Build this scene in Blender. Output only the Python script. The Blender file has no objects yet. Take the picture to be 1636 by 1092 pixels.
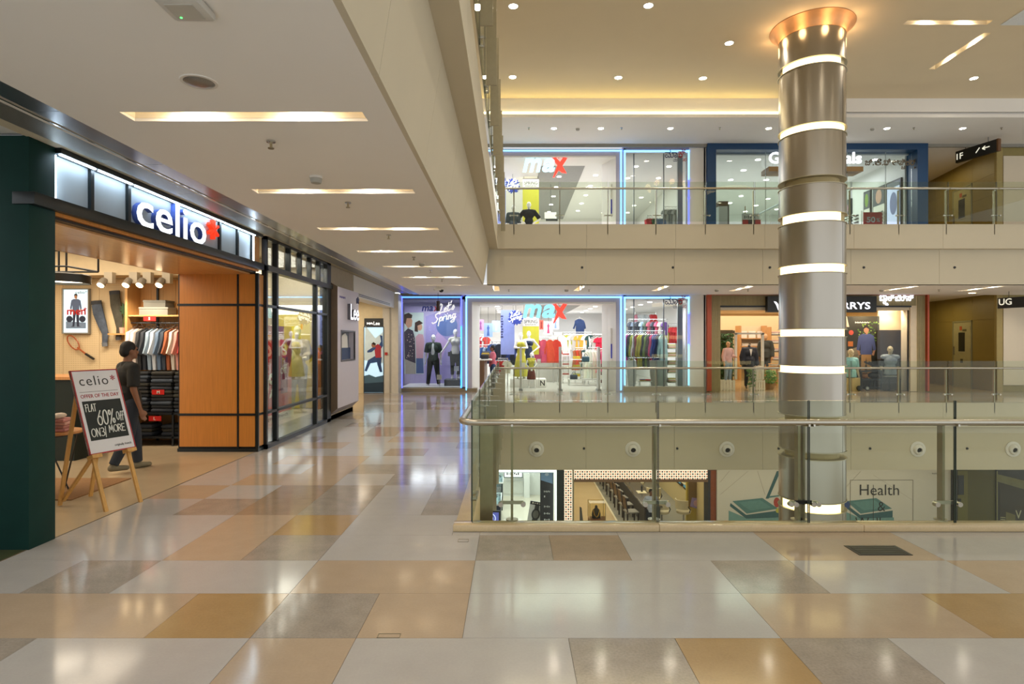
import bpy, bmesh, math, random
from mathutils import Vector, Matrix
random.seed(7)
S = bpy.context.scene
COL = S.collection
PI = math.pi
ORDS = ['first', 'second', 'third', 'fourth', 'fifth', 'sixth', 'seventh', 'eighth', 'ninth', 'tenth', 'eleventh', 'twelfth', 'thirteenth', 'fourteenth', 'fifteenth', 'sixteenth']
FL, EYE = 955.0, 1.67          # focal length in pixels of the 1636 px frame, eye height in metres
UP = 4.92                      # storey height
# ------------------------------------------------------------------ camera, world, exposure
cam = bpy.data.cameras.new('camera'); camo = bpy.data.objects.new('camera', cam); COL.objects.link(camo)
camo.location = (0, 0, EYE); camo.rotation_euler = (PI/2, 0, 0)
cam.sensor_width = 36; cam.lens = FL/1636*36; cam.clip_start = .05; cam.clip_end = 200
S.camera = camo
S.view_settings.view_transform = 'Standard'; S.view_settings.look = 'None'
S.view_settings.exposure = 0.0; S.view_settings.gamma = 1; S.view_settings.use_curve_mapping = False
S.cycles.use_denoising = True
S.cycles.max_bounces = 8; S.cycles.diffuse_bounces = 4; S.cycles.glossy_bounces = 4; S.cycles.transparent_max_bounces = 24
S.cycles.sample_clamp_indirect = 6; S.cycles.caustics_reflective = False; S.cycles.caustics_refractive = False
w = bpy.data.worlds.new('world'); S.world = w; w.use_nodes = True
w.node_tree.nodes['Background'].inputs[0].default_value = (.97, 1.0, 1.02, 1)
w.node_tree.nodes['Background'].inputs[1].default_value = 1.12

def light(kind, loc, power, color=(1, .86, .66), size=.1, size_y=None, rot=(0, 0, 0), spot=2.6, blend=.6):
    L = bpy.data.lights.new('lamp_light', kind); L.energy = power; L.color = color
    if kind == 'AREA':
        L.size = size
        if size_y: L.shape = 'RECTANGLE'; L.size_y = size_y
    else:
        L.shadow_soft_size = size
    if kind == 'SPOT': L.spot_size = spot; L.spot_blend = blend
    o = bpy.data.objects.new('lamp_light', L); COL.objects.link(o); o.location = loc; o.rotation_euler = rot
    return o
WARM, NEUT, COOL = (1, .84, .64), (1, .93, .82), (.92, .96, 1)
# area lights without fixtures for the shops and the lower corridor
light('AREA', (1.2, 25.2, 3.0), 600, COOL, 6, 8)            # clothes shop, ground floor
light('AREA', (1.2, 25.2, 3.0+UP), 600, COOL, 6, 8)         # clothes shop, upper floor
light('AREA', (5.0, 21.6, 3.05), 110, COOL, 1.8, 1.6)         # added fill for the dim right shop window
light('AREA', (12.4, 20.6, 2.9), 60, WARM, 2, .6)           # added fill for the right half of the menswear shop
light('AREA', (10.3, 24.6, 2.85), 260, WARM, 5.5, 6)        # menswear shop
light('AREA', (10.3, 24.6, 3.0+UP), 300, COOL, 5.5, 6)      # optician
light('AREA', (-6.9, 7.4, 3.2), 150, WARM, 3.0, 4)           # shop behind the easel
light('AREA', (-5.4, 16.9, 2.95), 90, WARM, 2, 4)           # jeans shop
light('AREA', (-.3, 23, -2.3), 170, COOL, 3, 4)             # watch shop
light('AREA', (4.6, 24.6, -2.2), 190, NEUT, 4, 7)           # jeweller
light('AREA', (7, 18.4, -1.95), 120, NEUT, 14, 1.2)         # unseen light added so the lower corridor is not dark
# ------------------------------------------------------------------ materials
def lin(h):
    h = h.lstrip('#'); out = []
    for i in (0, 2, 4):
        c = int(h[i:i+2], 16)/255
        out.append(c/12.92 if c <= .04045 else ((c+.055)/1.055)**2.4)
    return (*out, 1)
MATS = {}
def M(hexc, rough=.6, metal=0, noise=.06, scale=9, spec=.5, bump=0, bscale=60, stretch=None):
    """procedural painted / cloth / metal surface: base colour with a little noise in it"""
    key = (hexc, rough, metal, noise, scale, spec, bump, bscale, stretch)
    if key in MATS: return MATS[key]
    m = bpy.data.materials.new('surface_'+hexc.strip('#')); m.use_nodes = True; nt = m.node_tree; n = nt.nodes; l = nt.links
    b = n['Principled BSDF']; b.inputs['Roughness'].default_value = rough; b.inputs['Metallic'].default_value = metal
    b.inputs['Specular IOR Level'].default_value = spec
    tc = n.new('ShaderNodeTexCoord'); nz = n.new('ShaderNodeTexNoise'); nz.inputs['Scale'].default_value = scale; nz.inputs['Detail'].default_value = 4
    mp = n.new('ShaderNodeMapping'); l.new(tc.outputs['Object'], mp.inputs[0]); l.new(mp.outputs[0], nz.inputs['Vector'])
    if stretch: mp.inputs['Scale'].default_value = stretch
    c = lin(hexc); mx = n.new('ShaderNodeMix'); mx.data_type = 'RGBA'
    mx.inputs[6].default_value = tuple(max(0, k*(1-noise*1.6)) for k in c[:3])+(1,)
    mx.inputs[7].default_value = tuple(min(1, k*(1+noise*1.6)) for k in c[:3])+(1,)
    l.new(nz.outputs[0], mx.inputs[0]); l.new(mx.outputs[2], b.inputs['Base Color'])
    if bump:
        bp = n.new('ShaderNodeBump'); bp.inputs['Strength'].default_value = bump; bp.inputs['Distance'].default_value = .01
        n2 = n.new('ShaderNodeTexNoise'); n2.inputs['Scale'].default_value = bscale; l.new(mp.outputs[0], n2.inputs['Vector'])
        l.new(n2.outputs[0], bp.inputs['Height']); l.new(bp.outputs[0], b.inputs['Normal'])
    MATS[key] = m
    return m
def E(hexc, strength=1.0):
    key = ('em', hexc, strength)
    if key in MATS: return MATS[key]
    m = bpy.data.materials.new('light_'+hexc.strip('#')); m.use_nodes = True; nt = m.node_tree
    b = nt.nodes['Principled BSDF']; b.inputs['Base Color'].default_value = lin(hexc)
    b.inputs['Emission Color'].default_value = lin(hexc); b.inputs['Emission Strength'].default_value = strength
    MATS[key] = m
    return m
def glass(tint='#eef4ee', refl=1.0, name='glass'):
    key = ('glass', tint, refl)
    if key in MATS: return MATS[key]
    m = bpy.data.materials.new(name); m.use_nodes = True; nt = m.node_tree; n = nt.nodes; l = nt.links
    n.remove(n['Principled BSDF']); out = n['Material Output']
    t = n.new('ShaderNodeBsdfTransparent'); t.inputs[0].default_value = lin(tint)
    g = n.new('ShaderNodeBsdfGlossy'); g.inputs['Roughness'].default_value = .01; g.inputs[0].default_value = (1, 1, 1, 1)
    fr = n.new('ShaderNodeFresnel'); fr.inputs[0].default_value = 1.42
    mu = n.new('ShaderNodeMath'); mu.operation = 'MULTIPLY'; mu.inputs[1].default_value = refl; mu.use_clamp = True
    mx = n.new('ShaderNodeMixShader'); l.new(fr.outputs[0], mu.inputs[0]); l.new(mu.outputs[0], mx.inputs[0])
    l.new(t.outputs[0], mx.inputs[1]); l.new(g.outputs[0], mx.inputs[2]); l.new(mx.outputs[0], out.inputs[0])
    MATS[key] = m
    return m
def terrazzo(hexc, amt=.1):
    key = ('terr', hexc)
    if key in MATS: return MATS[key]
    m = bpy.data.materials.new('terrazzo_'+hexc.strip('#')); m.use_nodes = True; nt = m.node_tree; n = nt.nodes; l = nt.links
    b = n['Principled BSDF']; b.inputs['Roughness'].default_value = .11; b.inputs['Specular IOR Level'].default_value = .55
    g = n.new('ShaderNodeNewGeometry'); c = lin(hexc)
    n1 = n.new('ShaderNodeTexNoise'); n1.inputs['Scale'].default_value = 70; n1.inputs['Detail'].default_value = 3
    n2 = n.new('ShaderNodeTexNoise'); n2.inputs['Scale'].default_value = 7; n2.inputs['Detail'].default_value = 5
    for q in (n1, n2): l.new(g.outputs['Position'], q.inputs['Vector'])
    ad = n.new('ShaderNodeMath'); ad.operation = 'ADD'; l.new(n1.outputs[0], ad.inputs[0]); l.new(n2.outputs[0], ad.inputs[1])
    mr = n.new('ShaderNodeMapRange'); mr.inputs[1].default_value = .7; mr.inputs[2].default_value = 1.3; l.new(ad.outputs[0], mr.inputs[0])
    mx = n.new('ShaderNodeMix'); mx.data_type = 'RGBA'
    mx.inputs[6].default_value = tuple(k*(1-amt) for k in c[:3])+(1,); mx.inputs[7].default_value = tuple(min(1, k*(1+amt)) for k in c[:3])+(1,)
    l.new(mr.outputs[0], mx.inputs[0]); l.new(mx.outputs[2], b.inputs['Base Color'])
    MATS[key] = m
    return m
def wood(hexc, rough=.35, vert=True, dark=.25):
    key = ('wood', hexc, rough, vert, dark)
    if key in MATS: return MATS[key]
    m = bpy.data.materials.new('wood_'+hexc.strip('#')); m.use_nodes = True; nt = m.node_tree; n = nt.nodes; l = nt.links
    b = n['Principled BSDF']; b.inputs['Roughness'].default_value = rough
    g = n.new('ShaderNodeNewGeometry'); mp = n.new('ShaderNodeMapping'); l.new(g.outputs['Position'], mp.inputs[0])
    mp.inputs['Scale'].default_value = (30, 30, 1.2) if vert else (20, 1.0, 30)
    nz = n.new('ShaderNodeTexNoise'); nz.inputs['Scale'].default_value = 2; nz.inputs['Detail'].default_value = 6; l.new(mp.outputs[0], nz.inputs['Vector'])
    c = lin(hexc); mx = n.new('ShaderNodeMix'); mx.data_type = 'RGBA'
    mx.inputs[6].default_value = tuple(k*(1-dark) for k in c[:3])+(1,); mx.inputs[7].default_value = tuple(min(1, k*(1+dark)) for k in c[:3])+(1,)
    l.new(nz.outputs[0], mx.inputs[0]); l.new(mx.outputs[2], b.inputs['Base Color'])
    MATS[key] = m
    return m
# ------------------------------------------------------------------ objects
ORG = {}
def tag(o, label=None, cat=None, group=None, kind=None):
    if label: o['label'] = label
    if cat: o['category'] = cat
    if group: o['group'] = group
    if kind: o['kind'] = kind
    return o
def thing(name, label, cat, loc=(0, 0, 0), group=None, kind=None):
    o = bpy.data.objects.new(name, None); COL.objects.link(o); o.empty_display_size = .1
    o.location = loc; ORG[o.name] = Vector(loc)
    return tag(o, label, cat, group, kind)
def struct(name, loc=(0, 0, 0)):
    return thing(name, None, None, loc, kind='structure')
def link(me, name, mat, parent=None):
    o = bpy.data.objects.new(name, me); COL.objects.link(o)
    if mat is not None:
        if len(me.materials) == 0: me.materials.append(mat)
        if me.materials[0] != mat:
            o.material_slots[0].link = 'OBJECT'; o.material_slots[0].material = mat
    if parent is not None: o.parent = parent; ORG[o.name] = ORG[parent.name]
    return o
def copy_tree(o, parent=None):
    c = o.copy(); COL.objects.link(c); ORG[c.name] = ORG.get(o.name, Vector())
    if parent is not None: c.parent = parent
    for ch in list(o.children): copy_tree(ch, c)
    return c
class FR:                       # plane facing the camera: a = X, b = Z, c = towards the camera
    def __init__(s, y): s.y = y
    def p(s, a, b, c=0): return (a, s.y-c, b)
class LF:                       # plane facing +X (left side of the walkway): a = Y, b = Z, c = towards +X
    def __init__(s, x): s.x = x
    def p(s, a, b, c=0): return (s.x+c, a, b)
class RF:                       # plane facing -X: a runs towards the camera, b = Z
    def __init__(s, x): s.x = x
    def p(s, a, b, c=0): return (s.x-c, -a, b)
class TF:                       # free frame
    def __init__(s, o, ux, uy, un): s.o = Vector(o); s.u = Vector(ux).normalized(); s.v = Vector(uy).normalized(); s.n = Vector(un).normalized()
    def p(s, a, b, c=0): return tuple(s.o+s.u*a+s.v*b+s.n*c)
class MB:
    def __init__(s): s.v = []; s.f = []
    def add(s, vs, fs):
        o = len(s.v); s.v += [tuple(q) for q in vs]; s.f += [tuple(i+o for i in f) for f in fs]; return s
    def box(s, x0, x1, y0, y1, z0, z1):
        return s.add([(x0, y0, z0), (x1, y0, z0), (x1, y1, z0), (x0, y1, z0), (x0, y0, z1), (x1, y0, z1), (x1, y1, z1), (x0, y1, z1)],
                     [(3, 2, 1, 0), (4, 5, 6, 7), (0, 1, 5, 4), (1, 2, 6, 5), (2, 3, 7, 6), (3, 0, 4, 7)])
    def fbox(s, fr, a0, a1, b0, b1, c0, c1):          # box in a wall frame
        P = fr.p
        return s.add([P(a0, b0, c0), P(a1, b0, c0), P(a1, b1, c0), P(a0, b1, c0), P(a0, b0, c1), P(a1, b0, c1), P(a1, b1, c1), P(a0, b1, c1)],
                     [(3, 2, 1, 0), (4, 5, 6, 7), (0, 1, 5, 4), (1, 2, 6, 5), (2, 3, 7, 6), (3, 0, 4, 7)])
    def poly(s, fr, pts, c0, c1):                      # extruded outline in a wall frame
        n = len(pts)
        vs = [fr.p(a, b, c0) for a, b in pts]+[fr.p(a, b, c1) for a, b in pts]
        return s.add(vs, [tuple(range(n-1, -1, -1)), tuple(range(n, 2*n))]+[(i, (i+1) % n, n+(i+1) % n, n+i) for i in range(n)])
    def cyl(s, p0, p1, r0, r1=None, n=12):
        r1 = r0 if r1 is None else r1
        p0, p1 = Vector(p0), Vector(p1); d = (p1-p0).normalized()
        u = d.orthogonal().normalized(); v = d.cross(u)
        vs = [p0+(u*math.cos(2*PI*i/n)+v*math.sin(2*PI*i/n))*r0 for i in range(n)]+[p1+(u*math.cos(2*PI*i/n)+v*math.sin(2*PI*i/n))*r1 for i in range(n)]
        return s.add(vs, [tuple(range(n-1, -1, -1)), tuple(range(n, 2*n))]+[(i, (i+1) % n, n+(i+1) % n, n+i) for i in range(n)])
    def bar(s, p0, p1, w, h, up=(0, 0, 1)):            # rectangular bar between two points
        p0, p1 = Vector(p0), Vector(p1); d = (p1-p0).normalized(); u = d.cross(Vector(up))
        if u.length < 1e-4: u = d.orthogonal()
        u.normalize(); v = u.cross(d)
        q = [(-w/2, -h/2), (w/2, -h/2), (w/2, h/2), (-w/2, h/2)]
        return s.add([p0+u*a+v*b for a, b in q]+[p1+u*a+v*b for a, b in q], [(3, 2, 1, 0), (4, 5, 6, 7), (0, 1, 5, 4), (1, 2, 6, 5), (2, 3, 7, 6), (3, 0, 4, 7)])
    def tube(s, pts, r, n=8, closed=False):
        pts = [Vector(q) for q in pts]; k = len(pts); rings = []; u = None
        for i in range(k):
            a = pts[(i-1) % k] if closed or i else pts[0]; b = pts[(i+1) % k] if closed or i < k-1 else pts[-1]
            d = (b-a).normalized()
            u = d.orthogonal().normalized() if u is None else (u-d*u.dot(d)).normalized()
            v = d.cross(u); rr = r[i] if isinstance(r, (list, tuple)) else r
            rings.append([pts[i]+(u*math.cos(2*PI*j/n)+v*math.sin(2*PI*j/n))*rr for j in range(n)])
        vs = [q for g in rings for q in g]; fs = []
        for i in range(k if closed else k-1):
            i2 = (i+1) % k
            for j in range(n): fs.append((i*n+j, i*n+(j+1) % n, i2*n+(j+1) % n, i2*n+j))
        if not closed: fs += [tuple(range(n-1, -1, -1)), tuple((k-1)*n+j for j in range(n))]
        return s.add(vs, fs)
    def lathe(s, prof, c=(0, 0, 0), n=24, a0=0, a1=2*PI, closed=False, sx=1, sy=1):
        full = abs(a1-a0-2*PI) < 1e-6; na = n if full else n+1; k = len(prof); vs = []; fs = []
        for i in range(na):
            t = a0+(a1-a0)*i/n
            for r, z in prof: vs.append((c[0]+r*math.cos(t)*sx, c[1]+r*math.sin(t)*sy, c[2]+z))
        kk = k if closed else k-1
        for i in range(n):
            i2 = (i+1) % na
            for j in range(kk): fs.append((i*k+j, i2*k+j, i2*k+(j+1) % k, i*k+(j+1) % k))
        if closed and not full: fs += [tuple(range(k)), tuple((na-1)*k+j for j in range(k-1, -1, -1))]
        return s.add(vs, fs)
    def ball(s, c, r, n=12, m=8):
        rx, ry, rz = (r, r, r) if not isinstance(r, (tuple, list)) else r
        vs = [(c[0], c[1], c[2]-rz)]; fs = []
        for i in range(1, m):
            t = PI*i/m
            for j in range(n): vs.append((c[0]+rx*math.sin(t)*math.cos(2*PI*j/n), c[1]+ry*math.sin(t)*math.sin(2*PI*j/n), c[2]-rz*math.cos(t)))
        vs.append((c[0], c[1], c[2]+rz))
        for j in range(n): fs.append((0, 1+(j+1) % n, 1+j)); fs.append((len(vs)-1, len(vs)-1-n+j, len(vs)-1-n+(j+1) % n))
        for i in range(m-2):
            for j in range(n): fs.append((1+i*n+j, 1+i*n+(j+1) % n, 1+(i+1)*n+(j+1) % n, 1+(i+1)*n+j))
        return s.add(vs, fs)
    def mesh(s, name='mesh', org=(0, 0, 0), recalc=True, bevel=0, smooth=True, ang=.6):
        me = bpy.data.meshes.new(name); o = Vector(org)
        me.from_pydata([tuple(Vector(q)-o) for q in s.v], [], s.f)
        if recalc or bevel:
            bm = bmesh.new(); bm.from_mesh(me)
            if bevel:
                ed = [e for e in bm.edges if len(e.link_faces) == 2 and e.calc_face_angle(0) > .7]
                bmesh.ops.bevel(bm, geom=ed, offset=bevel, segments=2, affect='EDGES', profile=.5)
            bmesh.ops.recalc_face_normals(bm, faces=bm.faces); bm.to_mesh(me); bm.free()
        if smooth:
            me.polygons.foreach_set('use_smooth', [True]*len(me.polygons)); me.set_sharp_from_angle(angle=ang)
        return me
    def build(s, name, mat, parent=None, label=None, cat=None, group=None, kind=None, bevel=0, smooth=True, recalc=True):
        if parent is not None: org = ORG[parent.name]
        else:
            xs, ys, zs = zip(*s.v); org = Vector(((min(xs)+max(xs))/2, (min(ys)+max(ys))/2, min(zs)))
        o = link(s.mesh(name, org, recalc, bevel, smooth), name, mat, parent)
        if parent is None: o.location = org; ORG[o.name] = Vector(org)
        return tag(o, label, cat, group, kind)
_fonts = {}
def text_mesh(s, bold=0, shear=0, ext=.02, space=1.0):
    cu = bpy.data.curves.new('text', 'FONT'); cu.body = s; cu.offset = bold; cu.shear = shear; cu.extrude = ext; cu.resolution_u = 3; cu.space_character = space
    o = bpy.data.objects.new('text', cu); COL.objects.link(o)
    me = bpy.data.meshes.new_from_object(o); bpy.data.objects.remove(o); bpy.data.curves.remove(cu)
    return me
def text(name, s, fr, a, b, mat, w=None, h=None, depth=.01, c=0, bold=0, shear=0, parent=None, rot=0, space=1.0, label=None, cat=None, align='L', kind=None):
    """lettering as real geometry; (a, b) is its lower left corner in the frame, w and/or h its size"""
    if s.startswith('~'):          # lettering too small to read in the photograph: plain marks
        w = w or .3; h = h or .08; n = len(s)-1; k = w/n; m = MB()
        for i in range(n): m.fbox(fr, a+i*k+k*.15, a+i*k+k*.8, b+(h*.25 if i % 3 == 1 else 0), b+h*(.75 if i % 2 else 1), c, c+depth)
        return tag(m.build(name, mat, parent, smooth=False), kind='stuff')
    me = text_mesh(s, bold, shear, .5, space)
    if not len(me.vertices): return None
    xs = [v.co.x for v in me.vertices]; ys = [v.co.y for v in me.vertices]
    x0, y0, W, H = min(xs), min(ys), max(xs)-min(xs), max(ys)-min(ys)
    sx = w/W if w else None; sy = h/H if h else None
    sx = sx if sx else sy; sy = sy if sy else sx
    off = -W*sx/2 if align == 'C' else 0
    org = ORG[parent.name] if parent is not None else Vector(fr.p(a, b, c)); ca, sa = math.cos(rot), math.sin(rot)
    for v in me.vertices:
        u, t = (v.co.x-x0)*sx+off, (v.co.y-y0)*sy
        v.co = Vector(fr.p(a+u*ca-t*sa, b+u*sa+t*ca, c+(v.co.z+.5)*depth))-org
    o = link(me, name, mat, parent); me.materials.clear(); me.materials.append(mat)
    if parent is None: o.location = org; ORG[o.name] = org
    return tag(o, label, cat, None, kind)
def px(x, Y): return (x-818)/FL*Y
def pz(y, Y): return EYE-(y-546)/FL*Y
def pt(x, y, Y): return (px(x, Y), Y, pz(y, Y))
# ================================================================== SETTING
WALL = M('#cabfa6', .7, noise=.02, scale=2)          # warm white paint
WHITE = M('#ded9cf', .55, noise=.02, scale=3)
CEIL = M('#f1ede6', .8, noise=.015, scale=1.5)
OLIVE = M('#8d7a3c', .45, noise=.05, scale=3)
STEEL = M('#b9b4a6', .28, 1, noise=.05, scale=30)
BRONZE = M('#a0957a', .35, 1, noise=.06, scale=20)
BLACK = M('#141517', .4, noise=.1)
DARK = M('#232426', .5, noise=.1)
CHROME = M('#c8c8c6', .15, 1, noise=.02)
TW, TT, TD, TG, TB = [terrazzo(h, a) for h, a in (('#b1aeaa', .035), ('#b09d86', .05), ('#a68b62', .07), ('#9a9186', .15), ('#9a8772', .09))]
TC = {'W': TW, 'T': TT, 'D': TD, 'G': TG, 'B': TB}

# ---- floors
fl = MB()
fl.box(-3.9, 16, -.4, 5.38, -.4, -.014); fl.box(-3.9, -.42, 5.38, 16.52, -.4, -.014); fl.box(-3.9, 26, 16.52, 20.1, -.4, -.014)
floor = fl.build('floor', M('#8b8474', .4), kind='structure')
def tile(x0, x1, y0, y1, c):
    g = .0012
    MB().box(x0+g, x1-g, y0+g, y1-g, -.013, 0).build('tile', TC[c], floor, smooth=False)
ROW0, RP = 2.774, .5995
def yr(r): return ROW0+RP*r
ROWS = {
 0: [(-2.68, 'G'), (-1.48, 'W'), (-.88, 'T'), (.318, 'W'), (.918, 'G'), (1.518, 'D'), (2.118, 'G'), (3.918, 'W'), (6, 'T'), (9, 'W')],
 1: [(-2.08, 'T'), (-1.48, 'D'), (-.88, 'G'), (-.28, 'T'), (1.518, 'W'), (2.718, 'T'), (3.918, 'D'), (6, 'W'), (9, 'T')],
 2: [(-3.28, 'W'), (-2.68, 'G'), (-1.48, 'W'), (-.28, 'T'), (1.518, 'W'), (2.118, 'G'), (3.318, 'W'), (4.518, 'T'), (6.9, 'W'), (9, 'D')],
 3: [(-2.68, 'W'), (-2.08, 'T'), (-1.48, 'G'), (-.28, 'W'), (.318, 'G'), (.918, 'B'), (2.118, 'W'), (3.318, 'T'), (5.1, 'W'), (7, 'T'), (9, 'W')],
 4: [(-2.68, 'W'), (-2.08, 'T'), (-1.48, 'D'), (-.28, 'W'), (.918, 'W'), (2.118, 'W'), (3.318, 'T'), (6, 'W'), (9, 'T')],
 5: [(-3.28, 'W'), (-2.68, 'G'), (-2.08, 'B'), (-1.48, 'G'), (-.88, 'W'), (-.40, 'G')],
 6: [(-3.28, 'T'), (-2.68, 'W'), (-2.08, 'B'), (-1.48, 'G'), (-.88, 'W'), (-.40, 'G')],
 7: [(-3.28, 'W'), (-2.08, 'T'), (-1.48, 'W'), (-.40, 'G')],
 8: [(-2.68, 'W'), (-2.08, 'T'), (-.88, 'G'), (-.40, 'W')],
 9: [(-3.28, 'W'), (-2.08, 'T'), (-.40, 'W')],
 10: [(-2.68, 'W'), (-1.9, 'W'), (-1.3, 'B'), (-.40, 'W')],
 11: [(-2.68, 'T'), (-.88, 'W'), (-.40, 'G')],
 12: [(-3.28, 'G'), (-2.08, 'W'), (-.88, 'T'), (-.40, 'W')],
 13: [(-2.68, 'W'), (-2.08, 'B'), (-.40, 'W')],
 -1: [(-2.1, 'W'), (-.3, 'T'), (1.5, 'W'), (3.3, 'G'), (9, 'W')], -2: [(-1.5, 'T'), (.3, 'W'), (2.7, 'D'), (9, 'W')],
}
for r in range(14, 29):
    x, row = -3.9, []
    while x < -.45:
        x = min(-.40, x+random.choice((.6, 1.2, 1.2, 1.8))); row.append((x, random.choice('WWWTGB')))
    ROWS[r] = row
for r, row in ROWS.items():
    y0, y1, x = yr(r), yr(r+1), -3.9
    for xe, c in row:
        if r == 4 and xe > -.3 and x > -.5: tile(x, xe, y0, 5.258, c)
        elif r == 4 and xe > -.3: tile(x, -.52, y0, y1, c); tile(-.52, xe, y0, 5.258, c)
        else: tile(x, xe, y0, min(y1, 20.09), c)
        x = xe
for k in range(6):                                    # far walkway behind the atrium
    y0 = 16.5+.6*k; x = -.40
    while x < 18.5:
        xe = x+random.choice((1.2, 1.8, 2.4)); tile(x, xe, y0, min(y0+.6, 20.09), random.choice('WWWTTG')); x = xe
# access frames and the grille set into the floor
fg = thing('floor_grille', 'dark metal grille set in the floor in front of the glass balustrade', 'grille', (2.93, 4.78, 0))
g = MB(); g.box(2.72, 3.14, 4.68, 4.90, 0, .004); g.build('frame', M('#4c4a44', .4, .8), fg)
for k in range(9): MB().box(2.745, 3.115, 4.70+.021*k, 4.711+.021*k, .004, .007).build('slat', M('#6b685e', .35, .9), fg)
for lab, cx, cy, w, h in (('small square access lid in white floor tile near the railing corner', -.41, 5.03, .09, .07), ('small square access lid in beige floor tile nearest the viewer', -.70, 3.40, .13, .05)):
    g = MB()
    for x0, x1, y0, y1 in ((-w/2, w/2, -h/2, -h/2+.004), (-w/2, w/2, h/2-.004, h/2), (-w/2, -w/2+.004, -h/2, h/2), (w/2-.004, w/2, -h/2, h/2)): g.box(cx+x0, cx+x1, cy+y0, cy+y1, 0, .002)
    g.build('access_cover', M('#7a6f58', .4), None, lab, 'floor lid')
# kerb under the near balustrade
KERB = terrazzo('#cdb78f', .06)
kb = struct('trim_1', (0, 5.3, 0))
for x0, x1 in ((-.52, 1.3), (1.3, 3.1), (3.1, 4.9), (4.9, 6.7), (6.7, 8.5), (8.5, 10.5)):
    MB().box(x0+.001, x1-.001, 5.26, 5.40, 0, .06).build('kerb_stone', KERB, kb, bevel=.006)

# ---- mezzanine slab over the walkway, its ceiling with light slots
def holed(x0, x1, y0, y1, z0, z1, holes):
    m = MB(); xs = sorted({x0, x1, *[h[0] for h in holes], *[h[1] for h in holes]}); ys = sorted({y0, y1, *[h[2] for h in holes], *[h[3] for h in holes]})
    for i in range(len(xs)-1):
        for j in range(len(ys)-1):
            cx, cy = (xs[i]+xs[i+1])/2, (ys[j]+ys[j+1])/2
            if not any(h[0] < cx < h[1] and h[2] < cy < h[3] for h in holes): m.box(xs[i], xs[i+1], ys[j], ys[j+1], z0, z1)
    return m
CZ = 3.25
slots = [(-2.70, -1.03, 4.11+2.08*k, 4.28+2.08*k) for k in range(-2, 7)]
far_slots = [(x, x+.17, 16.95, 18.5) for x in (-.55, 1.9, 4.3, 6.7, 9.1, 11.4, 13.8, 16.2)]
holed(-3.1, -.83, -1, 16.65, CZ, CZ+.02, slots).build('ceiling', CEIL, kind='structure')
holed(-3.1, 26, 16.65, 20.1, CZ+.001, CZ+.02, far_slots).build('ceiling', CEIL, kind='structure')
SLOTM = M('#efe6d2', .6, noise=.01)
def slot_light(x0, x1, y0, y1, z, lab, group, power, axis='x', d=.17, spots=2, emit=60):
    t = thing('recessed_slot_light', lab, 'ceiling light', ((x0+x1)/2, (y0+y1)/2, z), group)
    m = MB(); e = .004
    zb = z+.022
    m.box(x0-e, x0, y0, y1, zb, z+d); m.box(x1, x1+e, y0, y1, zb, z+d); m.box(x0, x1, y0-e, y0, zb, z+d); m.box(x0, x1, y1, y1+e, zb, z+d); m.box(x0-e, x1+e, y0-e, y1+e, z+d, z+d+e)
    m.build('housing', SLOTM, t, smooth=False)
    for q in ((.27, .73) if spots == 2 else (.5,)):
        cx, cy = (x0+(x1-x0)*q, (y0+y1)/2) if axis == 'x' else ((x0+x1)/2, y0+(y1-y0)*q)
        MB().cyl((cx, cy, z+d-.03), (cx, cy, z+d), .055, n=14).build('lamp', E('#ffe2b4', emit), t)
        light('SPOT', (cx, cy, z+d-.05), power, (1, .92, .80), .05, spot=2.75, blend=.5)
for k, (x0, x1, y0, y1) in enumerate(slots):
    o = ('second from the viewer', 'third from the viewer', 'fourth from the viewer', 'fifth from the viewer', 'sixth from the viewer', 'farthest, near the clothes shop')
    lab = 'long recessed light slot in the walkway ceiling, ' + ('out of view overhead' if k < 2 else 'nearest the viewer, beside the round speaker' if k == 2 else o[k-3])
    if k >= 1: slot_light(x0, x1, y0, y1, CZ, lab, 'light slots in the walkway ceiling', 30)
for k, (x0, x1, y0, y1) in enumerate(far_slots):
    pos = ('above the walkway end', 'before the wide shop entrance', 'before the right shop window', 'left of the column', 'hidden behind the column', 'before the menswear shop right half', 'before the side corridor', 'before the pale wall panel')[k]
    slot_light(x0, x1, y0, y1, CZ, 'recessed light slot in the far walkway ceiling '+pos, 'light slots in the far ceiling', 50, 'y')
# bulkhead strips between ceiling and shop fronts, left side
MB().box(-5.2, -3.90, 1, 4.86, CZ+.10, CZ+.13).build('ceiling', CEIL, kind='structure')
bulk = struct('trim_2', (-3.4, 8, CZ))
METAL = M('#bdbcc0', .30, 1, noise=.03, scale=4)
y = -2.
while y < 19.8:
    y1 = min(y+1.22, 19.9)
    MB().box(-3.29, -3.1, y+.003, y1-.003, CZ, CZ+.02).build('panel', METAL, bulk)
    MB().box(-3.71, -3.40, y+.002, y1-.002, CZ+.04, CZ+.05).build('grille', M('#8f8c84', .45, .6, noise=.3, scale=180), bulk)
    y = y1
MB().box(-3.40, -3.29, -2, 19.9, CZ+.015, CZ+.05).build('ledge', WHITE, bulk)
MB().box(-3.345, -3.33, -2, 19.9, CZ+.005, CZ+.016).build('rail', CHROME, bulk)
MB().box(-3.90, -3.71, -2, 19.9, CZ+.07, CZ+.10).build('soffit', WALL, bulk)
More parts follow.
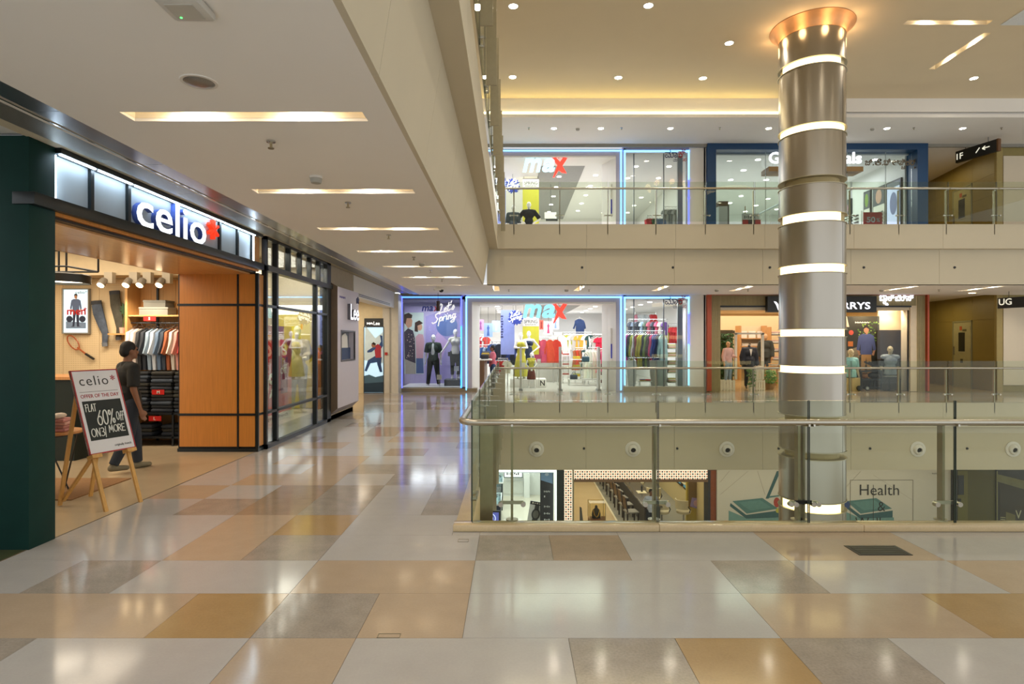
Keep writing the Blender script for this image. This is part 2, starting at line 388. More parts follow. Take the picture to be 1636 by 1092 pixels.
# slab and fascias.  left run along Y, far run along X, for a storey at z
def fascias(z, nb, left=True, lowz=None, ys0=-2.):
    zl = z-1.67 if lowz is None else lowz; zs = z-.66
    t = struct('trim_%d' % nb, (-.6, 10, z))
    y = ys0
    if left:
        while y < 16.5:
            y1 = min(y+1.85, 16.5)
            MB().add([(-.79, y+.003, zl), (-.79, y1-.003, zl), (-.63, y1-.003, zs), (-.63, y+.003, zs), (-.83, y+.003, zl), (-.83, y1-.003, zl), (-.67, y1-.003, zs), (-.67, y+.003, zs)],
                     [(0, 1, 2, 3), (7, 6, 5, 4), (0, 4, 5, 1), (3, 2, 6, 7), (0, 3, 7, 4), (1, 5, 6, 2)]).build('lower_panel', WALL, t, smooth=False)
            MB().box(-.42, -.40, y+.003, y1-.003, zs, z).build('upper_panel', WALL, t, smooth=False)
            y = y1
        MB().box(-.66, -.40, ys0, 16.5, zs-.012, zs).build('soffit', WALL, t)
    x = -.40
    while x < 24:
        x1 = min(x+2.46, 24)
        xa = x if x > 0 else -.70
        MB().box(xa+.003, x1-.003, 16.65, 16.68, zl, zs).build('lower_panel', WALL, t, smooth=False)
        MB().box(x+.003, x1-.003, 16.5, 16.52, zs, z).build('upper_panel', WALL, t, smooth=False)
        x = x1
    MB().box(-.62, 24, 16.5, 16.68, zs-.012, zs).build('soffit', WALL, t)
    return t
fascias(UP, 3)
fascias(0, 4, lowz=-1.887, ys0=5.41)
MB().box(-7, -.42, -3, 16.5, UP-.3, UP).build('floor', WALL, kind='structure')
MB().box(-7, 26, 16.52, 20.1, UP-.3, UP).build('floor', TW, kind='structure')
MB().box(-4, 16, 5.38, 5.40, -.7, -.02).build('trim_5', WALL, kind='structure')
# small anchor caps and air nozzles on the far fascias
for k, x in enumerate((930, 1075, 1230, 1380, 1525)):
    MB().cyl((px(x, 16.65), 16.65, pz(427, 16.65)), (px(x, 16.65), 16.63, pz(427, 16.65)), .035, .03).build('anchor_cap', DARK, None, 'small dark anchor cap on the upper beige fascia, %s from the left' % ORDS[k], 'cap', 'anchor caps on the upper fascia')
for k, x in enumerate((933, 1082, 1244, 1390, 1545)):
    MB().cyl((px(x, 16.65), 16.65, pz(716, 16.65)), (px(x, 16.65), 16.63, pz(716, 16.65)), .035, .03).build('anchor_cap', DARK, None, 'small dark anchor cap on the lower fascia behind the glass, %s from the left' % ORDS[k], 'cap', 'anchor caps on the lower fascia')
for k, x in enumerate((857, 1011, 1161, 1313, 1466, 1618)):
    cx, cz = px(x, 16.65), pz(717, 16.65)
    lab = ('first from the left', 'second from the left', 'third from the left', 'behind the column', 'right of the column', 'last on the right')[k]
    t = thing('air_nozzle', 'round white air nozzle in the lower fascia, '+lab, 'air vent', (cx, 16.65, cz), 'air nozzles in the lower fascia')
    q = [(.21, 0), (.21, .025), (.17, .04), (.15, .03), (.15, 0)]
    m = MB()
    for i in range(24):
        pass
    m.lathe([(.12, 0), (.215, 0), (.215, .018), (.18, .035), (.15, .035), (.12, .012)], n=24, closed=True)
    m.v = [(cx+a, 16.65-c, cz+b) for a, b, c in m.v]; m.build('flange', WHITE, t)
    m = MB().lathe([(.145, .0), (.14, .05), (.115, .085), (.075, .1), (.07, .09), (.07, .03)], n=20); m.v = [(cx+a-.0, 16.65-c-.0, cz+b-c*.25) for a, b, c in m.v]; m.build('nozzle', WHITE, t)
    m = MB().cyl((cx, 16.615, cz-.01), (cx, 16.585, cz-.02), .072, .07, 16); m.build('throat', DARK, t)

# ---- atrium ceiling, cove and upper walkway ceiling
AZ, LZ = 8.9, 8.30
up_slots = [(8.9, 10.82, 13.45, 13.62), (11.05, 11.22, 14.0, 15.85)]
holed(-7, 26, -3, 17.75, AZ, AZ+.03, up_slots).build('ceiling', M('#e6d5b4', .8, noise=.015, scale=1.5), kind='structure')
slot_light(*up_slots[0], AZ, 'long recessed light slot in the high atrium ceiling right of the column', 'light slots in the atrium ceiling', 60, 'x')
slot_light(*up_slots[1], AZ, 'slanting recessed light slot in the high atrium ceiling near the corridor', 'light slots in the atrium ceiling', 60, 'y')
MB().box(-7, 26, 17.75, 17.8, 8.50, AZ).build('trim_6', CEIL, kind='structure')
MB().box(-7, 26, 17.70, 20.1, LZ, LZ+.03).build('ceiling', CEIL, kind='structure')
MB().box(-7, 26, 17.66, 17.70, LZ, LZ+.10).build('trim_7', CEIL, kind='structure')
MB().box(-7, 26, 17.84, 17.88, LZ+.03, AZ).build('trim_24', CEIL, kind='structure')  # back plate added to keep world light out of the cove gap
MB().box(-3, 7.9, 17.72, 17.76, LZ+.10, LZ+.17).build('cove_light', E('#fff0b8', 5), None, 'long glowing yellow cove light along the high ceiling step', 'cove light')
MB().box(11.13, 13.6, 11.6, 13.62, AZ-.02, AZ).build('trim_8', M('#e6eaec', .6), kind='structure')
MB().box(-7, 26, 20.02, 20.1, LZ-.10, LZ).build('trim_9', M('#8f8b80', .5), kind='structure')
light('AREA', (3, 17.75, LZ+.2), 30, (1, .9, .6), 10, .05, rot=(-.6, 0, 0))
# ---- outer walls (upper storey left, far left)
MB().box(-7, -6.9, -3, 20, UP, AZ).build('wall_left', WALL, kind='structure')
MB().box(-7, -3.9, 20.1, 20.2, UP, AZ).build('wall_back', WALL, kind='structure')

# ---- column
colm = struct('column', (6.92, 13.8, -UP))
CX, CY, CR = 6.92, 13.8, .70
SH = M('#b0a99d', .28, 1, noise=.03, scale=3, stretch=(1, 1, .2))
SH2 = M('#807d78', .30, 1, noise=.03, scale=3)
bands = [(7.79, 7.98, 'half'), (6.33, 6.52, 'full'), (5.17, 5.35, 'off'), (4.33, 4.55, 'half'), (3.20, 3.41, 'full'), (1.78, 1.97, 'full'), (.96, 1.15, 'full'), (-.17, .03, 'off'), (-.95, -.77, 'off'), (-2.12, -1.88, 'half'), (-3.6, -3.4, 'full')]
seam = -PI/2+.60
edges = [8.86]+[z for b in bands for z in (b[1], b[0])]+[-UP]
arcs = [(seam-2.2, seam), (seam, seam+2.05), (seam+2.05, seam+2*PI-2.2)]
for i in range(0, len(edges), 2):
    z1, z0 = edges[i], edges[i+1]
    for a0, a1 in arcs:
        MB().lathe([(CR-.03, z0), (CR, z0), (CR, z1), (CR-.03, z1)], (CX, CY, 0), 26, a0+.009, a1-.009, closed=True).build('cladding_panel', SH, colm)
for z0, z1, st in bands:
    e = .018
    for z in (z0, z1-e): MB().lathe([(CR-.20, z), (CR+.02, z), (CR+.02, z+e), (CR-.20, z+e)], (CX, CY, 0), 48, closed=True).build('flange_ring', M('#b5ad94', .4, .7), colm)
    for q, (a0, a1) in enumerate(arcs):
        on = st == 'full' or (st == 'half' and q == 0)
        r = CR-.04 if st != 'off' else CR-.13
        MB().lathe([(r-.03, z0+e), (r, z0+e), (r, z1-e), (r-.03, z1-e)], (CX, CY, 0), 24, a0+.002, a1-.002, closed=True).build('band_light' if on else 'band_cover', E('#ffe2a6', 4.2) if on else M('#c2ad78', .5), colm)
MB().lathe([(CR-.05, 8.62), (CR+.01, 8.62), (CR+.03, 8.72), (CR+.10, 8.83), (CR+.20, 8.88), (CR+.20, 8.9), (CR-.05, 8.9)], (CX, CY, 0), 48, closed=True).build('flared_collar', M('#d2a070', .5, .5), colm)
for a in range(8):
    t = a*PI/4
    light('POINT', (CX+.86*math.cos(t), CY+.86*math.sin(t), 8.6), 5, (1, .62, .3), .12)
# ================================================================== CEILING FITTINGS
def downlight(x, y, z, lab, grp, power, r=.085, emit=45, col='#fff2d8', lamp=(1, .9, .74)):
    t = thing('downlight', lab, 'ceiling light', (x, y, z), grp)
    MB().lathe([(r, -.004), (r+.025, -.004), (r+.025, 0), (r, 0)], (x, y, z), 20, closed=True).build('trim_ring', WHITE, t)
    MB().cyl((x, y, z-.003), (x, y, z), r, n=16).build('lamp', E(col, emit), t)
    if power: light('SPOT', (x, y, z-.02), power, lamp, r*.7, spot=2.5, blend=.7)
up = [((820, 10), 'above the left balustrade, nearest row'), ((1036, 9), 'middle of the nearest row'), ((1165, 69), 'just left of the column top'), ((819, 123), 'above the left balustrade, second row'),
      ((988, 124), 'middle of the second row'), ((1123, 125), 'second row beside the column'), ((1556, 125), 'right of the column near the slots')]
for (x, y), l in up:
    Y = (AZ-EYE)*FL/(546-y); downlight(px(x, Y), Y, AZ, 'round white downlight in the high atrium ceiling, '+l, 'downlights in the atrium ceiling', 150, .095)
for k, (xx, yy) in enumerate(((-.1, 9.5), (3.6, 9.2), (7.2, 9.6), (10.8, 9.4), (3.5, 5.0), (9, 5.2), (0, 5.4), (13.5, 11))):
    downlight(xx, yy, AZ, 'round downlight far above the viewer, %s of those out of view' % ORDS[k], 'downlights above the frame', 150, .095)
for x, l in ((960, 'left of the clothes shop sign'), (1071, 'above the tall glass window'), (1228, 'beside the column'), (1417, 'above the optician lettering'), (1538, 'above the hanging black sign')):
    downlight(px(x, 18.57), 18.57, LZ, 'small round downlight over the upper walkway, '+l, 'downlights over the upper walkway', 50, .085)
for x in (1.3, -1): downlight(x, 18.57, LZ, 'small round downlight over the upper walkway, ' + ('right of the left balustrade' if x > 0 else 'hidden behind the left balustrade'), 'downlights over the upper walkway', 50, .085)
def sprinkler(x, y, z, lab, grp):
    t = thing('sprinkler', lab, 'sprinkler', (x, y, z), grp); m = MB()
    m.cyl((x, y, z-.012), (x, y, z), .035, n=14).build('rose', CHROME, t)
    MB().cyl((x, y, z-.055), (x, y, z-.012), .010).build('pipe', BRONZE, t)
    MB().cyl((x, y, z-.062), (x, y, z-.055), .024, n=12).build('deflector', BRONZE, t)
def detector(x, y, z, lab, grp=None, r=.05):
    t = thing('smoke_detector', lab, 'smoke detector', (x, y, z), grp)
    MB().cyl((x, y, z-.018), (x, y, z), r*1.1, n=20).build('base', WHITE, t)
    MB().lathe([(r, 0), (r, -.02), (r*.85, -.045), (r*.4, -.052), (0, -.052)], (x, y, z-.018), 20).build('sensor_head', M('#a8a498', .5), t)
for x, y, l in ((433, 226, 'nearest the viewer'), (556, 324, 'second from the viewer'), (621, 376, 'third from the viewer'), (661, 411, 'fourth from the viewer'), (688, 432, 'fifth from the viewer'), (706, 447, 'farthest')):
    Y = (CZ-EYE)*FL/(546-y+1); sprinkler(px(x, Y), Y, CZ, 'small bronze ceiling sprinkler over the walkway, '+l, 'sprinklers over the walkway')
for x, y, l in ((505, 285, 'between first and second light slots'), (674, 423, 'near the fifth light slot')):
    Y = (CZ-EYE)*FL/(546-y+3); detector(px(x, Y), Y, CZ, 'round white smoke detector on the walkway ceiling, '+l, 'smoke detectors on the walkway ceiling', .055)
for x, l in ((923, 'left'), (1394, 'right of the column')): detector(px(x, 18.57), 18.57, LZ, 'small smoke detector on the upper walkway ceiling, '+l, 'smoke detectors upstairs', .06)
for k, x in enumerate((845, 993, 1150, 1460, 1600)): sprinkler(px(x, 18.5), 18.5, LZ, 'tiny sprinkler on the upper walkway ceiling, %s from the left' % ORDS[k], 'sprinklers upstairs')
for k, (x, y) in enumerate(((813, 462), (941, 462), (1069, 462), (1195, 462), (1500, 462))): sprinkler(px(x, 18), 18, CZ, 'tiny sprinkler on the far lower walkway ceiling, %s from the left' % ORDS[k], 'sprinklers over the far walkway')
for k, x in enumerate((905, 1145, 1408)): detector(px(x, 18), 18, CZ, 'small smoke detector on the far lower walkway ceiling, %s from the left' % ORDS[k], 'smoke detectors over the far walkway', .06)
# round speaker and access point near the viewer
t = thing('ceiling_speaker', 'round grey ceiling speaker grille in front of the first light slot', 'speaker', (-1.9, 3.63, CZ))
MB().lathe([(.088, -.006), (.105, -.006), (.108, 0), (.088, 0)], (-1.9, 3.63, CZ), 28, closed=True).build('trim_ring', WHITE, t)
MB().lathe([(.09, -.004), (.07, -.014), (.04, -.019), (0, -.021)], (-1.9, 3.63, CZ), 28).build('grille', M('#8d8b86', .3, .7, noise=.4, scale=260), t)
t = thing('access_point', 'white rounded wireless access point with green light on the ceiling', 'access point', (-1.52, 2.80, CZ))
MB().box(-1.62, -1.42, 2.68, 2.88, CZ-.045, CZ).build('shell', M('#c9c6bd', .4), t, bevel=.02)
MB().box(-1.585, -1.455, 2.72, 2.84, CZ-.048, CZ-.044).build('cover', M('#b9b6ab', .4), t)
MB().cyl((-1.563, 2.825, CZ-.051), (-1.563, 2.825, CZ-.047), .005).build('indicator', E('#50ff70', 3), t)
t = thing('dome_camera', 'black dome security camera on the ceiling by the left shop window', 'camera', pt(707, 458, 17.4))
cx, cy = px(705, 17.4), 17.4
MB().cyl((cx, cy, CZ-.06), (cx, cy, CZ), .09, n=18).build('base', WHITE, t); MB().ball((cx, cy, CZ-.07), .07).build('dome', M('#0c0c0e', .12), t)
t = thing('bullet_camera', 'small white camera on the ceiling in front of the left shop window', 'camera', (px(697, 17), 17, CZ))
cx = px(699, 17)
MB().cyl((cx, 17, CZ-.07), (cx, 17, CZ), .03).build('stem', WHITE, t); MB().cyl((cx-.09, 16.95, CZ-.09), (cx+.09, 17.03, CZ-.07), .04).build('body', WHITE, t)
t = thing('hanging_lantern', 'dark cylindrical lantern hanging in front of the left shop window', 'lamp', (px(700, 19.2), 19.2, 2.3))
cx = px(700, 19.2)
MB().cyl((cx, 19.2, 2.98), (cx, 19.2, CZ), .006).build('cord', DARK, t)
MB().cyl((cx, 19.2, 2.66), (cx, 19.2, 2.98), .06, n=16).build('shade', M('#3c2618', .4), t)

# ================================================================== BALUSTRADES
GLS = glass('#f1f5ee', .42); EDGE = M('#39443a', .2, noise=.05)
def balustrade(lab, fr, spans, posts, z, a0, a1, out, railpts, name='glass_balustrade', pw=.10, low=-.28, arm=.06, zrail=.965, org=(0, 0, 0)):
    """fr: a along the run, c>0 towards the walkway; posts: a positions; out: c of the posts (atrium side)"""
    t = thing(name, lab, 'balustrade', org)
    MB().tube(railpts, .029, 12).build('handrail', STEEL, t)
    for s0, s1 in spans:
        g = MB().fbox(fr, s0, s1, z+.06, z+1.148, -.006, .006).build('glass_panel', GLS, t, smooth=False)
        e = .004
        MB().fbox(fr, s0-.001, s0+e, z+.06, z+1.148, -.0065, .0065).build('glass_edge', EDGE, g); MB().fbox(fr, s1-e, s1+.001, z+.06, z+1.148, -.0065, .0065).build('glass_edge', EDGE, g)
    for a in posts:
        p = MB().fbox(fr, a-.011, a+.011, z+low, z+.93, out-pw, out).build('post', BRONZE, t)
        m = MB()
        m.bar(fr.p(a, z+.925, out-.03), fr.p(a, z+.945, .05+arm), .016, .02)
        m.bar(fr.p(a-.10, z+.972-.03, arm), fr.p(a+.10, z+.972-.03, arm), .03, .008); m.build('rail_bracket', STEEL, p)
        m = MB().bar(fr.p(a-.10, z+.235, out*.5), fr.p(a+.10, z+.235, out*.5), .018, .03)
        for q in (-.10, .10): m.cyl(fr.p(a+q, z+.225, out*.5), fr.p(a+q, z+.225, .022), .022, n=10)
        m.build('glass_clamp', STEEL, p)
    return t
# near run (Y = 5.33, facing the viewer)
fN = FR(5.33)
ps = [0., 1.287, 2.585, 2.628, 3.885, 5.18, 6.47, 7.77]
pts = [(-.45, 5.48, .965)]+[(-.45+.16-.16*math.cos(t), 5.40-.16*math.sin(t), .965) for t in (0, .4, .8, 1.2, PI/2)]+[(1, 5.24, .965), (10, 5.24, .965)]
balustrade('near glass balustrade with round steel handrail across the front of the atrium', fN, [(-.355, 1.297), (1.305, 2.64), (2.65, 3.945), (3.955, 5.24), (5.25, 6.53), (6.54, 7.9)],
           ps, 0, 0, 0, -.05, pts, low=.06, pw=.07, arm=.09, org=(3, 5.3, .06))
tn = [o for o in bpy.data.objects if o.name == 'glass_balustrade'][0]
for a in ps: MB().cyl((a, 5.42, .06), (a, 5.42, .068), .055, n=16).build('base_flange', STEEL, tn)
# left run (X = -.36), ground floor
class LX:                       # c>0 towards the walkway (-X)
    def __init__(s, x): s.x = x
    def p(s, a, b, c=0): return (s.x-c, a, b)
fL = LX(-.36)
ly = [5.62+1.3*k for k in range(9)]
balustrade('left glass balustrade beside the walkway running from the corner into depth', fL, [(5.36+1.3*k, 5.36+1.3*(k+1)-.01) for k in range(8)]+[(15.76, 16.36)],
           ly, 0, 0, 0, -.06, [(-.45, 5.49, .965), (-.45, 16.25, .965)], pw=.12, org=(-.36, 10, 0))
MB().box(-.52, -.30, 5.40, 16.5, -.02, .004).build('trim_10', KERB, kind='structure')
# far run ground floor
fF = FR(16.44)
ex = [821, 894, 971, 1048, 1127, 1204, 1281, 1358, 1436, 1512, 1589, 1664]
pxs = [px(x, 16.5) for x in ex]
gl = [(-.352, pxs[0])]+list(zip(pxs[:-1], pxs[1:]))
balustrade('far glass balustrade across the atrium on the same floor', fF, [(a+.012, b-.012) for a, b in gl], pxs, 0, 0, 0, -.06, [(-.45, 16.27, .955), (-.42, 16.36, .955), (-.3, 16.38, .955), (15, 16.38, .955)], pw=.06, org=(7, 16.44, 0))
balustrade('upper far glass balustrade on the floor above', fF, [(a+.012, b-.012) for a, b in gl], pxs, UP, 0, 0, -.06, [(-.45, 16.27, UP+.955), (-.42, 16.36, UP+.955), (-.3, 16.38, UP+.955), (15, 16.38, UP+.955)], pw=.06, org=(7, 16.44, UP))
balustrade('upper left glass balustrade high above the walkway edge', fL, [(2.76+1.3*k, 2.76+1.3*(k+1)-.01) for k in range(10)]+[(15.76, 16.36)],
           [3.02+1.3*k for k in range(11)], UP, 0, 0, -.06, [(-.45, 2.5, UP+.965), (-.45, 16.25, UP+.965)], pw=.12, org=(-.36, 10, UP))
# ================================================================== HUMAN FIGURES (one continuous remeshed body; clothes are children)
def seg_mesh(segs, voxel, smooth=4):
    m = MB()
    for sg in segs:
        if len(sg) == 2: m.ball(sg[0], sg[1], 14, 10)
        else:
            p0, p1, r0, r1 = sg[:4]; flat = len(sg) > 4
            if flat: m.cyl(p0, p1, r0, r1, 16)
            else: m.ball(p0, r0, 12, 8).ball(p1, r1, 12, 8).cyl(p0, p1, r0, r1, 14)
    me0 = m.mesh('body', recalc=False, smooth=False)
    o = bpy.data.objects.new('body', me0); COL.objects.link(o)
    r = o.modifiers.new('r', 'REMESH'); r.mode = 'VOXEL'; r.voxel_size = voxel; r.use_smooth_shade = True
    if smooth: q = o.modifiers.new('s', 'SMOOTH'); q.factor = .5; q.iterations = smooth
    dg = bpy.context.evaluated_depsgraph_get()
    me = bpy.data.meshes.new_from_object(o.evaluated_get(dg)); bpy.data.objects.remove(o)
    me.polygons.foreach_set('use_smooth', [True]*len(me.polygons))
    return me
def joints(H, fem, arms, legs, lean=0, head=(0, 0)):
    sw = (.094 if fem else .106)*H; hw = .052*H; j = {}
    V = lambda x, y, z: Vector((x, y+lean*max(0, z-.52*H), z))
    j['pel'] = V(0, 0, .52*H); j['bel'] = V(0, 0, .61*H); j['che'] = V(0, .003*H, .735*H); j['nk'] = V(0, .006*H, .845*H); j['hd'] = V(head[0]*H, -.012*H+head[1]*H, .925*H)
    for s, a, l in ((-1, arms[0], legs[0]), (1, arms[1], legs[1])):
        j['sh', s] = V(s*sw, 0, .797*H)
        e, w = {'down': ((s*(sw+.028*H), .012*H, .635*H), (s*(sw+.040*H), -.03*H, .485*H)),
                'hip': ((s*(sw+.115*H), .045*H, .655*H), (s*(hw+.065*H), -.055*H, .575*H)),
                'out': ((s*(sw+.085*H), .01*H, .665*H), (s*(sw+.165*H), -.03*H, .565*H)),
                'fwd': ((s*(sw+.018*H), -.03*H, .655*H), (s*(sw-.03*H), -.17*H, .635*H)),
                'fold': ((s*(sw+.045*H), -.03*H, .665*H), (-s*.02*H, -.105*H, .665*H)),
                'lap': ((s*(sw+.05*H), -.02*H, .66*H), (s*.03*H, -.10*H, .54*H)),
                'behind': ((s*(sw+.05*H), .06*H, .65*H), (s*.05*H, .09*H, .54*H))}[a]
        j['el', s], j['wr', s] = V(*e), V(*w)
        k, n = {'stand': ((s*(hw+.004*H), -.006*H, .285*H), (s*(hw+.010*H), .012*H, .045*H)),
                'apart': ((s*(hw+.026*H), -.008*H, .285*H), (s*(hw+.052*H), .010*H, .045*H)),
                'fore': ((s*hw, -.07*H, .29*H), (s*hw, -.09*H, .045*H)),
                'aft': ((s*hw, .015*H, .285*H), (s*hw, .12*H, .065*H))}[l]
        j['hp', s] = Vector((s*hw, 0, .51*H)); j['kn', s] = Vector(k); j['an', s] = Vector(n)
    return j
def body_segs(j, H, fem, face=True, headonly=False, hands=True, head=True):
    b = .88 if fem else 1
    sg = [(j['pel'], (.088*H, .062*H, .06*H)), (j['bel'], (.072*H*b, .055*H, .075*H)), (j['che'], (.098*H*b, .064*H, .095*H)), (j['nk']-Vector((0, 0, .03*H)), j['nk']+Vector((0, -.006*H, .035*H)), .034*H*b, .028*H*b)]
    if fem: sg += [((j['che'].x+s*.042*H, j['che'].y-.052*H, j['che'].z+.005*H), .034*H) for s in (-1, 1)]
    h = j['hd']
    if head: sg += [(h+Vector((0, .006*H, .012*H)), (.043*H, .054*H, .058*H)), (h+Vector((0, -.012*H, -.025*H)), (.034*H, .042*H, .042*H))]
    if face and head:
        sg += [(h+Vector((0, -.052*H, .010*H)), h+Vector((0, -.060*H, -.010*H)), .006*H, .009*H), (h+Vector((0, -.047*H, -.032*H)), (.017*H, .010*H, .007*H)), (h+Vector((0, -.042*H, -.052*H)), (.014*H, .012*H, .010*H))]
        sg += [(h+Vector((s*.044*H, .004*H, -.004*H)), (.006*H, .012*H, .019*H)) for s in (-1, 1)]
        sg += [(h+Vector((s*.018*H, -.044*H, .022*H)), (.015*H, .010*H, .006*H)) for s in (-1, 1)]
    for s in (-1, 1):
        sg += [(j['che']+Vector((s*.05*H, 0, .06*H)), j['sh', s], .045*H*b, .036*H*b), (j['sh', s], j['el', s], .031*H*b, .024*H*b), (j['el', s], j['wr', s], .024*H*b, .015*H*b)]
        if hands:
            d = (j['wr', s]-j['el', s]).normalized(); u = Vector((0, 1, 0)) if abs(d.y) < .8 else Vector((1, 0, 0)); u = (u-d*u.dot(d)).normalized(); n = d.cross(u)
            pm = j['wr', s]+d*.045*H
            sg.append((j['wr', s], pm, .015*H, .019*H))
            for q, L in ((-.016, .036), (-.0055, .043), (.0055, .041), (.016, .033)):
                b0 = pm+u*q*H+d*.008*H; k1 = b0+d*L*.55*H+n*s*.003*H; sg += [(b0, k1, .0062*H, .0058*H), (k1, k1+(d+n*s*.35).normalized()*L*.5*H, .0058*H, .0048*H)]
            tb = j['wr', s]+d*.018*H-u*.012*H
            sg += [(tb, tb+(d*.7-u*.75).normalized()*.028*H, .0075*H, .0065*H), (tb+(d*.7-u*.75).normalized()*.028*H, tb+(d*.7-u*.75).normalized()*.028*H+d*.02*H, .0065*H, .005*H)]
    if not headonly:
        for s in (-1, 1):
            a = j['an', s]
            sg += [(j['hp', s], j['kn', s], .054*H, .034*H), (j['kn', s]+Vector((0, .004*H, 0)), j['kn', s]*.6+a*.4+Vector((0, .012*H, 0)), .033*H, .033*H), (j['kn', s]*.6+a*.4+Vector((0, .012*H, 0)), a, .033*H, .019*H),
                   (a+Vector((0, .012*H, -.022*H)), a+Vector((s*.012*H, -.085*H, -.030*H)), .020*H, .016*H)]
    return sg
def torso_cloth(j, H, fem, sleeve=.5, g=.014, hem=.50, open_=False):
    b = .88 if fem else 1; g *= H
    sg = [((j['pel']+Vector((0, 0, .0))), (.090*H+g, .062*H+g, .05*H)), (j['bel'], (.076*H*b+g, .058*H+g, .08*H)), (j['che'], (.098*H*b+g, .064*H+g, .095*H))]
    z = hem*H
    sg.append((Vector((0, 0, z)), j['bel'], .088*H+g*.6, .074*H*b+g, 1))
    if fem: sg += [((s*.042*H, -.052*H, j['che'].z+.005*H), .034*H+g*.7) for s in (-1, 1)]
    for s in (-1, 1):
        sg.append((j['che']+Vector((s*.05*H, 0, .06*H)), j['sh', s], .042*H*b+g*.7, .033*H*b+g*.7))
        if sleeve > 0:
            e = j['sh', s].lerp(j['el', s], min(1, sleeve*2)); sg.append((j['sh', s], .030*H*b+g*.8)); sg.append((j['sh', s].lerp(e, .12), e, .030*H*b+g*.9, .027*H*b+g*1.2, 1))
            if sleeve > .5: sg.append((j['el', s], j['el', s].lerp(j['wr', s], sleeve*2-1), .026*H*b+g, .018*H*b+g, 1)); sg.append((j['el', s], .026*H*b+g))
    sg.append((j['nk']-Vector((0, 0, .04*H)), j['nk']-Vector((0, 0, .0)), .045*H, .033*H+g*.4, 1))
    return sg
def leg_cloth(j, H, length=1., g=.010, wide=1.):
    g *= H; sg = [(j['pel']+Vector((0, 0, -.005*H)), (.090*H+g, .064*H+g, .062*H))]
    for s in (-1, 1):
        a = j['an', s]; sg.append((j['hp', s], j['kn', s], .056*H+g, .036*H*wide+g)); 
        if length > .6: sg += [(j['kn', s], .035*H*wide+g), (j['kn', s], j['kn', s].lerp(a, (length-.5)*2*.98), .035*H*wide+g, .024*H*wide+g, 1)]
    return sg
def skirt_cloth(j, H, z0=.10, flare=.15, top='che'):
    sg = [(Vector((0, 0, z0*H)), Vector((0, 0, .50*H)), flare*H, .098*H, 1), (Vector((0, 0, .49*H)), j['bel'], .098*H, .074*H, 1)]
    if top == 'che': sg += [(j['che'], (.094*H, .068*H, .085*H)), (j['bel'], (.074*H, .06*H, .08*H))]+[((s*.042*H, -.052*H, j['che'].z+.005*H), .041*H) for s in (-1, 1)]
    return sg
def figure(name, label, cat, loc, rz, H, fem=False, arms=('down', 'down'), legs=('stand', 'stand'), skin=None, clothes=(), hair=None, shoes=None, vox=.014, lean=0, eyes=False, head=(0, 0), face=True, bust=False, group=None, headless=False):
    r = thing(name, label, cat, loc, group); r.rotation_euler = (0, 0, rz); ORG[r.name] = Vector()
    j = joints(H, fem, arms, legs, lean, head)
    link(seg_mesh(body_segs(j, H, fem, face, bust, head=not headless), vox), 'body', skin, r)
    for c in clothes:
        k, mt = c[0], c[1]; kw = c[2] if len(c) > 2 else {}
        sg = {'shirt': lambda: torso_cloth(j, H, fem, **kw), 'jacket': lambda: torso_cloth(j, H, fem, **{'g': .024, 'sleeve': 1., 'hem': .46, **kw}), 'vest': lambda: torso_cloth(j, H, fem, **{'g': .022, 'sleeve': 0, **kw}),
              'trousers': lambda: leg_cloth(j, H, **kw), 'dress': lambda: skirt_cloth(j, H, **kw), 'skirt': lambda: skirt_cloth(j, H, **{'top': 'no', **kw})}[k]()
        link(seg_mesh(sg, vox), k, mt, r)
    h = j['hd']
    if hair is not None:
        m = seg_mesh([(h+Vector((0, .012*H, .022*H)), (.049*H, .056*H, .058*H)), (h+Vector((0, .035*H, -.005*H)), (.044*H, .036*H, .045*H))], vox)
        link(m, 'hair', hair, r)
    if shoes is not None:
        for s in (-1, 1):
            a = j['an', s]; link(seg_mesh([(a+Vector((0, .012*H, -.018*H)), a+Vector((s*.012*H, -.09*H, -.026*H)), .026*H, .019*H), (a, .024*H)], vox), 'shoe', shoes, r)
    if eyes:
        for s in (-1, 1): MB().ball(h+Vector((s*.018*H, -.048*H, .010*H)), .0075*H, 8, 6).build('eye', BLACK, r)
    return r, j
